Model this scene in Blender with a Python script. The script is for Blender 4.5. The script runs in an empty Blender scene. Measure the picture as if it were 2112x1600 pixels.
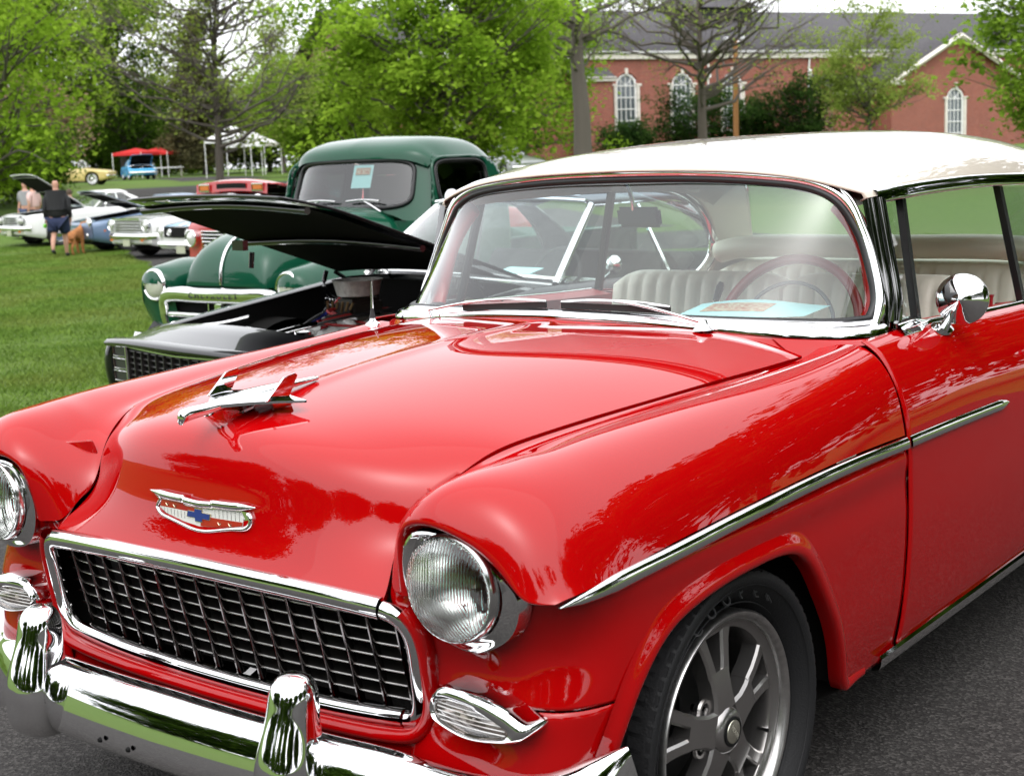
import bpy, bmesh, math, random
import numpy as np
from mathutils import Vector, Matrix

random.seed(5); RNG = np.random.default_rng(5)
scene = bpy.context.scene
COL = scene.collection
rad = math.radians

# ------------------------------------------------------------------ camera
YAW, PITCH, ROLL, FPX = rad(37.92), rad(9.09), rad(-2.24), 2938.0
CAM = np.array([2.212, -2.525, 1.492])
_f = np.array([-math.sin(YAW)*math.cos(PITCH), math.cos(YAW)*math.cos(PITCH), -math.sin(PITCH)])
_r = np.array([math.cos(YAW), math.sin(YAW), 0.0]); _u = np.cross(_r, _f)
_c, _s = math.cos(ROLL), math.sin(ROLL)
_rr, _uu = _c*_r + _s*_u, -_s*_r + _c*_u
cam = bpy.data.cameras.new('camera'); cam_ob = bpy.data.objects.new('camera', cam); COL.objects.link(cam_ob)
cam.sensor_width = 36.0; cam.lens = FPX/2112*36.0; cam.clip_start = 0.05; cam.clip_end = 2000
cam_ob.matrix_world = Matrix(((_rr[0], _uu[0], -_f[0], CAM[0]), (_rr[1], _uu[1], -_f[1], CAM[1]),
                              (_rr[2], _uu[2], -_f[2], CAM[2]), (0, 0, 0, 1)))
cam.dof.use_dof = True; cam.dof.focus_distance = 3.45; cam.dof.aperture_fstop = 8.0
scene.camera = cam_ob

# ------------------------------------------------------------------ light: bright overcast
SUN_EL, SUN_AZ = rad(58), rad(150)
world = bpy.data.worlds.new('World'); scene.world = world; world.use_nodes = True
nt = world.node_tree; nt.nodes.clear()
out = nt.nodes.new('ShaderNodeOutputWorld'); bg = nt.nodes.new('ShaderNodeBackground')
sky = nt.nodes.new('ShaderNodeTexSky'); sky.sky_type = 'NISHITA'; sky.sun_disc = False
sky.sun_elevation = SUN_EL; sky.sun_rotation = SUN_AZ; sky.air_density = 1.0; sky.dust_density = 6.0; sky.ozone_density = 1.0
hsv = nt.nodes.new('ShaderNodeHueSaturation'); hsv.inputs['Saturation'].default_value = 0.10
mixw = nt.nodes.new('ShaderNodeMix'); mixw.data_type = 'RGBA'; mixw.inputs[0].default_value = 0.55
mixw.inputs[7].default_value = (12.5, 12.7, 13.2, 1)          # even cloud cover over the sky
nt.links.new(sky.outputs[0], hsv.inputs['Color']); nt.links.new(hsv.outputs[0], mixw.inputs[6])
nt.links.new(mixw.outputs[2], bg.inputs['Color']); bg.inputs['Strength'].default_value = 0.145
nt.links.new(bg.outputs[0], out.inputs['Surface'])
sun = bpy.data.lights.new('sun', 'SUN'); sun.energy = .5; sun.angle = rad(110); sun.color = (1, .97, .92)
sun_ob = bpy.data.objects.new('sun', sun); COL.objects.link(sun_ob)
_sd = Vector((math.cos(SUN_EL)*math.sin(SUN_AZ), math.cos(SUN_EL)*math.cos(SUN_AZ), math.sin(SUN_EL)))
sun_ob.rotation_euler = _sd.to_track_quat('Z', 'Y').to_euler(); sun_ob.location = (0, 0, 30)
vs = scene.view_settings; vs.view_transform = 'Standard'; vs.look = 'None'; vs.exposure = 0.70; vs.gamma = 1.0
vs.use_curve_mapping = False
scene.cycles.max_bounces = 10; scene.cycles.transparent_max_bounces = 24; scene.cycles.glossy_bounces = 5
scene.cycles.diffuse_bounces = 5; scene.cycles.transmission_bounces = 8
scene.cycles.caustics_reflective = False; scene.cycles.caustics_refractive = False
scene.cycles.sample_clamp_indirect = 6.0

# ------------------------------------------------------------------ materials
MATS = {}
def pmat(name, col, rough=.5, metal=0., spec=.5, coat=0., bump=None, noise=None, emit=None, sheen=0., coat_rough=.03, coat_ior=1.5):
    """principled material; noise=(scale, amount[, colour2]) varies the colour, bump=(scale, strength[, detail])"""
    if name in MATS: return MATS[name]
    m = bpy.data.materials.new(name); m.use_nodes = True; n = m.node_tree; b = n.nodes['Principled BSDF']
    b.inputs['Base Color'].default_value = (*col, 1); b.inputs['Roughness'].default_value = rough
    b.inputs['Metallic'].default_value = metal; b.inputs['Specular IOR Level'].default_value = spec
    b.inputs['Coat Weight'].default_value = coat; b.inputs['Coat Roughness'].default_value = coat_rough; b.inputs['Coat IOR'].default_value = coat_ior
    if sheen: b.inputs['Sheen Weight'].default_value = sheen
    tc = n.nodes.new('ShaderNodeTexCoord')
    if noise:
        nz = n.nodes.new('ShaderNodeTexNoise'); nz.inputs['Scale'].default_value = noise[0]; nz.inputs['Detail'].default_value = 5
        n.links.new(tc.outputs['Object'], nz.inputs['Vector'])
        rp = n.nodes.new('ShaderNodeValToRGB'); c2 = noise[2] if len(noise) > 2 else tuple(min(1, c*(1+noise[1])) for c in col)
        c1 = col if len(noise) > 2 else tuple(c*(1-noise[1]) for c in col)
        rp.color_ramp.elements[0].position = .32; rp.color_ramp.elements[1].position = .68
        rp.color_ramp.elements[0].color = (*c1, 1); rp.color_ramp.elements[1].color = (*c2, 1)
        n.links.new(nz.outputs['Fac'], rp.inputs[0]); n.links.new(rp.outputs[0], b.inputs['Base Color'])
    if bump:
        nb = n.nodes.new('ShaderNodeTexNoise'); nb.inputs['Scale'].default_value = bump[0]; nb.inputs['Detail'].default_value = bump[2] if len(bump) > 2 else 4
        n.links.new(tc.outputs['Object'], nb.inputs['Vector'])
        bp = n.nodes.new('ShaderNodeBump'); bp.inputs['Strength'].default_value = bump[1]; bp.inputs['Distance'].default_value = .01
        n.links.new(nb.outputs['Fac'], bp.inputs['Height']); n.links.new(bp.outputs[0], b.inputs['Normal'])
    if emit: b.inputs['Emission Color'].default_value = (*emit[0], 1); b.inputs['Emission Strength'].default_value = emit[1]
    MATS[name] = m; return m

def glass(name, tint=(.86, .95, .92), refl=1.0, band=None, rough=0.0, ribs=None, milk=0.):
    """thin clear pane: fresnel mix of tinted transparency and mirror; band = (z0, z1, colour) tinted strip along the top"""
    if name in MATS: return MATS[name]
    m = bpy.data.materials.new(name); m.use_nodes = True; n = m.node_tree; n.nodes.clear()
    o = n.nodes.new('ShaderNodeOutputMaterial'); mx = n.nodes.new('ShaderNodeMixShader')
    t = n.nodes.new('ShaderNodeBsdfTransparent'); g = n.nodes.new('ShaderNodeBsdfGlossy'); lw = n.nodes.new('ShaderNodeLayerWeight'); lw.inputs['Blend'].default_value = .5
    pw = n.nodes.new('ShaderNodeMath'); pw.operation = 'POWER'; pw.inputs[1].default_value = 5.0; n.links.new(lw.outputs['Facing'], pw.inputs[0])
    fr = n.nodes.new('ShaderNodeMath'); fr.operation = 'MULTIPLY_ADD'; fr.inputs[1].default_value = .96; fr.inputs[2].default_value = .04; n.links.new(pw.outputs[0], fr.inputs[0])   # schlick, same from both faces
    t.inputs[0].default_value = (*tint, 1); g.inputs['Roughness'].default_value = rough; g.inputs[0].default_value = (1, 1, 1, 1)
    mu = n.nodes.new('ShaderNodeMath'); mu.operation = 'MULTIPLY'; mu.inputs[1].default_value = 1.7*refl; mu.use_clamp = True
    n.links.new(fr.outputs[0], mu.inputs[0]); n.links.new(mu.outputs[0], mx.inputs[0])
    n.links.new(t.outputs[0], mx.inputs[1]); n.links.new(g.outputs[0], mx.inputs[2]); n.links.new(mx.outputs[0], o.inputs[0])
    if milk:
        df = n.nodes.new('ShaderNodeBsdfDiffuse'); df.inputs[0].default_value = (.8, .8, .8, 1); m2 = n.nodes.new('ShaderNodeMixShader'); m2.inputs[0].default_value = milk
        n.links.new(t.outputs[0], m2.inputs[1]); n.links.new(df.outputs[0], m2.inputs[2]); n.links.new(m2.outputs[0], mx.inputs[1])
    if band or ribs: tc = n.nodes.new('ShaderNodeTexCoord'); sp = n.nodes.new('ShaderNodeSeparateXYZ'); n.links.new(tc.outputs['Object'], sp.inputs[0])
    if band:
        mr = n.nodes.new('ShaderNodeMapRange'); mr.inputs[1].default_value = band[0]; mr.inputs[2].default_value = band[1]
        n.links.new(sp.outputs[2], mr.inputs[0])
        mc = n.nodes.new('ShaderNodeMix'); mc.data_type = 'RGBA'; mc.inputs[6].default_value = (*tint, 1); mc.inputs[7].default_value = (*band[2], 1)
        n.links.new(mr.outputs[0], mc.inputs[0]); n.links.new(mc.outputs[2], t.inputs[0])
    if ribs:
        wv = n.nodes.new('ShaderNodeTexWave'); wv.inputs['Scale'].default_value = ribs; wv.bands_direction = 'X'; wv.inputs['Distortion'].default_value = 0.3
        n.links.new(tc.outputs['Object'], wv.inputs['Vector'])
        bp = n.nodes.new('ShaderNodeBump'); bp.inputs['Strength'].default_value = .5; bp.inputs['Distance'].default_value = .004
        n.links.new(wv.outputs['Fac'], bp.inputs['Height']); n.links.new(bp.outputs[0], g.inputs['Normal']); n.links.new(bp.outputs[0], lw.inputs['Normal'])
    MATS[name] = m; return m

RED = pmat('red_paint', (.39, .0010, .0018), rough=.5, spec=.0, coat=1.0, coat_rough=.006, coat_ior=1.50)
CREAM = pmat('cream_paint', (.60, .53, .44), rough=.4, coat=1.0, coat_rough=.015)
CHROME = pmat('chrome', (.86, .86, .87), rough=.035, metal=1.0)
DULLCHROME = pmat('satin_chrome', (.68, .68, .68), rough=.16, metal=1.0)
ALU = pmat('brushed_aluminium', (.62, .61, .60), rough=.28, metal=1.0, noise=(60, .12))
GUN = pmat('gunmetal_paint', (.36, .345, .335), rough=.24, metal=.9, coat=.5)
RUBBER = pmat('black_rubber', (.012, .012, .013), rough=.62, spec=.35, bump=(220, .15))
GASKET = pmat('window_gasket', (.01, .01, .011), rough=.4)
BLACKP = pmat('black_paint', (.004, .004, .005), rough=.3, spec=.1, coat=1.0, coat_rough=.015, coat_ior=1.45)
DARK = pmat('dark_cavity', (.012, .012, .012), rough=.85, spec=.1)
UNDER = pmat('undercoat', (.02, .019, .018), rough=.9, spec=.1)
WHITE = pmat('white_paint', (.80, .80, .79), rough=.4, coat=.8)
GLASS = glass('clear_glass', (.90, .96, .94), 1.0)
WIND = glass('tinted_windshield', (.84, .95, .92), 1.2, band=(1.345, 1.405, (.36, .52, .64)))
def real_glass(name, col=(.97, .98, .97), ior=1.45):
    m = bpy.data.materials.new(name); m.use_nodes = True; n = m.node_tree; n.nodes.clear(); o = n.nodes.new('ShaderNodeOutputMaterial'); g = n.nodes.new('ShaderNodeBsdfGlass')
    g.inputs['Color'].default_value = (*col, 1); g.inputs['IOR'].default_value = ior; g.inputs['Roughness'].default_value = .02; n.links.new(g.outputs[0], o.inputs[0]); MATS[name] = m; return m
LENS = real_glass('headlight_glass')
DGLASS = glass('dark_glass', (.10, .11, .11), 1.3)
VINYL = pmat('cream_vinyl', (.84, .80, .68), rough=.42, bump=(150, .12))
CLOUDW = pmat('white_canvas', (.78, .78, .78), rough=.8)

# ------------------------------------------------------------------ mesh helpers
def setp(o, label=None, cat=None, group=None, kind=None):
    if label: o['label'] = label
    if cat: o['category'] = cat
    if group: o['group'] = group
    if kind: o['kind'] = kind
    return o
def empty(name, loc=(0, 0, 0), rz=0., **k):
    o = bpy.data.objects.new(name, None); COL.objects.link(o); o.location = loc; o.rotation_euler = (0, 0, rz); o.empty_display_size = .2
    return setp(o, **k)
def obj(name, V, F, mat=None, parent=None, smooth=True, sharp=None, **k):
    me = bpy.data.meshes.new(name)
    me.from_pydata([tuple(map(float, v)) for v in V], [], [tuple(int(i) for i in f) for f in F])
    if smooth: me.polygons.foreach_set('use_smooth', [True]*len(me.polygons))
    if sharp is not None: me.set_sharp_from_angle(angle=rad(sharp))
    me.update()
    if mat: me.materials.append(mat)
    o = bpy.data.objects.new(name, me); COL.objects.link(o)
    if parent: o.parent = parent
    return setp(o, **k)
def nobj(name, V, F, mat, parent=None, smooth=True, **k):
    """fast path: V (n,3) array, F (m,3|4) array"""
    me = bpy.data.meshes.new(name); V = np.asarray(V, np.float32); F = np.asarray(F, np.int32); q = F.shape[1]
    me.vertices.add(len(V)); me.vertices.foreach_set('co', V.ravel())
    me.loops.add(F.size); me.loops.foreach_set('vertex_index', F.ravel())
    me.polygons.add(len(F)); me.polygons.foreach_set('loop_start', np.arange(0, F.size, q, dtype=np.int32))
    if smooth: me.polygons.foreach_set('use_smooth', np.ones(len(F), bool))
    me.update(calc_edges=True)
    if isinstance(mat, (list, tuple)): [me.materials.append(x) for x in mat]
    else: me.materials.append(mat)
    o = bpy.data.objects.new(name, me); COL.objects.link(o)
    if parent: o.parent = parent
    return setp(o, **k)
def spl(P, n=40, ts=None, par=None):
    """natural cubic spline through the points P"""
    P = np.asarray(P, float)
    if len(P) == 2:
        t = np.linspace(0, 1, n)[:, None] if ts is None else np.asarray(ts)[:, None]
        return P[0]*(1-t) + P[1]*t
    d = np.linalg.norm(np.diff(P.reshape(len(P), -1), axis=0), axis=1) if par is None else np.diff(par)
    d = np.maximum(d, 1e-6)**(.7 if par is None else 1); x = np.r_[0, np.cumsum(d)]; x /= x[-1]; h = np.diff(x); k = len(P)
    A = np.zeros((k, k)); B = np.zeros((k,)+P.shape[1:]); A[0, 0] = A[-1, -1] = 1
    for i in range(1, k-1):
        A[i, i-1], A[i, i], A[i, i+1] = h[i-1], 2*(h[i-1]+h[i]), h[i]
        B[i] = 3*((P[i+1]-P[i])/h[i] - (P[i]-P[i-1])/h[i-1])
    c = np.linalg.solve(A, B.reshape(k, -1)).reshape(B.shape)
    t = np.linspace(0, 1, n) if ts is None else np.asarray(ts, float)
    j = np.clip(np.searchsorted(x, t, 'right')-1, 0, k-2); u = (t-x[j]); sh = (len(t),)+(1,)*(P.ndim-1); u = u.reshape(sh); hh = h[j].reshape(sh)
    b = (P[j+1]-P[j])/hh - hh*(2*c[j]+c[j+1])/3; dd = (c[j+1]-c[j])/(3*hh)
    return P[j] + b*u + c[j]*u*u + dd*u**3
def surf(K, m=40, n=40, par_r=None):
    """control rows K[k][l] -> (m, n, 3) smooth grid"""
    rows = np.array([spl(r, n) for r in K])
    return spl(rows, m, par=par_r)
def gfaces(m, n, cu=False, cv=False, flip=False):
    F = []
    for i in range(m if cu else m-1):
        for j in range(n if cv else n-1):
            a, b, c, d = i*n+j, i*n+(j+1) % n, ((i+1) % m)*n+(j+1) % n, ((i+1) % m)*n+j
            F.append((a, d, c, b) if flip else (a, b, c, d))
    return F
def grid(name, P, mat, parent=None, cu=False, cv=False, flip=False, solid=0., caps=False, sharp=None, drop=None, **k):
    m, n = P.shape[:2]; F = gfaces(m, n, cu, cv, flip); V = P.reshape(-1, 3)
    if drop is not None: F = [f for f in F if not drop(V[list(f)].mean(0))]
    if caps and cv:
        F.append(tuple(range(n)) if flip else tuple(range(n))[::-1]); F.append(tuple((m-1)*n+j for j in range(n))[::(-1 if flip else 1)])
    o = obj(name, V, F, mat, parent, sharp=sharp, **k)
    if solid:
        md = o.modifiers.new('thickness', 'SOLIDIFY'); md.thickness = solid; md.offset = -1; md.use_even_offset = False
    return o
def mir(P): return np.asarray(P)*np.array([-1, 1, 1])
def both(name, P, mat, parent, flip=False, **k):
    return grid(name, P, mat, parent, flip=flip, **k), grid(name, mir(P), mat, parent, flip=not flip, **k)
def frames(path, up=(0, 0, 1), closed=False):
    path = np.asarray(path, float)
    T = (np.roll(path, -1, 0)-np.roll(path, 1, 0)) if closed else np.gradient(path, axis=0)
    T /= np.maximum(np.linalg.norm(T, axis=1), 1e-9)[:, None]
    U = np.broadcast_to(np.asarray(up, float), T.shape)
    S = np.cross(T, U); S /= np.maximum(np.linalg.norm(S, axis=1), 1e-9)[:, None]
    return T, S, np.cross(S, T)
def sweep(path, sec, up=(0, 0, 1), scale=None, closed=False):
    """section points (side, up) carried along the path -> (n, k, 3)"""
    path = np.asarray(path, float); T, S, N = frames(path, up, closed); sec = np.asarray(sec, float)
    sc = np.ones((len(path), 2)) if scale is None else np.asarray(scale, float).reshape(len(path), -1)*np.ones((1, 2))
    return path[:, None] + S[:, None]*(sec[None, :, :1]*sc[:, None, :1]) + N[:, None]*(sec[None, :, 1:]*sc[:, None, 1:])
def circ(n=10, rx=1., ry=None, a0=0.): 
    a = np.linspace(0, 2*math.pi, n, endpoint=False)+a0; return np.stack([np.cos(a)*rx, np.sin(a)*(rx if ry is None else ry)], 1)
def tube(name, path, r, mat, parent=None, seg=8, closed=False, up=None, n=None, **k):
    """round bar along points; r may be a list of radii"""
    path = np.asarray(path, float)
    if n: 
        if np.ndim(r): r = np.interp(np.linspace(0, 1, n), np.linspace(0, 1, len(r)), r)
        path = spl(path, n)
    if up is None:
        d = np.abs(path[-1]-path[0]) if not closed else np.array([0, 0, 0]); up = (0, 0, 1) if d[2] < .8*np.linalg.norm(d)+1e-9 or closed else (0, 1, 0)
    R = np.full(len(path), r) if np.ndim(r) == 0 else np.asarray(r, float)
    P = sweep(path, circ(seg), up, R[:, None], closed)
    return grid(name, P, mat, parent, cu=closed, cv=True, caps=not closed, sharp=50, **k)
def lathe(name, prof, mat, parent=None, c=(0, 0, 0), axis='x', seg=32, sharp=40, a0=0., arc=2*math.pi, **k):
    """profile (radius, height) turned about an axis through c"""
    prof = np.asarray(prof, float); full = arc > 6.28; a = np.linspace(0, arc, seg, endpoint=not full)+a0
    ca, sa = np.cos(a), np.sin(a); P = np.zeros((len(prof), seg, 3)); r, h = prof[:, 0][:, None], prof[:, 1][:, None]
    ix = {'x': (1, 2, 0), 'y': (0, 2, 1), 'z': (0, 1, 2)}[axis]
    P[..., ix[0]] = r*ca; P[..., ix[1]] = r*sa; P[..., ix[2]] = h; P += np.asarray(c)
    return grid(name, P, mat, parent, cv=full, sharp=sharp, **k)
def bm_obj(name, bm, mat, parent=None, sharp=35, **k):
    me = bpy.data.meshes.new(name); bm.normal_update(); bm.to_mesh(me); bm.free()
    me.polygons.foreach_set('use_smooth', [True]*len(me.polygons)); me.set_sharp_from_angle(angle=rad(sharp))
    me.materials.append(mat); o = bpy.data.objects.new(name, me); COL.objects.link(o)
    if parent: o.parent = parent
    return setp(o, **k)
def box(name, c, s, mat, parent=None, bev=0., rot=None, taper=None, **k):
    """bevelled box: centre c, size s; taper scales the top face"""
    bm = bmesh.new(); bmesh.ops.create_cube(bm, size=1)
    for v in bm.verts:
        f = (taper if taper and v.co.z > 0 else (1, 1)); v.co = Vector((v.co.x*s[0]*f[0], v.co.y*s[1]*f[1], v.co.z*s[2]))
    if bev: bmesh.ops.bevel(bm, geom=bm.edges[:], offset=bev, segments=2, affect='EDGES', clamp_overlap=True)
    M = Matrix.Translation(c)
    if rot is not None: M = M @ Matrix.Rotation(rot[2], 4, 'Z') @ Matrix.Rotation(rot[1], 4, 'Y') @ Matrix.Rotation(rot[0], 4, 'X')
    bm.transform(M); return bm_obj(name, bm, mat, parent, **k)
def prism(name, outline, depth, mat, parent=None, frame=None, bev=0., **k):
    """outline (u, v) extruded by depth along the frame's third axis; frame = (origin, U, V)"""
    O, U, Vv = [Vector(x) for x in (frame or ((0, 0, 0), (1, 0, 0), (0, 0, 1)))]; N = U.cross(Vv).normalized()
    bm = bmesh.new(); vs_ = [bm.verts.new(O + U*float(p[0]) + Vv*float(p[1])) for p in outline]
    f = bm.faces.new(vs_); r = bmesh.ops.extrude_face_region(bm, geom=[f])
    bmesh.ops.translate(bm, verts=[g for g in r['geom'] if isinstance(g, bmesh.types.BMVert)], vec=N*depth)
    bmesh.ops.recalc_face_normals(bm, faces=bm.faces[:])
    if bev:
        es = [e for e in bm.edges if len(e.link_faces) == 2 and e.calc_face_angle(0) > .9]
        bmesh.ops.bevel(bm, geom=es, offset=bev, segments=2, affect='EDGES', clamp_overlap=True)
    return bm_obj(name, bm, mat, parent, **k)
def fan(name, loop, mat, parent=None, **k):
    L = np.asarray(loop); c = L.mean(0); n = len(L)
    return obj(name, np.vstack([L, c]), [(i, (i+1) % n, n) for i in range(n)], mat, parent, smooth=False, **k)
def dup(o, parent=None, loc=None, rz=None):
    c = o.copy(); COL.objects.link(c)
    if parent is not None: c.parent = parent
    if loc is not None: c.location = loc
    if rz is not None: c.rotation_euler = (0, 0, rz)
    for ch in list(o.children): dup(ch, c)
    return c
def ddepth(x, y): return (x-CAM[0])*(-math.sin(YAW)) + (y-CAM[1])*math.cos(YAW)
_HD = [-60, 5, 7, 9, 11, 15, 30, 36, 46, 58, 70, 92, 130, 400]; _HZ = [0, 0, -.05, -.15, -.22, -.27, -.36, -.36, -.05, .55, .92, 1.1, 1.3, 2.0]
def hz(x, y):
    return np.interp(ddepth(x, y), _HD, _HZ)
def text_mesh(name, body, size, mat, parent, M, depth=.002, align='CENTER', **k):
    cu = bpy.data.curves.new(name, 'FONT'); cu.body = body; cu.size = size; cu.extrude = depth; cu.align_x = align; cu.align_y = 'CENTER'; cu.resolution_u = 3
    t = bpy.data.objects.new(name, cu); COL.objects.link(t); dg = bpy.context.evaluated_depsgraph_get()
    me = bpy.data.meshes.new_from_object(t.evaluated_get(dg)); bpy.data.objects.remove(t); bpy.data.curves.remove(cu)
    me.materials.clear(); me.materials.append(mat); me.transform(M)
    o = bpy.data.objects.new(name, me); COL.objects.link(o)
    if parent: o.parent = parent
    return setp(o, **k)
# ================================================================== red two-door hardtop
coupe = empty('hardtop_coupe', (0, 0, 0), label='glossy red fifties two-door hardtop with cream roof, filling the foreground', cat='car')
A = np.array
def L3(s): return [tuple(p) for p in s]

# ---- hood: centre profile (y, z) paired with the gap line (x, y, z) and crown exponents
HC = [(.485, 1.067), (.36, 1.070), (.15, 1.069), (-.05, 1.061), (-.22, 1.048), (-.38, 1.031), (-.52, 1.012), (-.605, .996),
      (-.662, .975), (-.692, .940), (-.705, .89), (-.712, .84), (-.722, .79), (-.738, .745), (-.748, .727)]
HS = [(.690, .570, .996), (.681, .42, .993), (.660, .18, .988), (.635, -.03, .980), (.605, -.2, .970), (.577, -.35, .958), (.547, -.46, .938),
      (.523, -.525, .912), (.499, -.572, .882), (.478, -.603, .852), (.465, -.622, .822), (.466, -.648, .788), (.477, -.680, .757), (.490, -.708, .731), (.493, -.722, .716)]
HQ = [4.2, 3.6, 3.0, 2.6, 2.4, 2.3, 2.3, 2.4, 2.6, 2.8, 2.8, 2.6, 2.4, 2.2, 2.2]
HP = [2, 2, 2, 2, 2, 2.2, 2.6, 3.0, 3.2, 3.2, 3.2, 3.0, 2.8, 2.6, 2.6]
us = np.linspace(0, 1, 41)
hood_rows = np.zeros((len(HC), len(us), 3))
for i, ((cy, cz), S_, q, p) in enumerate(zip(HC, HS, HQ, HP)):
    hood_rows[i, :, 0] = us*S_[0]
    hood_rows[i, :, 1] = cy + (S_[1]-cy)*us**p
    hood_rows[i, :, 2] = cz + (S_[2]-cz)*us**q + (.004 if i < 8 else 0)*np.exp(-(us*S_[0]/.022)**2)
hood_rows[:, :, 0] *= np.where(np.arange(len(HC))[:, None] < 12, 1-.007*us[None]**3, 1)
hood_rows[:7, :, 2] += .005*us[None]**4
hood_half = spl(hood_rows, 110)
edge = hood_half[:, -1].copy(); fl = edge + A([-.006, 0, 0])*1.0; fl[:, 2] -= .03; fl[:, 1] += .004
hood_half = np.concatenate([hood_half, fl[:, None]], 1)
hood_full = np.concatenate([mir(hood_half)[:, :0:-1], hood_half], 1)
hood = grid('hood', hood_full, RED, coupe, flip=True, sharp=60)
hood.data.update()
# ---- upper front fender
UF = [
 [(.572, -.712, .742), (.573, -.726, .838), (.594, -.734, .862), (.637, -.741, .874), (.692, -.740, .864), (.743, -.733, .838), (.790, -.728, .799), (.828, -.728, .772), (.868, -.712, .770)],
 [(.548, -.726, .735), (.560, -.744, .840), (.585, -.752, .872), (.635, -.760, .886), (.695, -.758, .876), (.750, -.750, .848), (.800, -.745, .806), (.835, -.742, .776), (.875, -.722, .771)],
 [(.532, -.720, .735), (.551, -.738, .843), (.581, -.750, .880), (.636, -.758, .898), (.700, -.756, .888), (.759, -.749, .858), (.809, -.743, .814), (.843, -.738, .780), (.880, -.718, .773)],
 [(.500, -.704, .738), (.532, -.716, .846), (.578, -.732, .896), (.640, -.740, .924), (.712, -.737, .917), (.778, -.732, .885), (.829, -.727, .837), (.860, -.720, .795), (.887, -.705, .777)],
 [(.484, -.670, .770), (.520, -.680, .848), (.574, -.690, .908), (.645, -.695, .948), (.721, -.693, .947), (.790, -.688, .915), (.846, -.682, .863), (.876, -.678, .812), (.894, -.668, .780)],
 [(.470, -.622, .823), (.514, -.614, .868), (.576, -.607, .917), (.650, -.602, .958), (.725, -.600, .963), (.790, -.600, .940), (.848, -.600, .888), (.881, -.600, .829), (.899, -.595, .786)],
 [(.503, -.565, .887), (.537, -.56, .902), (.592, -.553, .933), (.660, -.551, .962), (.727, -.55, .967), (.790, -.55, .947), (.847, -.55, .898), (.883, -.55, .838), (.900, -.548, .790)],
 [(.541, -.490, .929), (.567, -.50, .930), (.612, -.50, .945), (.670, -.50, .964), (.730, -.50, .970), (.790, -.50, .952), (.846, -.50, .906), (.884, -.50, .846), (.901, -.50, .793)],
 [(.570, -.40, .952), (.592, -.40, .950), (.630, -.40, .960), (.680, -.40, .972), (.735, -.40, .976), (.790, -.40, .961), (.846, -.40, .917), (.884, -.40, .855), (.902, -.40, .799)],
 [(.610, -.2, .970), (.628, -.2, .968), (.660, -.2, .976), (.700, -.2, .984), (.745, -.2, .985), (.795, -.2, .972), (.848, -.2, .930), (.886, -.2, .868), (.904, -.2, .807)],
 [(.642, .0, .981), (.657, .0, .979), (.685, .0, .985), (.716, .0, .991), (.755, .0, .992), (.800, .0, .980), (.851, .0, .941), (.888, .0, .879), (.906, .0, .813)],
 [(.681, .3, .991), (.693, .3, .989), (.713, .3, .994), (.738, .3, 1.0), (.772, .3, 1.001), (.812, .3, .989), (.858, .3, .949), (.890, .3, .887), (.907, .3, .818)],
 [(.695, .54, .998), (.708, .54, 1.0), (.728, .54, 1.006), (.753, .54, 1.012), (.783, .54, 1.012), (.820, .54, .998), (.862, .54, .956), (.891, .54, .892), (.907, .54, .815)],
 [(.706, .66, 1.022), (.722, .66, 1.020), (.742, .66, 1.020), (.766, .66, 1.021), (.793, .66, 1.018), (.826, .66, 1.001), (.864, .66, .957), (.891, .66, .892), (.907, .66, .811)]]
uf = surf(UF, 120, 60)
e0 = uf[:, 0] + A([.004, 0, -.018])*np.clip((uf[:, 0, 1:2]+.66)/.06, 0, 1); uf2 = np.concatenate([e0[:, None], uf], 1)
for sg in (1, -1):
    P = uf2*A([sg, 1, 1]); fender = grid('front_fender', P, RED, coupe, flip=sg > 0, sharp=60)
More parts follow.
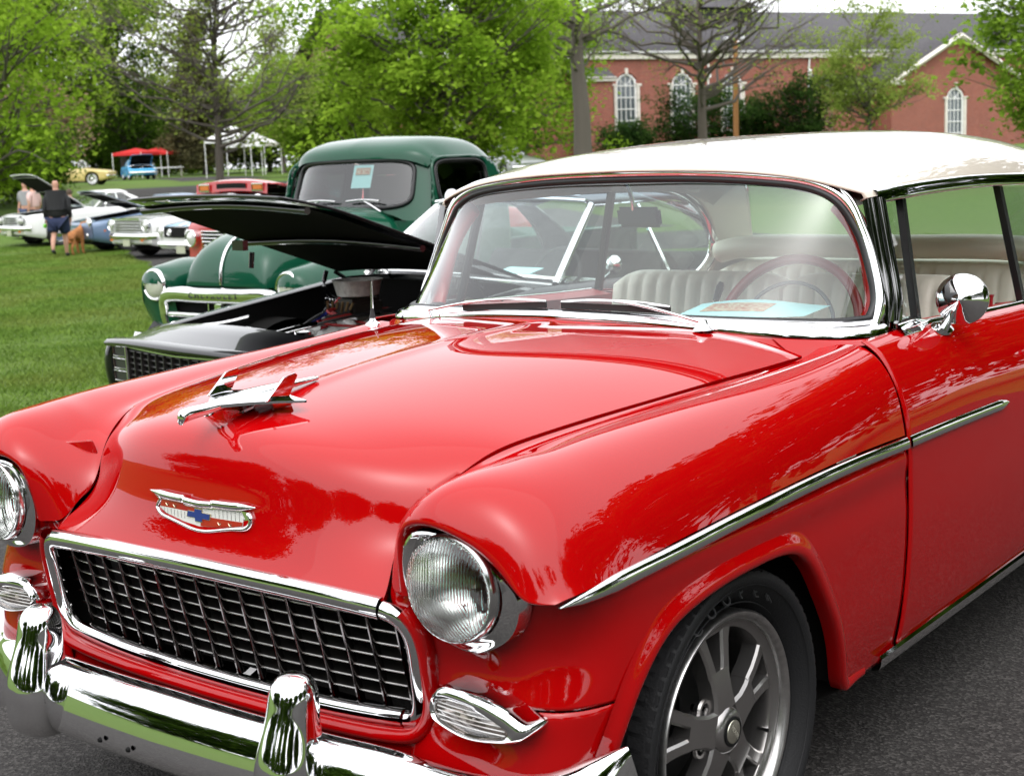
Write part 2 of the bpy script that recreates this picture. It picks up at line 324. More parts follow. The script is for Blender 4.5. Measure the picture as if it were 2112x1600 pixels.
# ---- nose and lower fender, wrapping from the grille round to the door
ZS = [.90, .83, .785, .72, .65, .60, .555, .50, .42, .34, .24]
PLN = {
 .90: [(0.505, -0.6), (0.55, -0.63), (0.6, -0.69), (0.68, -0.69), (0.76, -0.68), (0.785, -0.64), (0.81, -0.57), (0.815, -0.43), (0.815, -0.25), (0.815, 0), (0.815, 0.33), (0.815, 0.66)],
 .83: [(0.495, -0.6), (0.54, -0.645), (0.6, -0.7), (0.69, -0.7), (0.77, -0.69), (0.815, -0.65), (0.842, -0.57), (0.847, -0.43), (0.85, -0.25), (0.85, 0), (0.85, 0.33), (0.85, 0.66)],
 .785: [(.492, -.648), (.535, -.675), (.60, -.70), (.69, -.70), (.775, -.69), (.85, -.655), (.884, -.57), (.896, -.43), (.899, -.25), (.901, 0), (.902, .33), (.902, .66)],
 .72: [(.497, -.704), (.540, -.698), (.60, -.69), (.69, -.69), (.775, -.68), (.85, -.635), (.889, -.55), (.902, -.43), (.907, -.25), (.910, 0), (.911, .33), (.911, .66)],
 .65: [(.545, -.70), (.570, -.684), (.612, -.670), (.69, -.672), (.77, -.662), (.846, -.618), (.888, -.545), (.902, -.43), (.909, -.25), (.912, 0), (.913, .33), (.913, .66)],
 .60: [(.548, -.695), (.570, -.680), (.612, -.666), (.70, -.668), (.785, -.662), (.852, -.624), (.890, -.55), (.902, -.43), (.909, -.25), (.912, 0), (.913, .33), (.913, .66)],
 .555: [(.545, -.69), (.570, -.682), (.615, -.672), (.70, -.680), (.79, -.674), (.855, -.634), (.890, -.555), (.902, -.43), (.909, -.25), (.911, 0), (.912, .33), (.912, .66)],
 .50: [(.535, -.685), (.566, -.684), (.615, -.678), (.70, -.686), (.785, -.680), (.852, -.637), (.887, -.555), (.900, -.43), (.907, -.25), (.909, 0), (.909, .33), (.909, .66)],
 .42: [(.515, -.695), (.56, -.702), (.62, -.707), (.70, -.707), (.785, -.69), (.85, -.64), (.884, -.555), (.895, -.43), (.901, -.25), (.902, 0), (.902, .33), (.902, .66)],
 .34: [(.50, -.68), (.56, -.69), (.62, -.695), (.70, -.69), (.78, -.67), (.84, -.62), (.872, -.54), (.884, -.43), (.888, -.25), (.889, 0), (.889, .33), (.889, .66)],
 .24: [(.50, -.62), (.56, -.63), (.62, -.635), (.70, -.63), (.77, -.61), (.82, -.57), (.845, -.50), (.860, -.42), (.865, -.25), (.866, 0), (.866, .33), (.866, .66)]}
NCOL = 150
plan_par = np.r_[0, np.cumsum(np.linalg.norm(np.diff(A(PLN[.60]), axis=0), axis=1)**.8)]
plan_rows = A([spl(A([(x, y, z) for x, y in PLN[z]]), NCOL, par=plan_par) for z in ZS])
zpar = -A(ZS)
def body_at(j, zv):
    """points of column j at heights zv"""
    t = (-np.asarray(zv, float)-zpar[0])/(zpar[-1]-zpar[0]); return spl(plan_rows[:, j], ts=np.clip(t, 0, 1), par=zpar)
ARCH = A([(-.605, .36), (-.588, .415), (-.56, .475), (-.507, .565), (-.426, .637), (-.352, .663), (-.222, .681), (-.083, .685), (-.013, .683), (.075, .668), (.144, .623), (.208, .545), (.278, .451), (.338, .347), (.373, .283), (.392, .262)])
arch_s = spl(A([(0, y, z) for y, z in ARCH]), 90)[:, 1:]
def zbot(y):
    if y <= ARCH[0, 0]: return .36
    if y >= ARCH[-1, 0]: return .262
    return float(np.interp(y, arch_s[:, 0], arch_s[:, 1]))
colY = [float(plan_rows[6, j, 1]) for j in range(NCOL)]
wv = np.linspace(0, 1, 56)
rowsF = []; rowsV = []
for j in range(NCOL):
    y = colY[j]; side = y > -.60 and plan_rows[6, j, 0] > .8
    zb = zbot(y) if plan_rows[6, j, 0] > .8 else .36
    zt = .90 if not side else float(np.interp(y, [-.60, -.55], [.86, .795]))
    rowsF.append(body_at(j, zt + (max(.557, zb)-zt)*wv if y < -.5 else zt + (zb-zt)*wv))
    if zb < .553: 
        if y < -.5: rowsV.append(body_at(j, .553 + (zb-.553)*wv[::4]))
face = A(rowsF); val = A(rowsV)
both('nose_panel', face, RED, coupe, flip=False, solid=.003)
both('valance_panel', val, RED, coupe, flip=False, solid=.003)
# wheel arch flare: rolled lip along the arch
ap = []
for y, z in arch_s:
    j = int(np.argmin([abs(c-y) + (9 if plan_rows[6, i, 0] < .84 else 0) for i, c in enumerate(colY)])); ap.append(body_at(j, [z])[0])
ap = A(ap); ap[:, 1] = arch_s[:, 0]; ap[:, 2] = arch_s[:, 1]; 
ap = np.vstack([ap, [ap[-1][0]-.004, .44, .262], [ap[-1][0]-.004, .50, .262]]); ap = spl(ap, 100)
xs = ap[:, 0].copy(); xs = np.convolve(np.r_[[xs[0]]*6, xs, [xs[-1]]*6], np.ones(13)/13, 'valid'); ap[:, 0] = xs
T_, _, _ = frames(ap, (1, 0, 0)); Nn = np.cross(T_, A([1., 0, 0])); Nn /= np.linalg.norm(Nn, axis=1)[:, None]   # outward from the opening
if Nn[len(Nn)//2, 2] < 0: Nn = -Nn
prof = [(.050, -.003), (.038, .000), (.024, .0055), (.012, .0090), (.001, .0080), (-.004, .003), (-.005, -.03)]
fl = A([ap + Nn*a + A([1, 0, 0])*b for a, b in prof]).transpose(1, 0, 2)
fl = A([spl(r, 22) for r in fl])
both('arch_flare', fl, RED, coupe, flip=True, sharp=70)
# inner wheel well
wellpts = [(-.62, .30), (-.55, .55), (-.40, .70), (-.08, .74), (.22, .68), (.38, .45), (.42, .26)]
wp = spl(A([(.90, y, z) for y, z in wellpts]), 30)
both('wheel_well', np.stack([wp+A([-.035, 0, 0]), wp*A([0, 1, 1])+A([.50, 0, 0])], 1), UNDER, coupe)
for sg in (1, -1):
    fan('wheel_well_back', np.vstack([wp, [[.9, .42, .24], [.9, -.55, .30]]])*A([0, 1, 1])+A([sg*.52, 0, 0]), UNDER, coupe)
# ---- doors and quarter panels (belt line down to the rocker)
def side_rows(ys, belt):
    R_ = []
    for y, b in zip(ys, belt):
        R_.append([(.792, y, b+.004), (.806, y, b-.004), (.830, y, b-.022), (.862, y, b-.066), (.890, y, b-.130), (.907, y, b-.212), (.912, y, .70), (.913, y, .60), (.909, y, .50), (.900, y, .40), (.886, y, .31), (.872, y, .258)])
    return R_
def shrink(rows, f):
    return [[(p[0]-f*s, p[1], p[2]) for p in r] for r, s in zip(rows, f*0+1 if np.ndim(f) else [1]*len(rows))]
by = [.667, .85, 1.0, 1.2, 1.4, 1.6, 1.83]; bz = [1.023, 1.025, 1.027, 1.022, 1.014, 1.006, 1.0]
dr = surf(side_rows(by, bz), 50, 60)
both('door', dr, RED, coupe, flip=True, solid=.004)
qy = [1.836, 2.0, 2.2, 2.5, 2.9, 3.3, 3.7, 3.95, 4.03]; qz = [1.0, .985, .965, .96, .965, .965, .955, .93, .90]
QR = side_rows(qy, qz); tap = [0, 0, 0, 0, .005, .02, .05, .10, .16]
QR = [[(p[0]-t, p[1], p[2]) for p in r] for r, t in zip(QR, tap)]
qr = surf(QR, 70, 60)
both('quarter_panel', qr, RED, coupe, flip=True, solid=.004,
     drop=lambda c: (c[1]-2.84)**2+(c[2]-.33)**2 < .40**2 and c[2] < .60)
rp_ = A([(x, y, z) for y in (2.42, 2.84, 3.26) for x, z in [(0, 0)]])
# ---- cowl between hood and windshield, chrome base curve
CB = A([(0, .497, 1.073), (.25, .508, 1.067), (.45, .532, 1.055), (.60, .580, 1.045), (.70, .650, 1.036), (.765, .75, 1.029), (.792, .87, 1.026)])
cbs = spl(CB, 50)
hr = hood_half[0, :41].copy(); hr = spl(hr, 50); hr[:, 1] += .005
hr[38:] = hr[38:]*(1-np.linspace(0, 1, 12)[:, None]*.0)
inner = hr.copy(); k = np.linspace(0, 1, 50)[:, None]
inner = np.where(k > .7, inner + ((k-.7)/.3)**2*(A([.706, .66, 1.020])-A(hr[-1])), inner)
both('cowl_panel', np.stack([hr-A([0, 0, .012]), inner*.999, (inner+cbs)/2+A([0, 0, .001]), cbs-A([0, -.01, .002])], 0), RED, coupe, flip=True)
# ---- glass outline
GB = A([(0, .535, 1.089), (.25, .548, 1.086), (.45, .578, 1.082), (.60, .645, 1.075), (.695, .74, 1.067), (.735, .832, 1.066)])
GT = A([(0, .842, 1.422), (.25, .848, 1.418), (.45, .860, 1.404), (.56, .874, 1.385), (.625, .884, 1.352), (.655, .890, 1.315)])
gb, gt_ = spl(GB, 40), spl(GT, 40)
tt = np.linspace(0, 1, 24)[:, None, None]
ws = gb[None]*(1-tt) + gt_[None]*tt
bul = np.sin(np.pi*tt)*np.linspace(0, 1, 40)[None, :, None]**3
ws = ws + bul*A([.012, .012, 0])
wsf = np.concatenate([mir(ws)[:, :0:-1], ws], 1)
grid('windshield', wsf, WIND, coupe, flip=False)
# black gasket and chrome reveal round the glass (one closed loop)
half = np.vstack([gb, spl(A([gb[-1], (.738, .858, 1.10), (.727, .872, 1.15), (.706, .884, 1.21), (.684, .890, 1.265), gt_[-1]]), 26)[1:], gt_[::-1][1:]])
loop = np.vstack([half, mir(half)[::-1][1:-1]])
def ring(path, w0, w1, h, mat, name, parent, lift=0., crown=0.):
    """flat moulding round the windshield opening between offsets w0 (in) and w1 (out)"""
    T, _, _ = frames(path, closed=True); cen = A([0, .76, 1.25]); Nn = []
    nrm = A([0, -.74, .67])
    side = np.cross(T, nrm); side /= np.linalg.norm(side, axis=1)[:, None]
    s = np.sign(((path-cen)*side).sum(1)); side *= s[:, None]
    out_ = np.cross(side, T); out_ *= np.sign((out_*A([0, -1, .2])).sum(1))[:, None]
    a = np.linspace(0, math.pi, 9); P = []
    for x in a:
        w = w0+(w1-w0)*(1-math.cos(x))/2; P.append(path + side*w + out_*(h*math.sin(x)+lift))
    return grid(name, A(P).transpose(1, 0, 2), mat, parent, cu=True)
ring(loop, -.006, .016, .010, GASKET, 'windshield_gasket', coupe)
# chrome reveal: wide at the base, narrower round the pillars and header
low = np.vstack([mir(cbs)[:0:-1], cbs]); lowt = np.vstack([mir(gb)[:0:-1], gb])
ix = np.linspace(0, len(low)-1, 79); lo = spl(low, 79); hi = spl(lowt, 79)
base = []
for t, l in ((0, .0), (.08, .008), (.30, .014), (.42, .012), (.47, .006), (.55, .009), (.80, .010), (.95, .004), (1.0, -.004)):
    base.append(lo*(1-t)+hi*t + A([0, -.55, .83])*l)
grid('windshield_base_trim', A(base).transpose(1, 0, 2), CHROME, coupe)
up_half = np.vstack([spl(A([(.748, .838, 1.045), (.752, .862, 1.10), (.740, .878, 1.15), (.720, .889, 1.21), (.697, .896, 1.265), (.668, .896, 1.325), (.636, .890, 1.366), (.566, .878, 1.402), (.45, .862, 1.421), (.25, .850, 1.436), (0, .842, 1.440)]), 60)])
upl = np.vstack([up_half, mir(up_half)[::-1][1:]])
def hoop(path, prof, mat, name, parent):
    T = np.gradient(path, axis=0); T /= np.linalg.norm(T, axis=1)[:, None]; cen = A([0, .9, 1.2])
    nrm = A([0, -.80, .60]); side = np.cross(T, nrm); side /= np.linalg.norm(side, axis=1)[:, None]
    side *= np.sign(((path-cen)*side).sum(1))[:, None]; o_ = np.cross(side, T); o_ *= np.sign((o_*A([0, -1, .1])).sum(1))[:, None]
    kf = np.interp(path[:, 2], [1.30, 1.39], [.60, 1.0])[:, None]
    return grid(name, A([path+side*a*kf+o_*b for a, b in prof]).transpose(1, 0, 2), mat, parent)
hoop(upl, [(-.010, .002), (-.008, .010), (.0, .013), (.008, .012), (.012, .007), (.016, .011), (.022, .011), (.026, .004), (.027, -.01)], CHROME, 'windshield_reveal', coupe)

cs0 = spl(A([(.60, .580, 1.040), (.70, .650, 1.031), (.765, .75, 1.024), (.790, .85, 1.021)]), 16); cs1 = spl(A([(.675, .572, .990), (.705, .615, 1.000), (.735, .655, 1.014), (.770, .70, 1.013), (.795, .80, 1.014)]), 16)
both('cowl_corner', np.stack([cs0, (cs0+cs1)/2+A([0, -.004, .002]), cs1], 0), RED, coupe, flip=True)
# ---- roof
RF = [
 [(0, .826, 1.446), (.25, .834, 1.441), (.45, .847, 1.427), (.57, .864, 1.407), (.645, .882, 1.386), (.690, .900, 1.372)],
 [(0, .834, 1.454), (.25, .842, 1.449), (.45, .855, 1.435), (.575, .872, 1.414), (.652, .890, 1.392), (.700, .908, 1.374)],
 [(0, .90, 1.470), (.25, .905, 1.466), (.45, .915, 1.450), (.583, .927, 1.426), (.660, .940, 1.400), (.708, .955, 1.377)],
 [(0, 1.03, 1.493), (.25, 1.03, 1.489), (.45, 1.035, 1.471), (.59, 1.04, 1.441), (.667, 1.045, 1.411), (.712, 1.05, 1.382)],
 [(0, 1.25, 1.514), (.25, 1.25, 1.510), (.45, 1.25, 1.491), (.595, 1.25, 1.457), (.672, 1.25, 1.423), (.715, 1.25, 1.389)],
 [(0, 1.6, 1.533), (.25, 1.6, 1.529), (.45, 1.6, 1.510), (.60, 1.6, 1.473), (.675, 1.6, 1.433), (.716, 1.6, 1.393)],
 [(0, 2.0, 1.541), (.25, 2.0, 1.537), (.45, 2.0, 1.517), (.60, 2.0, 1.478), (.675, 2.0, 1.433), (.714, 2.0, 1.388)],
 [(0, 2.35, 1.534), (.25, 2.35, 1.529), (.45, 2.34, 1.508), (.595, 2.33, 1.467), (.67, 2.32, 1.418), (.706, 2.31, 1.366)],
 [(0, 2.62, 1.512), (.25, 2.61, 1.506), (.45, 2.58, 1.483), (.59, 2.54, 1.443), (.66, 2.50, 1.392), (.695, 2.45, 1.335)],
 [(0, 2.78, 1.487), (.25, 2.76, 1.480), (.45, 2.71, 1.457), (.585, 2.65, 1.417), (.65, 2.58, 1.366), (.682, 2.50, 1.31)]]
rfh = surf(RF, 80, 46)
lip = rfh[:, -1] + A([.006, 0, -.010]); lip2 = rfh[:, -1] + A([-.004, 0, -.016])
rfh = np.concatenate([rfh, lip[:, None], lip2[:, None]], 1)
grid('roof', np.concatenate([mir(rfh)[:, :0:-1], rfh], 1), CREAM, coupe, flip=True, solid=.004, sharp=65)
liner = surf(RF, 40, 20)-A([0, -.02, .03]); liner = np.concatenate([mir(liner)[:, :0:-1], liner], 1)
HEADL = pmat('headliner_cloth', (.50, .50, .45), rough=.9)
grid('headliner', liner*A([.97, 1, 1]), HEADL, coupe)
# side header channel (chrome) under the drip edge, pillars, quarter window arch
hd = spl(A([(.712, .93, 1.366), (.722, 1.05, 1.372), (.724, 1.25, 1.378), (.725, 1.6, 1.381), (.723, 2.0, 1.375), (.716, 2.31, 1.351), (.712, 2.48, 1.29), (.722, 2.60, 1.19), (.745, 2.64, 1.07), (.772, 2.58, 1.0)]), 90)
for sg in (1, -1):
    P = sweep(hd, [(-.006, .016), (.006, .014), (.010, .004), (.008, -.010), (.012, -.016), (.004, -.022), (-.012, -.020)], up=(0, -.35, .94))
    grid('window_header_trim', P*A([sg, 1, 1]), CHROME, coupe)
# C pillar from roof to deck
CP = [[(.695, 2.28, 1.373), (.685, 2.40, 1.36), (.66, 2.55, 1.385), (.60, 2.64, 1.425)],
      [(.708, 2.49, 1.29), (.695, 2.57, 1.29), (.672, 2.66, 1.30), (.64, 2.75, 1.32)],
      [(.725, 2.61, 1.17), (.71, 2.68, 1.17), (.69, 2.76, 1.17), (.67, 2.83, 1.17)],
      [(.760, 2.66, 1.04), (.745, 2.74, 1.04), (.72, 2.84, 1.04), (.70, 2.93, 1.04)],
      [(.795, 2.62, .965), (.78, 2.76, .965), (.75, 2.90, .965), (.72, 3.02, .965)]]
cp = surf(CP, 30, 16); both('rear_pillar', cp, CREAM, coupe, flip=True, solid=.02)
# rear window and its trim, package tray, deck
RWt = spl(A([(0, 2.775, 1.482), (.25, 2.757, 1.475), (.45, 2.71, 1.452), (.58, 2.66, 1.41), (.63, 2.74, 1.33)]), 24)
RWb = spl(A([(0, 3.14, 1.09), (.25, 3.12, 1.09), (.45, 3.07, 1.09), (.60, 2.98, 1.09), (.685, 2.87, 1.09)]), 24)
rw = RWt[None]*(1-tt[::3])+RWb[None]*tt[::3]
RGL = glass('rear_glass', (.62, .72, .66), 1.0)
grid('rear_window', np.concatenate([mir(rw)[:, :0:-1], rw], 1), RGL, coupe)
for rowp, nm in ((RWt, 'rear_window_trim'), (RWb, 'rear_window_trim')):
    tube(nm, np.vstack([mir(rowp)[:0:-1], rowp]), .012, CHROME, coupe, seg=8)
tray = A([[(-.66, 2.62, 1.06), (.66, 2.62, 1.06)], [(-.60, 3.10, 1.075), (.60, 3.10, 1.075)]], float)
grid('package_tray', tray, VINYL, coupe)
DK = [[(0, 3.12, 1.085), (.35, 3.09, 1.08), (.60, 2.98, 1.06), (.74, 2.85, 1.0), (.80, 2.75, .965)],
      [(0, 3.4, 1.08), (.35, 3.4, 1.07), (.60, 3.4, 1.04), (.72, 3.4, .99), (.785, 3.3, .968)],
      [(0, 3.75, 1.04), (.35, 3.75, 1.03), (.60, 3.75, 1.0), (.70, 3.75, .97), (.745, 3.7, .957)],
      [(0, 3.98, .96), (.35, 3.98, .955), (.58, 3.97, .94), (.66, 3.96, .93), (.69, 3.95, .925)],
      [(0, 4.06, .80), (.35, 4.06, .80), (.58, 4.05, .80), (.66, 4.04, .80), (.70, 4.03, .80)],
      [(0, 4.07, .55), (.35, 4.07, .55), (.58, 4.06, .55), (.68, 4.05, .55), (.72, 4.03, .55)],
      [(0, 4.02, .36), (.35, 4.02, .36), (.58, 4.01, .36), (.68, 4.0, .36), (.72, 4.0, .36)]]
dk = surf(DK, 40, 24); grid('trunk_lid', np.concatenate([mir(dk)[:, :0:-1], dk], 1), RED, coupe, flip=True)
for sg in (1, -1):
    lathe('tail_light', [(0, .05), (.03, .045), (.045, .02), (.05, 0), (.055, -.03)], pmat('red_lens', (.45, .01, .01), rough=.15, coat=1), coupe, c=(sg*.73, 4.03, .80), axis='y', seg=20)
rb = spl(A([(-.90, 3.85, .46), (-.8, 4.08, .46), (-.5, 4.16, .46), (0, 4.18, .46), (.5, 4.16, .46), (.8, 4.08, .46), (.90, 3.85, .46)]), 40)
grid('rear_bumper', sweep(rb, [(-.03, .06), (.01, .065), (.03, .03), (.03, -.03), (.01, -.065), (-.03, -.06)]), CHROME, coupe)
# ---- door glass, vent window, posts
def gx(z): return .775-(z-1.03)/.33*.072
BLK = pmat('black_bright_frame', (.03, .03, .03), rough=.25, metal=.6)
for sg in (1, -1):
    s3 = A([sg, 1, 1])
    g1 = A([[(gx(1.01)-.012, 1.07, .90), (gx(1.01)-.012, 1.855, .90)], [(gx(1.01)-.012, 1.07, 1.016), (gx(1.01)-.012, 1.855, 1.010)]])*s3
    grid('door_window', g1, GLASS, coupe)          # rolled down, its top edge at the belt
    g2 = A([[(gx(1.04), .93, 1.04), (gx(1.04), 1.05, 1.04)], [(gx(1.35), .965, 1.345), (gx(1.35), 1.10, 1.355)]])*s3
    grid('vent_window', g2, GLASS, coupe)
    g3 = np.stack([spl(A([(gx(1.0), 1.86, 1.0), (gx(1.1), 1.86, 1.1), (gx(1.37), 1.855, 1.37)]), 12), spl(A([(.772, 2.56, 1.0), (.745, 2.62, 1.08), (.712, 2.42, 1.32)]), 12)], 0)*s3
    grid('quarter_window', g3, GLASS, coupe)
    def post(name, a, b, w, d, mat):
        P = sweep(spl(A([a, b]), 8), [(-w, -d), (-w*.4, -d*1.15), (w*.4, -d*1.15), (w, -d), (w, d), (-w, d)], up=(1, 0, .2))
        grid(name, P*s3, mat, coupe, cv=True, sharp=30)
    post('vent_post', (gx(1.04)+.004, 1.048, 1.035), (gx(1.35)+.004, 1.10, 1.362), .011, .010, BLK)
    post('door_window_post', (gx(1.0)+.002, 1.866, .995), (gx(1.37)+.002, 1.856, 1.374), .014, .010, BLK)
    # windshield pillar: cream paint / chrome ribs, then vent frame
    pf = spl(A([(.772, .905, 1.03), (.772, .915, 1.10), (.755, .925, 1.18), (.735, .930, 1.27), (.716, .935, 1.36)]), 30)
    P = sweep(pf, [(-.040, -.012), (-.030, .010), (-.018, .014), (-.006, .008), (.0, .016), (.012, .017), (.020, .008), (.026, -.01)], up=(1, -.35, .1))
    grid('windshield_pillar', P*s3, pmat('darkened_chrome', (.22, .22, .22), rough=.08, metal=1), coupe, sharp=60)  # base colour darkened to stand in for dark surroundings reflected in the chrome
    pin = spl(A([(.722, .875, 1.05), (.728, .905, 1.10), (.718, .915, 1.15), (.700, .925, 1.22), (.655, .935, 1.30), (.61, .94, 1.35)]), 24)
    P = sweep(pin, circ(10, .016, .03), up=(1, 0, 0)); grid('pillar_inner', P*s3, RED, coupe, cv=True)
    vf = spl(A([(gx(1.04)+.003, .935, 1.04), (gx(1.2)+.003, .95, 1.2), (gx(1.35)+.003, .97, 1.352)]), 20)
    tube('vent_frame', vf*s3, .009, BLK, coupe, up=(1, 0, 0))
    tube('vent_frame', A([(gx(1.34)+.003, .965, 1.352), (gx(1.35)+.003, 1.10, 1.360)])*s3, .009, BLK, coupe, up=(1, 0, 0))
    tube('vent_frame', A([(gx(1.045)+.002, .94, 1.045), (gx(1.045)+.002, 1.05, 1.04)])*s3, .010, BLK, coupe, up=(1, 0, 0))
    # belt moulding: bright strip along the door top, wide pad at the vent
    bl = spl(A([(.796, .87, 1.028), (.797, 1.0, 1.031), (.797, 1.2, 1.026), (.797, 1.4, 1.018), (.797, 1.6, 1.010), (.797, 1.83, 1.004)]), 40)
    sc = np.interp(np.linspace(0, 1, 40), [0, .13, .22, 1], [1.5, 1.5, .5, .5])
    grid('belt_moulding', sweep(bl, [(-.022, .012), (-.008, .016), (.006, .012), (.014, .0), (.015, -.008)], scale=np.stack([sc, sc], 1))*s3, CHROME, coupe)
    grid('door_sill', np.stack([bl+A([-.01, 0, .004]), bl+A([-.10, 0, -.01]), bl+A([-.11, 0, -.45])], 0)*s3, pmat('door_card', (.42, .012, .015), rough=.5), coupe, sharp=40)
    # inner floor-to-belt panel for the quarter
    qb = spl(A([(.79, 1.84, 1.0), (.785, 2.2, .975), (.78, 2.62, .97)]), 12)
    grid('quarter_trim', np.stack([qb, qb+A([-.08, 0, .0]), qb+A([-.09, 0, -.45])], 0)*s3, MATS['door_card'], coupe, sharp=40)
    # rocker moulding
    rk = A([(.884, y, .276) for y in np.linspace(.548, 2.40, 30)])
    P = sweep(rk, [(-.012, .018), (.008, .019), (.014, .012), (.012, -.004), (.006, -.016), (-.012, -.020)])
    grid('rocker_moulding', P*s3, CHROME, coupe, cv=True, caps=True, sharp=35)
    # inner structure below the doors
    grid('rocker_panel', A([[(.868, .37, .262), (.868, 2.45, .262)], [(.80, .37, .22), (.80, 2.45, .22)], [(.3, .37, .22), (.3, 2.45, .22)]])*s3, UNDER, coupe)
    # side spear: starts pointed by the headlamp, broken at the door gap, ends pointed on the door
    def spear(pts, name, h0, h1, lab=None):
        p = spl(A(pts), 60); t = np.linspace(0, 1, 60); sc = np.interp(t, [0, .05, .14, .9, .97, 1], [h0, .55 if h0 < .5 else 1, 1, 1, .55 if h1 < .5 else 1, h1])
        P = sweep(p, [(-.004, .0155), (.003, .0152), (.0080, .0120), (.0105, .006), (.0118, -.002), (.0120, -.008), (.0095, -.0125), (.004, -.0150), (-.004, -.0158)], scale=np.stack([np.maximum(sc, .4), sc], 1))
        grid(name, P*s3, CHROME, coupe, cv=True, caps=True, sharp=40)
    spear([(.882, -.716, .766), (.893, -.66, .769), (.900, -.56, .775), (.904, -.40, .781), (.907, -.2, .789), (.909, 0, .795), (.910, .3, .799), (.910, .655, .793)], 'side_spear', .06, 1)
    spear([(.910, .674, .793), (.910, .9, .790), (.910, 1.15, .785), (.910, 1.376, .779)], 'side_spear', 1, .06)
# door handles
for sg in (1, -1):
    tube('door_handle', A([(sg*.915, 1.62, .90), (sg*.935, 1.64, .905), (sg*.935, 1.74, .905), (sg*.915, 1.77, .90)]), .009, CHROME, coupe, n=14)

# ---- headlights
RC = A([.678, 0, .775]); 
bz_ = [(.579, .838, -.735), (.598, .862, -.740), (.626, .871, -.744), (.675, .868, -.744), (.748, .840, -.738), (.797, .811, -.732), (.827, .782, -.722), (.829, .752, -.715), (.812, .715, -.710), (.768, .683, -.708), (.722, .670, -.708), (.680, .675, -.706), (.632, .692, -.712), (.592, .735, -.718), (.574, .790, -.726)]
bo = A([(x-.0388*(y+.75)/.05, y, z-.0195*(y+.75)/.05) for x, z, y in bz_])
bo = spl(np.vstack([bo, bo[:1]]), 49)[:-1]
ang = np.arctan2(bo[:, 2]-.775, bo[:, 0]-.678)
ci = np.stack([.678+.097*np.cos(ang), np.full(48, -.742), .775+.095*np.sin(ang)], 1)
for sg in (1, -1):
    s3 = A([sg, 1, 1])
    hl = empty('headlight', (0, 0, 0)); hl.parent = coupe
    rows = [bo+A([0, .03, 0]), bo, bo+A([0, -.006, 0]), bo*.96+A([.678, -.72, .775])*.04+A([0, -.009, 0]), bo*.55+ci*.45+A([0, -.001, 0]), ci*.85+bo*.15+A([0, .004, 0]), ci+A([0, .012, 0])]
    rows[3][:, 1] = rows[2][:, 1]-.002
    grid('bezel', A(rows)*s3, CHROME, hl, cv=True, sharp=50)
    c = (sg*.678, 0, .775)
    lathe('retaining_ring', [(.097, -.735), (.0965, -.752), (.093, -.757), (.089, -.755), (.087, -.748)], DULLCHROME, hl, c=c, axis='y', seg=48)
    lathe('reflector', [(.086, -.748), (.080, -.72), (.060, -.688), (.035, -.672), (.018, -.668), (.001, -.667)], pmat('reflector_silver', (.90, .90, .90), rough=.22, metal=1), hl, c=c, axis='y', seg=40)
    lathe('bulb', [(.001, -.715), (.008, -.714), (.011, -.706), (.009, -.69), (.012, -.67)], pmat('bulb_cap', (.5, .45, .38), rough=.2, metal=.6), hl, c=c, axis='y', seg=14)
    xg, zg = np.linspace(-.0895, .0895, 176), np.linspace(-.0895, .0895, 60)
    flute = lambda x, z: (.0011*abs(math.sin(x*math.pi/.0062)) if z > -.012 or abs(x) > .055 else .0009*abs(math.sin((x+z*.6)*math.pi/.0075)))+(.0008 if int((z+.2)/.027) % 2 else 0)
    P = A([[(c[0]+x, -.750-.024*math.sqrt(max(0, 1-(x*x+z*z)/.0905**2))-flute(x, z), c[2]+z) for z in zg] for x in xg])
    grid('lens', P, LENS, hl, solid=.004, flip=sg < 0 and False, drop=lambda q: (q[0]-c[0])**2+(q[2]-c[2])**2 > .0885**2)
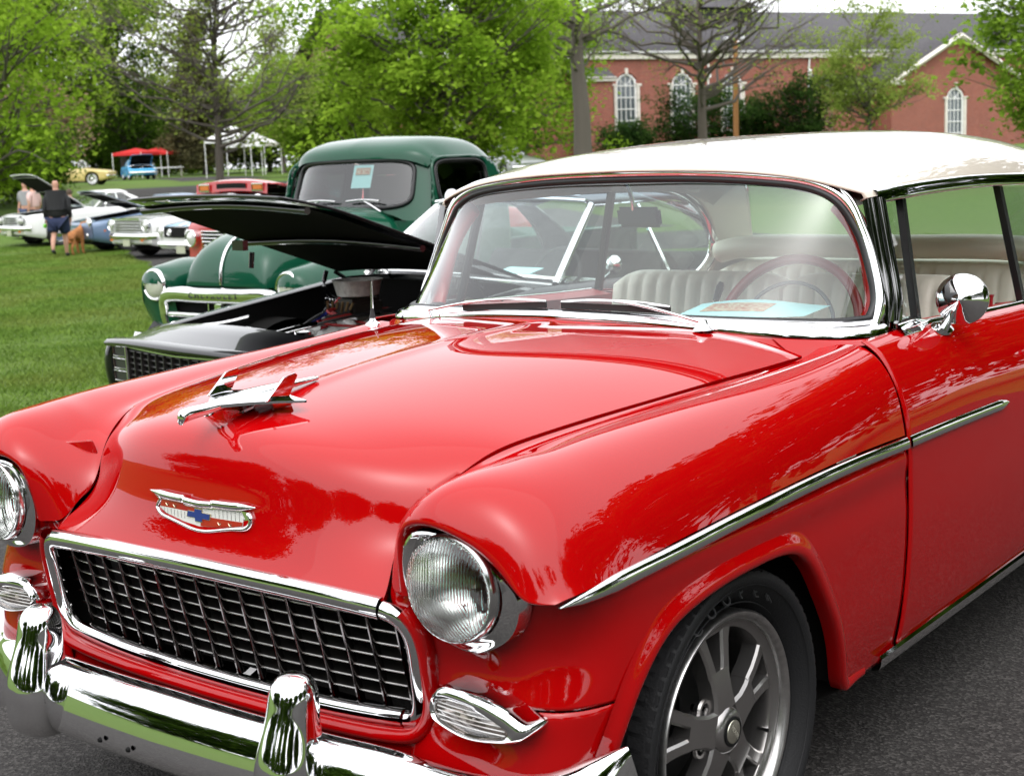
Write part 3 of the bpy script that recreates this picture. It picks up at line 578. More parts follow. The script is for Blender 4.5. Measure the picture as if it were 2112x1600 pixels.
# ---- parking lamps
PO = A([(.605, .567), (.624, .583), (.646, .588), (.680, .587), (.717, .583), (.766, .569), (.798, .553), (.816, .540), (.796, .517), (.755, .507), (.692, .502), (.637, .510), (.602, .524), (.595, .544)])
PI_ = A([(.613, .553), (.625, .558), (.640, .560), (.668, .5605), (.695, .559), (.744, .544), (.764, .535), (.772, .528), (.765, .519), (.755, .516), (.701, .509), (.637, .517), (.612, .528), (.609, .540)])
def yl(x): return -.708-.012*np.exp(-((x-.70)/.1)**2)
po = spl(np.vstack([PO, PO[:1]]), 57)[:-1]; pi_ = spl(np.vstack([PI_, PI_[:1]]), 57)[:-1]
for sg in (1, -1):
    s3 = A([sg, 1, 1]); lamp = empty('parking_lamp'); lamp.parent = coupe
    def ringp(o2, dy): return np.stack([o2[:, 0], yl(o2[:, 0])+dy, o2[:, 1]], 1)
    mid = po*.5+pi_*.5
    rows = [ringp(po, .055), ringp(po, .0), ringp(po*.88+pi_*.12, -.014), ringp(mid, -.020), ringp(pi_*.9+po*.1, -.016), ringp(pi_, -.006), ringp(pi_, .02)]
    grid('lamp_bezel', A(rows)*s3, CHROME, lamp, cv=True, sharp=55)
    cx = pi_.mean(0); rows = [ringp(pi_, -.004)] + [ringp(cx+(pi_-cx)*k_, -.004-.010*(1-k_**2)) for k_ in (.8, .55, .3, .02)]
    grid('lamp_lens', A(rows)*s3, glass('lamp_glass', (.9, .88, .86), 1.2, ribs=None), lamp, cv=True)
    for kz in (.522, .530, .538, .546, .553):
        xs_ = pi_[np.abs(pi_[:, 1]-kz) < .006][:, 0]
        if len(xs_) > 1: tube('lens_rib', A([(x, yl(x)-.011, kz) for x in np.linspace(xs_.min()+.006, xs_.max()-.006, 8)])*s3, .0012, pmat('clear_plastic', (.75, .74, .72), rough=.1, spec=.8), lamp, seg=5)
    rows = [ringp(pi_, .004), ringp(cx+(pi_-cx)*.8, .022), ringp(cx+(pi_-cx)*.3, .028), ringp(cx+(pi_-cx)*.02, .028)]
    grid('lamp_reflector', A(rows)*s3, pmat('lamp_silver', (.62, .56, .54), rough=.22, metal=.8), lamp, cv=True)
    lathe('bulb', [(.001, -.725), (.008, -.722), (.010, -.712), (.008, -.69)], pmat('bulb_glass', (.75, .7, .65), rough=.1), lamp, c=(sg*.672, 0, .535), axis='y', seg=12)
# ---- grille
gr = empty('grille'); gr.parent = coupe
def gy(x, z): return -.712 + (.682-z)/(.682-.478)*.044 + .030*(x/.5)**2
tb = spl(A([(-.489, -.722, .700), (-.40, -.731, .706), (-.2, -.740, .711), (0, -.743, .713), (.2, -.740, .711), (.40, -.731, .706), (.489, -.722, .700)]), 50)
hs = [(-.012, .014), (.0, .0175), (.010, .016), (.016, .008), (.016, -.004), (.010, -.013), (.0, -.017), (-.014, -.018)]
grid('surround_bar', sweep(tb, [(a*1.15, b*1.30) for a, b in hs]), CHROME, gr, sharp=60)
lb = spl(A([(-.487, -.672, .474), (-.35, -.683, .467), (0, -.692, .462), (.35, -.683, .467), (.487, -.672, .474)]), 50)
grid('surround_bar', sweep(lb, [(a*1.1, b*1.15) for a, b in hs]), CHROME, gr, sharp=60)
for sg in (1, -1):
    cp_ = spl(A([(.492, -.722, .6995), (.520, -.717, .690), (.539, -.708, .665), (.545, -.700, .63), (.543, -.690, .56), (.536, -.681, .51), (.517, -.675, .483), (.490, -.672, .474)]), 50)
    P = sweep(cp_, circ(14, .018, .015), up=(0, 1, 0)); grid('surround_corner', P*A([sg, 1, 1]), CHROME, gr, cv=True, caps=True, sharp=60)
VB = [.0325+.0652*k_ for k_ in range(8)]
for x in [s_*v for v in VB for s_ in (1, -1)]:
    ztop, zb_ = .700, .472
    p = A([(x, gy(x, z)-.006, z) for z in np.linspace(ztop, zb_ + (.02 if abs(x) > .47 else 0), 9)])
    grid('vertical_bar', sweep(p, [(-.0032, .012), (-.0030, -.002), (-.0015, -.005), (.0015, -.005), (.0030, -.002), (.0032, .012)], up=(0, 1, 0)), pmat('dark_bright_bar', (.24, .22, .215), rough=.10, metal=1), gr, sharp=50)
for z in [.668-.0277*k_ for k_ in range(7)]:
    hw = .528 if .52 < z < .65 else .51
    p = A([(x, gy(x, z)+.004, z) for x in np.linspace(-hw, hw, 24)])
    grid('horizontal_bar', sweep(p, [(.004, .0016), (.005, .0), (.004, -.0016), (-.040, -.0016), (-.040, .0016)]), pmat('grille_bar', (.10, .095, .09), rough=.35, metal=.9), gr, cv=True, caps=True, sharp=30)
    nose_e = sweep(p, [(.0065, .0013), (.0075, .0), (.0065, -.0013)]); grid('horizontal_bar_edge', nose_e, pmat('bar_edge', (.50, .49, .48), rough=.15, metal=1), gr)
grid('radiator_core', A([[(-.56, -.50, .74), (.56, -.50, .74)], [(-.56, -.50, .40), (.56, -.50, .40)]]), pmat('radiator', (.022, .020, .019), rough=.7, bump=(90, .6)), gr)
for xb in (-.2, .0, .18, .36):
    box('radiator_brace', (xb, -.54, .58), (.03, .01, .26), pmat('brace_tan', (.16, .15, .12), rough=.7), gr)
# red rim and gravel pan below the grille
pan = []
for xi in np.linspace(-1, 1, 61):
    x = xi*.56; e = abs(xi)**6
    y0 = -.690+.018*(x/.5)**2; z0 = .452+.012*(x/.5)**2
    pan.append([(x, y0+.03, z0+.004), (x, y0-.008, z0), (x, y0-.020, z0-.010), (x, y0-.016, z0-.022), (x, y0-.012, z0-.04), (x, y0-.022, z0-.075), (x, y0+.0, z0-.12)])
pan = A([spl(A(r), 22) for r in pan]); grid('gravel_pan', pan, RED, coupe, flip=True)
for sg in (1, -1):      # raised red flange beside the grille
    p = spl(A([(.535, -.712, .703), (.556, -.704, .675), (.566, -.694, .63), (.565, -.684, .56), (.558, -.680, .50), (.536, -.688, .464), (.49, -.694, .450), (.36, -.702, .442), (.18, -.708, .439), (0, -.710, .438)]), 60)
    grid('grille_flange', sweep(p, circ(12, .015, .020), up=(0, 1, 0))*A([sg, 1, 1]), RED, coupe, cv=True)
# ---- bumper and guards
bpth = A([(0, -.880, .425), (.2, -.878, .425), (.38, -.869, .425), (.48, -.858, .424), (.57, -.838, .418), (.66, -.808, .400), (.75, -.768, .388), (.83, -.715, .390), (.89, -.655, .405), (.925, -.60, .425), (.935, -.575, .432)])
bh = spl(bpth, 70); bfull = np.vstack([mir(bh)[:0:-1], bh])
sec = A([(-.085, .043), (-.060, .054), (-.038, .055), (-.018, .044), (-.004, .022), (.006, -.008), (.013, -.040), (.0145, -.062), (.009, -.079), (-.008, -.089), (-.035, -.091)])
sec = spl(sec, 26)
tn = np.abs(np.linspace(-1, 1, len(bfull))); scb = np.stack([np.interp(tn, [0, .9, 1], [1, .8, .25]), np.interp(tn, [0, .5, .7, 1], [1, 1, .95, 1.02])], 1)
grid('front_bumper', sweep(bfull, sec, scale=scb), CHROME, coupe, sharp=70)
grid('bumper_back', sweep(bfull, [(-.086*1, .043), (-.088, -.02), (-.05, -.088)], scale=scb), UNDER, coupe)
for sg in (1, -1):
    secs = []
    for z, hw, yf, yb in [(.322, .036, -.890, -.82), (.330, .052, -.912, -.82), (.35, .060, -.930, -.82), (.39, .0625, -.9365, -.82), (.43, .060, -.936, -.815), (.465, .0545, -.928, -.815), (.50, .0485, -.915, -.815), (.53, .0455, -.904, -.815), (.56, .0445, -.896, -.815), (.580, .040, -.888, -.818), (.594, .029, -.874, -.826), (.600, .010, -.855, -.84)]:
        c_ = (yf+yb)/2; d_ = (yb-yf)/2; a = np.linspace(0, 2*math.pi, 40, endpoint=False); ca, sa = np.cos(a), np.sin(a)
        e_ = 2.8; r_ = (np.abs(ca)**e_+np.abs(sa)**e_)**(-1/e_); fx = hw*ca*r_; fy = d_*sa*r_
        fx = fx*np.where(fy < 0, 1-.20*(np.abs(fy)/d_)**2, 1)
        secs.append(np.stack([sg*(.385+fx) , c_+fy, np.full(40, z)+.0*fy], 1))
    G = spl(A(secs), 54); grid('bumper_guard', G, CHROME, coupe, cv=True, caps=True, flip=sg < 0)
for bx_ in (-.14, -.05):
    lathe('bumper_bolt', [(.001, -.905), (.004, -.904), (.006, -.899)], DARK, coupe, c=(bx_, 0, .372), axis='y', seg=10)
# ---- wheels (axis = x, outer face towards +x), built once and copied
def make_wheel(parent):
    w = empty('wheel'); w.parent = parent; R0 = .335
    prof = [(.238, -.045), (.245, .0), (.258, .045), (.275, .078), (.298, .102), (.314, .110), (.324, .107), (.330, .098), (.3345, .06), (.3355, 0), (.3345, -.06), (.330, -.10), (.318, -.112), (.29, -.10), (.25, -.06)]
    pr = spl(A([(a, b, 0) for a, b in prof]), 60)[:, :2]
    ty = lathe('tyre', pr, RUBBER, w, axis='x', seg=110, sharp=60)
    for k in range(60):                                                   # tread blocks on the shoulder
        a = k*2*math.pi/60
        if 0: pass
    tb_ = []; tf = []
    for k in range(72):
        a = k*2*math.pi/72
        for (r, x0, x1, da) in ((.3345, .062, .106, .030), (.3365, -.05, .05, .028)):
            i0 = len(tb_)
            for (rr, xx, aa) in ((r, x0, a-da), (r, x0, a+da), (r-(.011 if x1 > .1 else 0), x1, a+da+.012), (r-(.011 if x1 > .1 else 0), x1, a-da+.012)):
                tb_.append((xx, (rr+.0045)*math.cos(aa), (rr+.0045)*math.sin(aa))); 
            for (rr, xx, aa) in ((r, x0, a-da), (r, x0, a+da), (r-(.011 if x1 > .1 else 0), x1, a+da+.012), (r-(.011 if x1 > .1 else 0), x1, a-da+.012)):
                tb_.append((xx, (rr-.006)*math.cos(aa), (rr-.006)*math.sin(aa)))
            tf += [(i0, i0+1, i0+2, i0+3)] + [(i0+j, i0+4+j, i0+4+(j+1) % 4, i0+(j+1) % 4) for j in range(4)]
    obj('tread', tb_, tf, RUBBER, ty, smooth=False)
    # moulded letters and ribs on the sidewall
    for r in (.300, .262): lathe('sidewall_rib', [(r-.0015, .083 if r < .28 else .1035), (r, (.083 if r < .28 else .1035)+.0022), (r+.0015, .083 if r < .28 else .1035)], RUBBER, ty, axis='x', seg=80)
    LET = pmat('tyre_lettering', (.017, .017, .018), rough=.5)
    for i, chx in enumerate('COOPER'):
        a = rad(118 - i*11.5)
        M = Matrix.Translation((.095, .283*math.cos(a), .283*math.sin(a))) @ Matrix.Rotation(a-math.pi/2, 4, 'X') @ Matrix.Rotation(rad(-30), 4, 'Y') @ Matrix(((0, 0, 1, 0), (1, 0, 0, 0), (0, 1, 0, 0), (0, 0, 0, 1)))
        text_mesh('sidewall_letter', chx, .036, LET, ty, M, depth=.002)
    rim = lathe('rim', [(.238, -.05), (.246, .066), (.247, .082), (.243, .088), (.238, .0875), (.232, .083), (.228, .077), (.2265, .070)], ALU, w, axis='x', seg=90, sharp=50)
    lathe('rim_barrel', [(.2268, .070), (.224, .066), (.208, .060), (.204, .050), (.203, .0), (.212, -.03), (.212, -.11)], GUN, w, axis='x', seg=60)
    lathe('brake_disc', [(.06, -.075), (.16, -.075), (.16, -.085), (.05, -.085)], pmat('brake_iron', (.03, .03, .03), rough=.5, metal=.7), w, axis='x', seg=40)
    lathe('wheel_inner', [(.20, -.10), (.001, -.10)], DARK, w, axis='x', seg=24)
    # five forked spokes
    def spoke_mesh():
        V = []; F = []
        def strip(pts, hw, x_out, x_in, bev):
            """pts: list of (r, t) centre line in spoke plane; hw list of half widths"""
            n = len(pts); base = len(V); K = 6
            for (r, t), h, xo in zip(pts, hw, x_out):
                for (dt, xx) in ((-h, xo-.040), (-h, xo-bev), (-h+bev, xo), (h-bev, xo), (h, xo-bev), (h, xo-.040)): V.append((xx, t+dt, r))
            for i in range(n-1):
                for j in range(K-1): a = base+i*K+j; F.append((a, a+1, a+K+1, a+K))
            F.append(tuple(base+j for j in range(K))[::-1]); F.append(tuple(base+(n-1)*K+j for j in range(K)))
        strip([(.045, 0), (.075, 0), (.105, 0), (.128, 0)], [.040, .034, .034, .037], [.024, .022, .018, .013], 0, .006)
        for s in (-1, 1):
            strip([(.118, s*.0225), (.15, s*.029), (.18, s*.037), (.214, s*.050)], [.0150, .0140, .0150, .019], [.014, .011, .007, .003], 0, .005)
        strip([(.203, 0), (.222, 0)], [.052, .055], [.003, .003], 0, .003)
        return V, F
    V, F = spoke_mesh(); first = None
    for k in range(5):
        a = rad(22+72*k) - math.pi/2
        if first is None: first = obj('spoke', [(x+.056, y, z) for x, y, z in V], F, GUN, w, smooth=True, sharp=30); s_ = first
        else: s_ = first.copy(); COL.objects.link(s_); s_.parent = w
        s_.rotation_euler = (a, 0, 0)
        aa = rad(22+72*k+36)
        lathe('lug_nut', [(.001, .004), (.007, .003), (.0085, -.002), (.009, -.03)], CHROME, w, c=(0, .064*math.cos(aa), .064*math.sin(aa)), axis='x', seg=8)
        lathe('lug_pocket', [(.016, .0005), (.0145, -.002), (.0135, -.02)], DARK, w, c=(0, .064*math.cos(aa), .064*math.sin(aa)), axis='x', seg=14)
        lathe('lug_seat', [(.024, -.004), (.021, .001), (.0155, .001)], GUN, w, c=(0, .064*math.cos(aa), .064*math.sin(aa)), axis='x', seg=16)
    lathe('hub', [(.060, -.02), (.056, .012), (.047, .030), (.038, .037), (.030, .038)], GUN, w, axis='x', seg=36)
    lathe('hub_ring', [(.031, .036), (.031, .041), (.027, .042), (.026, .039)], DARK, w, axis='x', seg=30)
    lathe('centre_cap', [(.0265, .038), (.024, .042), (.012, .0445), (.0005, .045)], pmat('cap_silver', (.62, .60, .50), rough=.25, metal=.9, noise=(40, .15)), w, axis='x', seg=26)
    M = Matrix.Translation((.0448, 0, 0)) @ Matrix.Rotation(rad(-52), 4, 'X') @ Matrix(((0, 0, 1, 0), (1, 0, 0, 0), (0, 1, 0, 0), (0, 0, 0, 1)))
    text_mesh('cap_lettering', 'RIDLER', .0125, pmat('cap_print', (.25, .24, .2), rough=.5), w, M, depth=.0004)
    va = rad(-20)
    tube('valve_stem', A([(-.01, .196*math.cos(va), .196*math.sin(va)), (.022, .190*math.cos(va), .190*math.sin(va))]), .004, CHROME, w, up=(0, 0, 1))
    return w
w0 = make_wheel(coupe)
for ch in w0.children:
    if ch.name.split('.')[0] in ('lug_nut', 'lug_pocket', 'lug_seat', 'hub', 'hub_ring', 'centre_cap', 'cap_lettering', 'valve_stem'): ch.location.x += .052
w0.rotation_euler = (0, 0, rad(-2))
w0.location = (0, 0, 0); w0.location = (.772, -.108, .3345)
for (x, y, rz) in ((-.775, -.105, math.pi), (.775, 2.84, 0), (-.775, 2.84, math.pi)):
    w = dup(w0, coupe, (x, y, .3345), rz)

# ---- hood ornament (swept-wing jet)
om = empty('hood_ornament'); om.parent = coupe
fus = [(-.750, 1.012, .009, .010), (-.748, 1.016, .011, .012), (-.70, 1.023, .015, .012), (-.64, 1.029, .022, .012), (-.58, 1.035, .026, .011), (-.52, 1.038, .022, .010), (-.46, 1.040, .014, .008), (-.41, 1.041, .010, .006), (-.375, 1.042, .009, .005)]
secs = [np.stack([rx*np.sign(np.cos(a))*np.abs(np.cos(a))**.8, np.full(20, y), z+rz*np.sign(np.sin(a))*np.abs(np.sin(a))**.9], 1) for (y, z, rx, rz) in fus for a in [np.linspace(0, 2*math.pi, 20, endpoint=False)]]
grid('fuselage', spl(A(secs), 44), CHROME, om, cv=True, caps=True, flip=True)
for sg in (1, -1):
    wing = [[(.008, -.672, 1.026), (.010, -.58, 1.036), (.010, -.50, 1.038)], [(.05, -.632, 1.029), (.052, -.57, 1.034), (.050, -.520, 1.034)], [(.095, -.590, 1.030), (.097, -.560, 1.032), (.096, -.535, 1.032)], [(.142, -.548, 1.029), (.1425, -.546, 1.029), (.142, -.543, 1.029)]]
    P = surf(wing, 16, 12); T2 = np.concatenate([P+A([0, 0, .0035])*(1-np.linspace(0, 1, 16)[:, None, None]*.7), (P-A([0, 0, .0035]))[:, ::-1]], 1)
    grid('wing', T2*A([sg, 1, 1]), CHROME, om, cv=True, sharp=45)
    fin = [(-.606, 1.031), (-.552, 1.075), (-.520, 1.079), (-.513, 1.074), (-.540, 1.033)]
    prism('tail_fin', [(y, z) for y, z in fin], .005, CHROME, om, frame=((sg*.088-.0025, 0, 0), (0, 1, 0), (0, 0, 1)), bev=.0015)
kl = spl(A([(0, -.690, 1.012), (0, -.672, .996), (0, -.655, .980), (0, -.62, .978), (0, -.585, .985), (0, -.565, 1.005), (0, -.555, 1.030)]), 20)
prism('pedestal', [(p[1], p[2]) for p in kl]+[(-.60, 1.034), (-.66, 1.026)], .022, CHROME, om, frame=((-.011, 0, 0), (0, 1, 0), (0, 0, 1)), bev=.005)
for sg in (1, -1): prism('rear_foot', [(-.560, 1.0), (-.515, 1.005), (-.512, 1.034), (-.568, 1.033)], .012, CHROME, om, frame=((sg*.062-.006, 0, 0), (0, 1, 0), (0, 0, 1)), bev=.003)
# ---- hood emblem
eb = empty('hood_emblem'); eb.parent = coupe
def ey(x, z): return -.7165 - .10*(.845-z)*.28 + .30*x*x
def eprism(name, pts, mat, d0, d1, bev=0., n=None):
    P = A(pts, float); k = len(P); front = A([(x, ey(x, z)-d1, z) for x, z in P]); back = A([(x, ey(x, z)-d0, z) for x, z in P])
    bm = bmesh.new(); f = [bm.verts.new(v) for v in front]; b = [bm.verts.new(v) for v in back]
    bm.faces.new(f)
    for i in range(k): bm.faces.new((f[i], f[(i+1) % k], b[(i+1) % k], b[i]))
    bmesh.ops.triangulate(bm, faces=[fc for fc in bm.faces if len(fc.verts) > 4]); bmesh.ops.recalc_face_normals(bm, faces=bm.faces[:])
    return bm_obj(name, bm, mat, eb, sharp=25)
eprism('crest_backing', [(-.128, .836), (-.122, .828), (-.137, .815), (-.130, .806), (-.108, .799), (-.055, .790), (0, .7835), (.055, .790), (.108, .799), (.136, .806), (.146, .818), (.140, .834), (.05, .838), (-.05, .838)], CHROME, -.02, .002)
wing_l = [(-.158, .8505), (-.04, .849), (-.033, .8445), (.033, .8445), (.041, .849), (.160, .8505), (.146, .834), (.046, .834), (.035, .829), (-.035, .829), (-.046, .834), (-.145, .834)]
tp = spl(A([(-.159, 0, .8505), (-.045, 0, .849)]), 10)
for nm, pts, w_ in (('crest_bar', [(-.159, .847), (-.10, .8435), (-.043, .8425)], .0085), ('crest_bar', [(-.043, .8405), (0, .838), (.043, .8405)], .0075), ('crest_bar', [(.043, .8425), (.10, .8435), (.161, .847)], .0085)):
    p = spl(A([(x, ey(x, z)-.006, z) for x, z in pts]), 20); x_ = np.abs(p[:, 0]); sc = np.where(x_ > .12, np.maximum(.15, 1-(x_-.12)/.045), 1)
    grid(nm, sweep(p, circ(12, .006, w_), scale=np.stack([sc, sc], 1)), CHROME, eb, cv=True, caps=True)
PEARL = pmat('emblem_pearl', (.78, .77, .74), rough=.25, coat=1); EMR = pmat('emblem_red', (.42, .012, .008), rough=.3, coat=1); EMB = pmat('emblem_blue', (.012, .03, .22), rough=.3, coat=1); GOLD = pmat('emblem_gold', (.85, .72, .50), rough=.25, metal=.9)
eprism('crest_field', [(-.119, .8335), (-.05, .8335), (-.043, .8295), (.043, .8295), (.05, .833), (.118, .833), (.126, .820), (.123, .806), (.10, .8015), (.05, .7955), (0, .791), (-.05, .7955), (-.107, .8055), (-.128, .8155)], PEARL, -.004, .0038)
eprism('crest_red_panel', [(-.120, .833), (-.052, .833), (-.045, .829), (-.004, .828), (-.018, .818), (-.126, .818)], EMR, 0, .0046)
eprism('crest_red_panel', [(.020, .8135), (.124, .8135), (.122, .8065), (.10, .802), (.05, .796), (.004, .7925), (.004, .803)], EMR, 0, .0046)
CR = A([(-.0105, .8265), (.0105, .8265), (.0105, .8200), (.0345, .8200), (.0315, .8085), (.0105, .8085), (.0105, .8020), (-.0105, .8020), (-.0105, .8085), (-.0345, .8085), (-.0315, .8200), (-.0105, .8200)])
eprism('bow_tie_rim', A([0, .8142])+(CR-A([0, .8142]))*A([1.07, 1.12]), GOLD, 0, .0058); eprism('bow_tie', CR, EMB, 0, .0066)
for x in np.linspace(-.112, -.045, 7): tube('field_line', A([(x, ey(x, z)-.0042, z) for z in (.8165, .8005+abs(x+.0)*.04)]), .0004, GUN, eb, seg=4)
for x in np.linspace(.048, .116, 7): tube('field_line', A([(x, ey(x, z)-.0042, z) for z in (.832, .8145)]), .0004, GUN, eb, seg=4)
for (x, z) in ((-.10, .8255), (-.075, .825), (.06, .8045), (.09, .8055)):
    for dx in (-.0035, 0, .0035): tube('crest_charge', A([(x+dx*1.3, ey(x, z)-.0052, z+.0028-abs(dx)*.3), (x+dx*.6, ey(x, z)-.0052, z-.002), (x, ey(x, z)-.0052, z-.0035)]), .0006, GOLD, eb, seg=4)
for x in (-.0085, -.003, .0025, .008): lathe('crest_bead', [(.0004, -.0062), (.0018, -.005), (.0022, -.003)], GOLD, eb, c=(x, ey(x, .829), .8288), axis='y', seg=8)
pt = spl(A([(-.137, 0, .815), (-.128, 0, .805), (-.108, 0, .7985), (-.055, 0, .7895), (0, 0, .7825), (.055, 0, .7895), (.108, 0, .7985), (.140, 0, .806), (.148, 0, .820), (.140, 0, .834)]), 50)
pt[:, 1] = [ey(x, z)-.004 for x, z in pt[:, [0, 2]]]
scw = np.interp(np.linspace(0, 1, 50), [0, .7, .85, 1], [1, 1.1, 1.8, 1.4]); grid('crest_rim', sweep(pt, circ(10, .0035, .0045), up=(0, 1, 0), scale=np.stack([scw, scw], 1)), CHROME, eb, cv=True, caps=True)
pl_ = A([(-.137, ey(.137, .815)-.004, .815), (-.129, ey(.129, .826)-.004, .826), (-.124, ey(.124, .832)-.004, .832), (-.14, ey(.14, .843)-.004, .843)]); tube('crest_rim', pl_, .004, CHROME, eb, n=12)
# ---- door mirrors, wipers, antenna, hood trim
mr = empty('door_mirror'); mr.parent = coupe
lathe('mirror_base', [(.001, .010), (.018, .010), (.028, .006), (.036, .001), (.036, -.006)], CHROME, mr, c=(0, 0, 0), axis='z', seg=28)
mr.children[0].location = (.826, 1.10, 1.014); mr.children[0].scale = (.75, 1.55, 1); mr.children[0].rotation_euler = (0, rad(28), 0)
hc = A([.872, 1.115, 1.088])
tube('mirror_arm', A([(.834, 1.085, 1.012), (.850, 1.095, 1.045), (.868, 1.095, 1.085)]), [.015, .009, .0085], CHROME, mr, n=16, up=(0, 1, 0))
hd_ = lathe('mirror_head', [(.002, -.052), (.008, -.049), (.012, -.040), (.030, -.024), (.055, -.004), (.066, .006), (.068, .012), (.066, .017), (.058, .018)], CHROME, mr, axis='y', seg=40, sharp=60)
hd_.location = hc; hd_.rotation_euler = (rad(-4), 0, rad(14))
mg = lathe('mirror_glass', [(.060, .016), (.001, .016)], CHROME, mr, axis='y', seg=30); mg.location = hc; mg.rotation_euler = hd_.rotation_euler
WIPER = pmat('wiper_rubber', (.015, .015, .015), rough=.5)
for sg, b1, b2, am in ((1, (.005, .536, 1.111), (.340, .538, 1.108), (.169, .541, 1.121)), (-1, (-.325, .524, 1.095), (-.045, .536, 1.111), (-.193, .537, 1.113))):
    wi = empty('wiper'); wi.parent = coupe; pv = A([sg*.450, .510, 1.062])
    lathe('wiper_pivot', [(.001, .026), (.010, .024), (.013, .014), (.019, .006), (.026, .0)], CHROME, wi, c=pv, axis='z', seg=18)
    b1, b2, am = map(A, (b1, b2, am)); kn = pv+A([-sg*.015, .002, .020])
    P = sweep(spl(A([pv+A([0, 0, .018]), kn, (kn+am)/2+A([0, -.006, .006]), am]), 20), [(-.006, 0), (-.004, .004), (.004, .004), (.006, 0), (.004, -.003), (-.004, -.003)]); grid('wiper_arm', P, CHROME, wi, cv=True, caps=True)
    m1, m2 = b1+(b2-b1)*.25, b1+(b2-b1)*.75
    tube('blade_bridge', A([b1+A([0, 0, .004]), m1+A([0, -.004, .012]), (b1+b2)/2+A([0, -.006, .014]), m2+A([0, -.004, .012]), b2+A([0, 0, .004])]), .0035, DULLCHROME, wi, n=20, seg=6)
    grid('blade', sweep(spl(A([b1, b2]), 10), [(-.003, .003), (.003, .003), (.002, -.014), (-.002, -.014)]), WIPER, wi, cv=True, caps=True, sharp=30)
an = empty('antenna'); an.parent = coupe
lathe('antenna_base', [(.001, .030), (.006, .028), (.010, .012), (.022, .004), (.026, -.01)], CHROME, an, c=(-.752, .607, 1.016), axis='z', seg=18)
lathe('antenna_boot', [(.004, .05), (.008, .03), (.010, .02)], GASKET, an, c=(-.752, .607, 1.016), axis='z', seg=12)
tube('antenna_mast', A([(-.752, .607, 1.05), (-.752, .609, 1.085), (-.752, .610, 1.12), (-.752, .611, 1.148)]), [.0045, .004, .003, .0018], DULLCHROME, an, up=(0, 1, 0))
# ---- interior: dash, wheel, seats, mirror
RINT = pmat('red_interior', (.25, .008, .012), rough=.35, coat=.4)
dp = [np.stack([g_[:, 0]*.97, g_[:, 1]+.03, g_[:, 2]-.035], 1) for g_ in (gb,)][0]
D1 = np.stack([dp, dp*A([.98, 0, 1])+A([0, .96, -.03]), dp*A([.98, 0, 1])+A([0, .98, -.09]), dp*A([.96, 0, 1])+A([0, .93, -.30])], 0)
grid('dashboard', np.concatenate([mir(D1)[:, :0:-1], D1], 1), pmat('dash_black', (.02, .018, .018), rough=.45), coupe, sharp=35)
grid('firewall', A([[(-.75, .62, 1.0), (.75, .62, 1.0)], [(-.75, .62, .3), (.75, .62, .3)], [(-.8, 2.9, .28), (.8, 2.9, .28)], [(-.8, 3.0, 1.0), (.8, 3.0, 1.0)]]), pmat('carpet', (.03, .012, .012), rough=.95), coupe, sharp=30)
sw = empty('steering_wheel'); sw.parent = coupe; swc = A([.37, 1.115, .985]); tl = rad(52)
def swp(r, a, d=0.): return swc + A([r*math.cos(a), r*math.sin(a)*math.cos(tl)*-1*-1*math.cos(rad(0))*.62+d*.78, r*math.sin(a)*.785-d*0+d*.62*0])
ringp_ = A([swc+A([.215*math.cos(a), .215*math.sin(a)*(-.42)*-1, .215*math.sin(a)*.907]) for a in np.linspace(0, 2*math.pi, 60, endpoint=False)])
tube('rim', ringp_, .0145, RINT, sw, closed=True, seg=10, up=(0, -.907, .42))
horn = A([swc+A([.145*math.cos(a), .145*math.sin(a)*.42+(-.01), .145*math.sin(a)*.907]) for a in np.linspace(0, 2*math.pi, 48, endpoint=False)])
tube('horn_ring', horn, .006, pmat('grey_horn', (.08, .09, .10), rough=.3), sw, closed=True, seg=8, up=(0, -.907, .42))
for a in (rad(5), rad(175)): tube('spoke', A([swc+A([0, -.02, -.01]), swc+A([.21*math.cos(a), .21*math.sin(a)*.42, .21*math.sin(a)*.907])]), .013, RINT, sw)
tube('column', A([swc+A([0, -.01, 0]), swc+A([0, -.34, -.16])]), .028, RINT, sw)
tube('shift_lever', A([(.10, 1.10, .93), (.10, 1.17, 1.03), (.10, 1.20, 1.07)]), .006, DULLCHROME, sw, up=(1, 0, 0))
tube('shift_knob', A([(.10, 1.19, 1.055), (.10, 1.215, 1.09), (.10, 1.225, 1.105)]), [.010, .013, .008], pmat('dark_knob', (.02, .03, .035), rough=.3), sw, up=(1, 0, 0))
tr = empty('show_flyer', (0, 0, 0)); tr['label'] = 'pale blue paper with printed heading on dash'; tr.parent = coupe
pp = []
for i in range(9):
    for j in range(9):
        u, v = i/8, j/8; pp.append((.19+.34*u, .80+.10*u+.16*v, 1.052+.020*v+.012*math.sin(u*4)*v+.018*max(0, u-.8)))
obj('sheet', pp, gfaces(9, 9), pmat('pale_blue_paper', (.50, .78, .82), rough=.8), tr)
obj('printed_block', [(x+.0, y+.01, z+.003) for x, y, z in A(pp).reshape(9, 9, 3)[1:6, 2:7].reshape(-1, 3)], gfaces(5, 5), pmat('printed_block', (.45, .14, .09), rough=.8, noise=(70, .8, (.62, .52, .4))), tr)
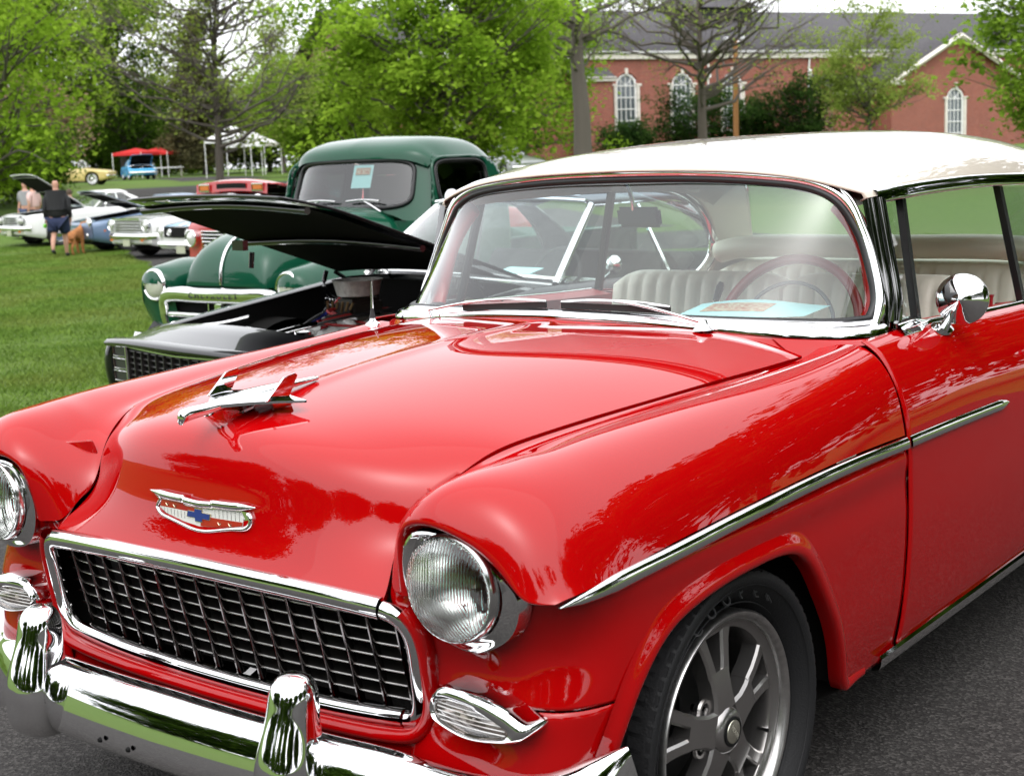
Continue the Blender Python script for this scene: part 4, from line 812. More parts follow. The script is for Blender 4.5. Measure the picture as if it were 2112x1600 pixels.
def bench(name, x0, x1, yb, zb_, zt, lean, pleats, roll=None, th=.10):
    """pleated bench: back rest with vertical channels, rolled top and a cushion"""
    n = pleats*6+1; xs_ = np.linspace(x0, x1, n); rows = []; wv_ = np.abs(np.sin(np.linspace(0, math.pi*pleats, n)))**.6
    e = 1-np.abs(np.linspace(-1, 1, n))**10*.9
    for s in np.linspace(0, 1, 16):
        z = zb_+(zt-.05-zb_)*s; y = yb+lean*s
        rows.append(np.stack([xs_, y-.045-.016*wv_*e, np.full(n, z)], 1))
    for a in np.linspace(0, math.pi, 9)[1:]:
        rr = np.full(n, .05); rows.append(np.stack([xs_, yb+lean+.02-(.062+.010*wv_)*np.cos(a), zt-.05+(.05*e)*np.sin(a)], 1))
    rows.append(np.stack([xs_, np.full(n, yb+lean+.085), np.full(n, zb_)], 1))
    P = A(rows)
    o = empty(name); o.parent = coupe
    grid('backrest', P, VINYL, o)
    for xx, fl_ in ((x0, False), (x1, True)):
        side_ = P[:, 0 if xx == x0 else -1]; fan('seat_side', side_, VINYL, o)
    C_ = []
    for s in np.linspace(0, 1, 10): C_.append(np.stack([xs_, np.full(n, yb-.02-.48*s), np.full(n, zb_+.02)+.02*wv_-(.09*max(0, s-.8)/.2 if s > .8 else 0)], 1))
    grid('cushion', A(C_), VINYL, o)
    return o
bench('front_seat', -.64, .02, 1.70, .55, 1.085, .10, 11); bench('front_seat', .035, .66, 1.70, .55, 1.085, .10, 11)
rs = bench('rear_seat', -.66, .66, 2.50, .52, 1.065, .10, 22)
rl = spl(A([(-.66, 2.57, 1.09), (-.60, 2.575, 1.105), (0, 2.58, 1.115), (.60, 2.575, 1.105), (.66, 2.57, 1.09)]), 40)
grid('seat_roll', sweep(rl, circ(14, .075, .045)), VINYL, rs, cv=True, caps=True)
im = empty('inside_mirror'); im.parent = coupe
tube('mirror_stalk', A([(.0, .875, 1.415), (.0, .90, 1.37), (.0, .905, 1.335)]), .006, CHROME, im)
bm_ = box('mirror_body', (.02, .905, 1.318), (.17, .022, .058), pmat('mirror_back', (.05, .055, .06), rough=.2, metal=.5), im, bev=.010, rot=(rad(8), 0, rad(-12)))
tube('lock_knob', A([(.745, 1.70, 1.0), (.747, 1.70, 1.03), (.747, 1.70, 1.04)]), [.006, .005, .009], RINT, coupe, up=(1, 0, 0))
grid('underbody', A([[(-.5, -.5, .2), (.5, -.5, .2)], [(-.5, 4.0, .2), (.5, 4.0, .2)]]), UNDER, coupe)
# ================================================================== other cars
def at(px, d, py=400):
    """ground point seen in column px at view depth d"""
    k = (px-1056)/FPX
    r_ = _rr*k + _f + _uu*(800-py)/FPX; h = r_[:2]/np.linalg.norm(r_[:2]); dep = h @ (_f[:2]/np.linalg.norm(_f[:2]))
    p = CAM[:2] + h*d/dep; return np.array([p[0], p[1], hz(p[0], p[1])])
INTER = pmat('dark_interior', (.035, .033, .032), rough=.85); TUBM = pmat('tyre_black', (.015, .015, .015), rough=.7)
_wheels = {}
def car_wheel(parent, x, y, R, style='steel', white=False, W=.20):
    key = (R, style, white)
    if key not in _wheels:
        w = empty('wheel'); r = R*.66
        lathe('tyre', [(r, -W*.35), (r+.01, W*.35), (R*.86, W*.5), (R*.95, W*.47), (R, W*.36), (R, -W*.36), (R*.93, -W*.5), (r, -W*.4)], TUBM, w, axis='x', seg=36, sharp=50)
        if white: lathe('whitewall', [(r+.015, W*.41), (r+.05, W*.47)], WHITE, w, axis='x', seg=36)
        m = DULLCHROME if style != 'dark' else GUN
        lathe('rim', [(r+.008, W*.36), (r-.005, W*.40), (r-.025, W*.30), (r-.03, W*.05), (.10, W*.0), (.09, W*.18), (.055, W*.26), (.001, W*.30)], m if style != 'spoke' else ALU, w, axis='x', seg=36, sharp=40)
        if style == 'spoke':
            for k in range(12):
                a = k*math.pi/6; tube('spoke', A([(W*.24, .05*math.cos(a), .05*math.sin(a)), (W*.30, (r-.02)*math.cos(a), (r-.02)*math.sin(a))]), .013, CHROME, w, up=(1, 0, 0), seg=6)
            lathe('wheel_dish', [(r-.03, W*.1), (.02, W*.06)], DARK, w, axis='x', seg=24)
        _wheels[key] = w
        w.parent = parent; w.location = (x, y, R); w.rotation_euler = (0, 0, 0 if x > 0 else math.pi); return w
    return dup(_wheels[key], parent, (x, y, R), 0 if x > 0 else math.pi)
def round_lamp(parent, x, y, z, r, ring=True, name='headlight'):
    h = empty(name); h.parent = parent
    if ring: lathe('lamp_ring', [(r*1.28, y+.04), (r*1.25, y-.012), (r*1.12, y-.02), (r, y-.008), (r*.98, y+.01)], CHROME, h, c=(x, 0, z), axis='y', seg=24)
    lathe('lamp_lens', [(r, y-.006), (r*.8, y-.016), (r*.4, y-.024), (.001, y-.026)], pmat('lamp_lens', (.62, .62, .60), rough=.12, coat=1, metal=.35), h, c=(x, 0, z), axis='y', seg=24)
    return h
DEF = dict(L=4.8, W=1.9, nz=.78, cowl_y=1.55, cowl_z=.95, belt=.92, roof=1.38, wst=2.12, rt=3.05, rb=3.65, tail=.85, yf=.92, wb=2.9, R=.33, zr=.22, crown=.05, hang=0., rimstyle='steel', hood_open=0., mirror=True, hood_mat=None, roof_mat=None, glass=None, white=False, bump_z=.48, bump=True, slab=0.)
def make_car(name, loc, rz, body, label, group=None, cat='car', **kw):
    c = dict(DEF); c.update(kw); L, W = c['L'], c['W']; wh = W/2; root = empty(name, loc, rz, label=label, cat=cat, group=group)
    rm = c['roof_mat'] or body; hm = c['hood_mat'] or body; gm = c['glass'] or GLASS; yr = c['yf']+c['wb']; R = c['R']; Ra = R+.055
    ww = lambda y: wh*(1-.09*np.exp(-(y/.22)**2)-.07*np.exp(-((L-y)/.25)**2))
    zsf = lambda y: np.interp(y, [0, .25, c['cowl_y'], (c['cowl_y']+c['rb'])/2, c['rb'], L-.25, L], [c['nz']-.06, c['nz']-.01, c['belt'], c['belt'], c['belt']-.01, c['tail'], c['tail']-.05])
    def zbf(y):
        z = c['zr']+ (.10*(1-y/.5) if y < .5 else 0) + (.12*(1-(L-y)/.6) if y > L-.6 else 0)
        for yw in (c['yf'], yr):
            if abs(y-yw) < Ra: z = max(z, R+math.sqrt(Ra**2-(y-yw)**2)*.98)
        return z
    ys = np.unique(np.r_[np.linspace(.02, L-.02, 70), c['yf']+Ra*np.cos(np.linspace(0, math.pi, 31)), yr+Ra*np.cos(np.linspace(0, math.pi, 31))])
    ct = [(-.07, 0), (-.02, .12), (0, .35), (0, .6), (-.012, .84), (-.035, .955), (-.085, 1.0)]
    sd = []
    for y in ys:
        zb, zs = zbf(y), zsf(y); w = ww(y); sd.append(spl(A([(w+o, y, zb+(zs-zb)*t) for o, t in ct]), 18))
    both('body_side', A(sd), body, root, flip=True)
    for sg in (1, -1):      # wheel house
        for yw in (c['yf'], yr):
            a = np.linspace(-.2, math.pi+.2, 20); P = np.stack([[(sg*xx, yw+(Ra+.01)*math.cos(t), R+(Ra+.01)*math.sin(t)) for t in a] for xx in (wh-.06, wh-.40)], 0)
            grid('wheel_house', A(P), UNDER, root)
    hw = lambda y: ww(y)-.084
    hood_w = (lambda y: hw(y)-c.get('hood_in', .10)) if c['hood_open'] else hw
    hz_ = lambda x, y: zsf(y)+c['crown']*np.minimum(1, y/.3+.35)*(1-np.abs(x/hw(y))**2.2)
    yh = np.linspace(c.get('hood_y0', c.get('hy0', .04)), c['cowl_y'], 26); uh = np.linspace(-1, 1, 25)
    hg = A([[(u*hood_w(y), y, hz_(u*hood_w(y), y)) for u in uh] for y in yh])
    if c['hood_open']:
        yf_ = np.linspace(.02, c['cowl_y'], 26)
        ft = A([[(x, y, hz_(x, y)-(.012 if i == 0 else 0)) for i, x in enumerate(np.linspace(hw(y)-.105, hw(y), 5))] for y in yf_]); both('fender_top', ft, body, root)
        if c.get('hy0'):
            grid('header_panel', A([[(u*hw(y), y, hz_(u*hw(y), y)-(.03 if k_ == 7 else 0)) for u in uh] for k_, y in enumerate(np.r_[np.linspace(.02, c['hy0'], 7), c['hy0']])]), body, root, flip=True, sharp=40)
        piv = A([0, c['cowl_y'], hz_(0, c['cowl_y'])-.02]); Rm = np.array(Matrix.Rotation(-c['hood_open'], 3, 'X')); lift = A([0, 0, .03])
        hg2 = (hg-piv)@Rm.T+piv+lift; nrm = Rm@A([0, 0, 1.])
        grid('hood', hg2, hm, root, solid=.012, flip=True)
        un = hg2[1:-1, 1:-1]-nrm*.022; grid('hood_liner', un, DARK, root)
        fr = [A([hg2[k_, 0]-nrm*.03, hg2[k_, -1]-nrm*.03]) for k_ in (2, 13)]
        for a, b in fr: tube('hood_brace', A([a, (a+b)/2+nrm*.03, b]), .018, BLACKP, root, n=10, up=(0, 1, 0))
        bay = A([[(sx*(hw(y)-.10), y, hz_(hw(y)-.1, y)-.01) if k_ == 0 else (sx*(hw(y)-.16), y, .45) for k_ in (0, 1)][::sx] for y in (.12, c['cowl_y']) for sx in (1,)])
        for sx in (1, -1):
            grid('bay_side', A([[(sx*(hw(y)-.10), y, hz_(hw(y)-.1, y)-.02), (sx*(hw(y)-.17), y, .42)] for y in np.linspace(.1, c['cowl_y'], 8)]), DARK, root)
        grid('bay_floor', A([[(-.65, y, .42), (.65, y, .42)] for y in (.1, c['cowl_y'])]), DARK, root)
        grid('firewall', A([[(-.72, c['cowl_y']-.01, .42), (.72, c['cowl_y']-.01, .42)], [(-.72, c['cowl_y']-.01, c['cowl_z']-.03), (.72, c['cowl_y']-.01, c['cowl_z']-.03)]]), DARK, root)
        if c.get('engine', True):
            en = empty('engine'); en.parent = root; ye = c['cowl_y']-.62
            for sx in (1, -1): box('valve_cover', (sx*.20, ye, .70), (.14, .50, .10), CHROME, en, bev=.03, rot=(0, sx*.6, 0))
            box('block', (0, ye, .58), (.46, .55, .20), pmat('engine_paint', (.20, .05, .02), rough=.5), en, bev=.04)
            lathe('air_cleaner', [(.001, .86), (.02, .855), (.17, .85), (.18, .84), (.18, .78), (.15, .775), (.06, .70)], CHROME, en, c=(0, ye, 0), axis='z', seg=24)
            box('radiator', (0, .30, .60), (.75, .05, .34), BLACKP, en, bev=.01)
    else:
        grid('hood', hg, hm, root, flip=True)
        if c.get('stripe'):
            for x0 in (-.22, .10): grid('hood_stripe', A([[(x0+.12*v, y, hz_(x0+.12*v, y)+.003) for v in np.linspace(0, 1, 5)] for y in yh]), c['stripe'], root, flip=True)
    # nose and tail panels
    xs_ = np.linspace(-1, 1, 33); w0 = ww(.02)-.0
    def ny(u): return .02+c.get('bow', .05)*(1-abs(u)**2.5)*-1
    rows = []
    for t, dy in ((0, .05), (.06, .0), (.35, -.01), (.7, -.02), (.93, -.015), (1.0, .03)):
        z0 = c['zr']+.10; rows.append([((w0-.085*max(0, (t-.85)/.15))*u, ny(u)+dy, z0+(zsf(.02)+ (c['crown']*.38*(1-abs(u)**2.2)) - z0)*t) for u in xs_])
    nose = grid('nose', A([spl(A([rows[k_][j] for k_ in range(6)]), 18) for j in range(33)]), c.get('nose_mat') or body, root)
    w1 = ww(L-.02); rows = []
    for t, dy in ((0, -.12), (.3, 0), (.8, .01), (.96, -.01), (1, -.03)):
        z0 = c['zr']+.14; rows.append([((w1-.085*max(0, (t-.85)/.15))*u, L-.02+.03*(1-abs(u)**3)+dy, z0+(zsf(L-.02)+.02*(1-u*u)-z0)*t) for u in xs_])
    grid('tail', A([spl(A([rows[k_][j] for k_ in range(5)]), 12) for j in range(33)]), body, root, flip=True)
    yd = np.linspace(c['rb'], L-.05, 12); grid('deck_lid', A([[(u*hw(y), y, zsf(y)+.03*(1-abs(u)**2.2)) for u in uh] for y in yd]), body, root, flip=True)
    for sg in (1, -1):
        box('tail_light', (sg*(wh-.28), L+.005, c['tail']-.16), (.26, .04, .09), pmat('red_lens', (.45, .01, .01), rough=.15, coat=1), root, bev=.015)
    # cowl strip, greenhouse
    bz, cy, rw, rz_ = c['belt'], c['cowl_y'], wh-.30-c.get('tumble', 0), c['roof']
    wb_ = wh-.13
    un = np.linspace(-1, 1, 21)
    wo = c.get('ws_off', 0.); base = A([(u*wb_, cy+.02+wo+.16*abs(u)**2.4, c['cowl_z']-.03*abs(u)**3) for u in un]); top = A([(u*rw, c['wst']+.06*abs(u)**2.4, rz_-.035-.02*abs(u)**3) for u in un])
    grid('cowl', np.stack([A([(u*hw(cy), cy-.01, hz_(u*hw(cy), cy)) for u in un]), base+A([0, .01, -.005]), base*A([1.08, 1, 1])+A([0, .25, -.01])], 0), body, root, flip=True)
    grid('windshield', np.stack([base, base*.5+top*.5+A([0, -.02, .01]), top], 0), gm, root)
    tube('windshield_trim', base+A([0, -.01, .006]), .014, CHROME if c.get('chrome', True) else GASKET, root, seg=6)
    tube('windshield_trim', top+A([0, -.012, .006]), .013, CHROME if c.get('chrome', True) else rm, root, seg=6)
    if not c.get('open_top'):
        rr_ = [[(0, c['wst']-.01, rz_-.03), (rw*.5, c['wst'], rz_-.035), (rw*.85, c['wst']+.03, rz_-.045), (rw+.02, c['wst']+.08, rz_-.075)],
               [(0, c['wst']+.15, rz_-.008), (rw*.5, c['wst']+.15, rz_-.012), (rw*.85, c['wst']+.17, rz_-.03), (rw+.03, c['wst']+.2, rz_-.075)],
               [(0, (c['wst']+c['rt'])/2, rz_), (rw*.5, (c['wst']+c['rt'])/2, rz_-.006), (rw*.85, (c['wst']+c['rt'])/2, rz_-.025), (rw+.035, (c['wst']+c['rt'])/2, rz_-.075)],
               [(0, c['rt']-.1, rz_-.015), (rw*.5, c['rt']-.1, rz_-.02), (rw*.85, c['rt']-.12, rz_-.04), (rw+.03, c['rt']-.14, rz_-.085)],
               [(0, c['rt']+.06, rz_-.06), (rw*.5, c['rt']+.05, rz_-.065), (rw*.85, c['rt']+.01, rz_-.085), (rw+.015, c['rt']-.05, rz_-.12)]]
        rfx = surf(rr_, 24, 16); grid('roof', np.concatenate([mir(rfx)[:, :0:-1], rfx], 1), rm, root, flip=True, solid=.02)
        rtop = A([(u*(rw+.0), c['rt']+.06-.10*abs(u)**2.4, rz_-.065-.05*abs(u)**3) for u in un]); rbot = A([(u*(wb_-.03), c['rb']+.02-.14*abs(u)**2.4, bz+.01) for u in un])
        grid('rear_window', np.stack([rtop, rtop*.5+rbot*.5+A([0, .02, .01]), rbot], 0), gm, root)
        for sg in (1, -1):
            s3 = A([sg, 1, 1])
            Ab, At = A([wb_+.01, cy+.19, c['cowl_z']-.04]), A([rw+.012, c['wst']+.075, rz_-.075]); Ct, Cb = A([rw+.025, c['rt']-.10-c.get('cpil', .12), rz_-.095]), A([wb_+.02, c['rb']-.30-c.get('cpil', .12), bz])
            grid('side_window', np.stack([spl(A([Ab, (Ab+Cb)/2, Cb]), 8), spl(A([At, (At+Ct)/2+A([.01, 0, .01]), Ct]), 8)], 0)*s3, gm, root)
            tube('pillar', A([Ab, (Ab+At)/2+A([.008, -.01, 0]), At])*s3, .024, rm if c.get('pil_body', True) else CHROME, root, up=(0, 1, 0), seg=8, n=10)
            m1, m2 = (Ab+Cb)/2*A([1, 0, 1])+A([0, Ab[1]*.42+Cb[1]*.58, 0]), (At+Ct)/2*A([1, 0, 1])+A([0, At[1]*.42+Ct[1]*.58, 0])
            tube('pillar', A([m1, m2])*s3, .014, CHROME, root, up=(0, 1, 0), seg=6)
            tube('window_trim', A([At, (At+Ct)/2+A([.012, 0, .012]), Ct, Cb])*s3, .011, CHROME if c.get('chrome', True) else GASKET, root, seg=6, n=24)
            cpil = A([[Ct, A([rtop[-1][0], rtop[-1][1], rtop[-1][2]])], [(Ct+Cb)/2+A([.01, .03, .02]), (rtop[-1]+rbot[-1])/2+A([.01, .02, .02])], [Cb, rbot[-1]]], float)
            grid('rear_pillar', surf(cpil, 10, 6)*s3, rm, root, solid=.02)
    else:
        for sg in (1, -1): tube('pillar', A([(sg*(wb_+.01), cy+.19, c['cowl_z']-.04), (sg*(rw+.012), c['wst']+.075, rz_-.05)]), .024, rm, root, up=(0, 1, 0))
    # inside: tub and two benches
    grid('cabin_floor', A([[(-wb_, cy+.1, .40), (wb_, cy+.1, .40)], [(-wb_, c['rb'], .40), (wb_, c['rb'], .40)]]), INTER, root)
    for sg in (1, -1): grid('door_trim', A([[(sg*(wb_+.03), cy+.1, bz-.01), (sg*(wb_+.03), c['rb'], bz-.01)], [(sg*(wb_-.02), cy+.1, .40), (sg*(wb_-.02), c['rb'], .40)]]), INTER, root)
    sm = c.get('seat', INTER)
    for ysx, zt in ((cy+1.05, bz+.10), (c['rb']-.35, bz+.04)):
        P = [[(x, ysx-.5, .62) for x in (-wb_+.08, 0, wb_-.08)], [(x, ysx-.06, .60) for x in (-wb_+.08, 0, wb_-.08)], [(x, ysx+.10, zt-.05) for x in (-wb_+.08, 0, wb_-.08)], [(x, ysx+.14, zt) for x in (-wb_+.1, 0, wb_-.1)], [(x, ysx+.22, zt-.05) for x in (-wb_+.08, 0, wb_-.08)], [(x, ysx+.24, .5) for x in (-wb_+.08, 0, wb_-.08)]]
        grid('seat', surf(P, 24, 8), sm, root)
    grid('dash', A([[(-wb_, cy+.1, bz-.02), (wb_, cy+.1, bz-.02)], [(-wb_+.04, cy+.42, bz-.03), (wb_-.04, cy+.42, bz-.03)], [(-wb_+.04, cy+.42, .55), (wb_-.04, cy+.42, .55)]]), INTER, root)
    sc_ = A([.38, cy+.62, bz-.02]); tube('steering_wheel', A([sc_+A([.19*math.cos(a), .08*math.sin(a), .17*math.sin(a)]) for a in np.linspace(0, 2*math.pi, 24, endpoint=False)]), .012, INTER, root, closed=True, seg=6, up=(0, -.9, .4))
    for x in (wh-.13, -(wh-.13)):
        for y in (c['yf'], yr): car_wheel(root, x, y, R, c['rimstyle'], c['white'])
    if c['bump']:
        for yb, sgn in ((-.02-c.get('bow', .05)-.03, -1), (L+.05, 1)):
            p = A([(u*(wh-.01), yb-sgn*(.10*abs(u)**3+.10*max(0, abs(u)-.88)/.12), c['bump_z']) for u in np.linspace(-1, 1, 33)])
            grid('front_bumper' if sgn < 0 else 'rear_bumper', sweep(p, A([(-.03, .055), (.01, .06), (.025, .03), (.028, -.02), (.01, -.055), (-.03, -.055)])*A([-sgn, c.get('bump_h', 1)])), CHROME, root, sharp=40)
    grid('underbody', A([[(-wh+.1, .2, .2), (wh-.1, .2, .2)], [(-wh+.1, L-.2, .2), (wh-.1, L-.2, .2)]]), UNDER, root)
    if c['mirror']:
        o = lathe('door_mirror', [(.001, -.03), (.03, -.025), (.05, 0), (.05, .02), (.001, .02)], CHROME, root, axis='y', seg=16); o.location = (wh+.05, cy+.45, bz+.09)
        tube('mirror_stalk', A([(wh-.05, cy+.47, bz), (wh+.05, cy+.46, bz+.06)]), .010, CHROME, root)
    return root, c
def bar_grille(root, hx, z0, z1, y, nv, nh, mat, back=DARK, bowx=.05):
    g = empty('grille'); g.parent = root; yy = lambda x: y + bowx*(abs(x)/hx)**2.5
    grid('grille_back', A([[(x, yy(x)+.012, z) for x in np.linspace(-hx, hx, 12)] for z in (z0, z1)]), back, g)
    for x in np.linspace(-hx, hx, nv): tube('grille_bar', A([(x, yy(x)-.004, z0), (x, yy(x)-.004, z1)]), .006, mat, g, seg=5, up=(0, 1, 0))
    for z in np.linspace(z0, z1, nh): tube('grille_bar', A([(x, yy(x)-.008, z) for x in np.linspace(-hx, hx, 10)]), .008, mat, g, seg=5)
    return g
# ---- black muscle car with its hood up, next to the red hardtop
camaro, cc = make_car('muscle_car', (-3.30, 2.02, hz(-3.2, 2.12)-.03), rad(-9), BLACKP, 'black muscle car with open hood and exposed engine beside the red hardtop',
    L=4.82, W=1.88, nz=.755, cowl_y=1.52, ws_off=.10, cowl_z=.95, belt=.91, roof=1.38, wst=2.10, rt=3.05, rb=3.7, tail=.86, yf=.95, wb=2.74, R=.335, crown=.045, hood_open=rad(27), hy0=.28, hood_y0=.03, hood_in=.05, engine=False, rimstyle='spoke', bump_z=.40, bow=.02, zr=.2, pil_body=False)
q = camaro
# recessed front: dark opening, three bright-edged louvres each side, crate grille, bright outline
gy_ = lambda x: -.085+.055*(abs(x)/.8)**2
grid('grille_opening', A([[(x, gy_(x), z) for x in np.linspace(-.86, .86, 30)] for z in (.50, .70)]), DARK, q)
for x in np.linspace(-.52, .52, 14): box('grille_bar', (x, gy_(x)-.012, .595), (.006, .03, .17), pmat('grille_black', (.02, .018, .017), rough=.4), q)
for z in np.linspace(.52, .675, 6): tube('grille_bar', A([(x, gy_(x)-.010, z) for x in np.linspace(-.53, .53, 12)]), .006, MATS['grille_black'], q, seg=6)
vz = lambda x: .700-.012*(1-abs(x)/.55)
tube('grille_outline', A([(x, gy_(x)-.02, vz(x)) for x in np.linspace(-.55, .55, 21)] + [(.545, gy_(.55)-.02, .50)] + [(x, gy_(x)-.02, .495) for x in np.linspace(.53, -.53, 15)] + [(-.545, gy_(.55)-.02, .50)]), .008, DULLCHROME, q, closed=True, seg=6, up=(0, 1, 0))
for sg in (1, -1):
    for z in (.665, .60, .535):
        lv = prism('headlight_louvre', [(-.065, -.024), (.065, -.024), (.06, .024), (-.07, .024)], .012, pmat('louvre_grey', (.05, .05, .05), rough=.35, metal=.6), q, frame=((sg*.63, gy_(.63)-.005, z), (1, 0, 0), (0, 0, 1)), bev=.003)
        pts = A([(sg*.63+a, gy_(.63)-.02, z+b) for a, b in ((-.068, -.026), (.066, -.026), (.062, .026), (-.072, .026))]); tube('louvre_trim', pts, .005, DULLCHROME, q, closed=True, seg=5, up=(0, 1, 0))
    fe = spl(A([(.80, .0, .40), (.825, -.02, .55), (.822, -.015, .64), (.80, .0, .69)]), 14)
    grid('fender_cap', sweep(fe, circ(10, .035, .05), up=(1, 0, 0))*A([sg, 1, 1]), BLACKP, q, cv=True, caps=True)
lip_ = A([(x, gy_(x)-.02, .722-.02*(abs(x)/.8)**4) for x in np.linspace(-.80, .80, 25)]); grid('nose_lip', sweep(lip_, A([(-.05, .02), (.0, .015), (.02, .0), (.015, -.02), (-.02, -.025)])), BLACKP, q)
# engine: intake, carburettor, bare aluminium scoop base, hoses
en = empty('engine'); en.parent = q; ye = 1.02
CAST = pmat('cast_aluminium', (.60, .60, .58), rough=.5, metal=.25, bump=(120, .2))
box('block', (0, ye, .52), (.50, .58, .20), pmat('engine_black', (.02, .02, .02), rough=.5), en, bev=.03)
for sg in (1, -1): box('valve_cover', (sg*.24, ye, .655), (.13, .50, .09), pmat('satin_black', (.03, .03, .03), rough=.35), en, bev=.02, rot=(0, sg*.5, 0))
P = [[(-.16, ye-.24, .62), (.16, ye-.24, .62), (.16, ye+.2, .62), (-.16, ye+.2, .62)], [(-.13, ye-.18, .70), (.13, ye-.18, .70), (.13, ye+.16, .70), (-.13, ye+.16, .70)], [(-.07, ye-.10, .76), (.07, ye-.10, .76), (.07, ye+.10, .76), (-.07, ye+.10, .76)]]
grid('intake_manifold', A(P), CAST, en, cv=True, caps=True, sharp=30)
for k_ in range(4):
    for sg in (1, -1): tube('intake_runner', A([(sg*.05, ye-.12+.08*k_, .755), (sg*.12, ye-.14+.09*k_, .74), (sg*.18, ye-.16+.10*k_, .66)]), .026, CAST, en, n=8)
box('carb_plate', (0, ye, .775), (.30, .26, .012), ALU, en, bev=.003)
box('carburettor', (0, ye, .825), (.17, .22, .09), pmat('carb_dark', (.035, .03, .026), rough=.4, metal=.5), en, bev=.02)
for k_ in range(6): tube('carb_linkage', A([(-.11+.04*k_, ye-.125, .80+.012*(k_ % 3)), (-.10+.045*k_, ye-.13, .86)]), .007, pmat('brass', (.30, .20, .10), rough=.35, metal=1), en, seg=6, up=(0, 1, 0))
lathe('scoop_base', [(.095, .880), (.112, .886), (.130, .955), (.140, .968), (.136, .970), (.125, .957), (.107, .892), (.001, .89)], pmat('satin_aluminium', (.66, .64, .61), rough=.38, metal=.35, noise=(40, .2)), en, c=(0, ye, 0), axis='z', seg=40)
tube('upper_hose', A([(-.20, .42, .66), (-.18, .55, .69), (-.13, .70, .72), (-.10, .82, .735)]), .026, CHROME, en, n=14)
tube('hose_fitting', A([(-.10, .82, .735), (-.095, .86, .745)]), .030, pmat('anodised_red', (.30, .012, .02), rough=.3, metal=.8), en)
tube('hose_fitting', A([(-.24, .50, .675), (-.22, .56, .685)]), .032, MATS['anodised_red'], en)
tube('fuel_line', A([(-.12, .80, .75), (-.13, .88, .78), (-.10, .93, .83)]), .012, pmat('anodised_blue', (.02, .03, .20), rough=.3, metal=.8), en, n=10)
tube('fuel_line', A([(-.10, .93, .83), (-.08, .96, .87)]), .011, MATS['anodised_red'], en)
for (x, y, r, z0, z1, m) in ((.05, .62, .045, .55, .72, MATS['engine_black']), (.05, .62, .05, .72, .74, CHROME), (.17, .70, .03, .5, .66, MATS['engine_black'])): lathe('accessory', [(.001, z1), (r, z1-.004), (r, z0)], m, en, c=(x, y, 0), axis='z', seg=18)
lathe('red_cup_filter', [(.055, .10), (.052, .102), (.040, .0), (.001, .0)], pmat('filter_red', (.32, .02, .02), rough=.5), en, c=(0, 0, 0), axis='y', seg=22).location = (.30, .72, .68)
box('radiator', (0, .36, .56), (.80, .05, .36), MATS['engine_black'], en, bev=.01)
tube('radiator_support', A([(-.72, .33, .745), (-.3, .33, .755), (.3, .33, .755), (.72, .33, .745)]), .014, DULLCHROME, en, n=20)
tube('bay_brace', A([(-.60, .36, .75), (-.42, .44, .77), (-.30, .52, .80)]), .012, CHROME, en, n=8)
tube('bay_edge', A([(.62, .40, .742), (.66, .9, .775), (.68, 1.4, .80)]), .012, DULLCHROME, en, n=10)
for k_ in range(7):
    a_ = .9*k_; tube('plug_wire', A([(-.10+.03*k_, 1.18, .80), (-.22+.06*k_, 1.02-.06*k_, .80+.03*math.sin(a_)), (.28*(1 if k_ % 2 else -1), .80+.09*k_, .70)]), .008, pmat('red_wire', (.35, .02, .02), rough=.5) if k_ % 2 else MATS['engine_black'], en, n=12, seg=6)
for (x, y, z, r) in ((.24, .60, .62, .07), (-.26, .62, .60, .06), (.0, .60, .56, .08)): lathe('pulley', [(r*.3, -.02), (r*.9, -.02), (r, -.012), (r*.85, 0), (r, .012), (r*.9, .02), (r*.3, .02)], DULLCHROME, en, axis='y', seg=20).location = (x, y, z)
tube('lower_hose', A([(.25, .42, .62), (.22, .55, .66), (.12, .66, .68)]), .024, MATS['engine_black'], en, n=10); lathe('radiator_cap', [(.001, .775), (.03, .77), (.034, .755), (.03, .74)], CHROME, en, c=(-.12, .38, 0), axis='z', seg=16)
box('battery', (.52, .52, .64), (.18, .24, .18), MATS['engine_black'], en, bev=.01); lathe('brake_booster', [(.001, .0), (.10, .01), (.115, .05), (.09, .10), (.03, .12)], pmat('gold_zinc', (.35, .28, .12), rough=.35, metal=.9), en, axis='y', seg=22).location = (.46, 1.36, .74)
for sg in (1, -1): tube('header_pipe', A([(sg*.30, .86, .62), (sg*.40, .95, .55), (sg*.42, 1.15, .46)]), .03, DULLCHROME, en, n=10)
for sg in (1, -1):                                      # hood hinges with springs
    tube('hinge_arm', A([(sg*.58, 1.50, .80), (sg*.58, 1.32, .80), (sg*.58, 1.22, .88), (sg*.58, 1.24, .98)]), .014, BLACKP, en, n=14)
    tube('hinge_arm', A([(sg*.58, 1.46, .78), (sg*.58, 1.42, .88), (sg*.58, 1.30, .97)]), .012, BLACKP, en, n=10)
    t_ = np.linspace(0, 1, 90); tube('hinge_spring', np.stack([sg*.58+.022*np.cos(t_*80), 1.22+.24*t_, .80-.01*t_+.022*np.sin(t_*80)], 1), .004, DULLCHROME, en, seg=5)
box('hood_latch', (0, .33, .0), (.10, .03, .05), BLACKP, q).location = (0, -.03, 1.20)
tube('hood_pin', A([(-.02, .38, 1.16), (-.02, .37, 1.08)]), .014, BLACKP, q)
for sg in (1, -1):
    tube('wiper', A([(sg*.38-.1, 1.64, .905), (sg*.38-.30, 1.70, .965), (sg*.38-.42, 1.71, .962)]), .009, DULLCHROME, q, n=10)
    tube('wiper_blade', A([(sg*.38-.50, 1.70, .962), (sg*.38-.10, 1.70, .962)]), .008, DULLCHROME, q)
grid('flyer', A([[(.10, 1.92, .93), (.38, 1.92, .93)], [(.12, 2.04, .96), (.40, 2.04, .96)]]), pmat('pale_blue_paper', (.50, .78, .82)), q)

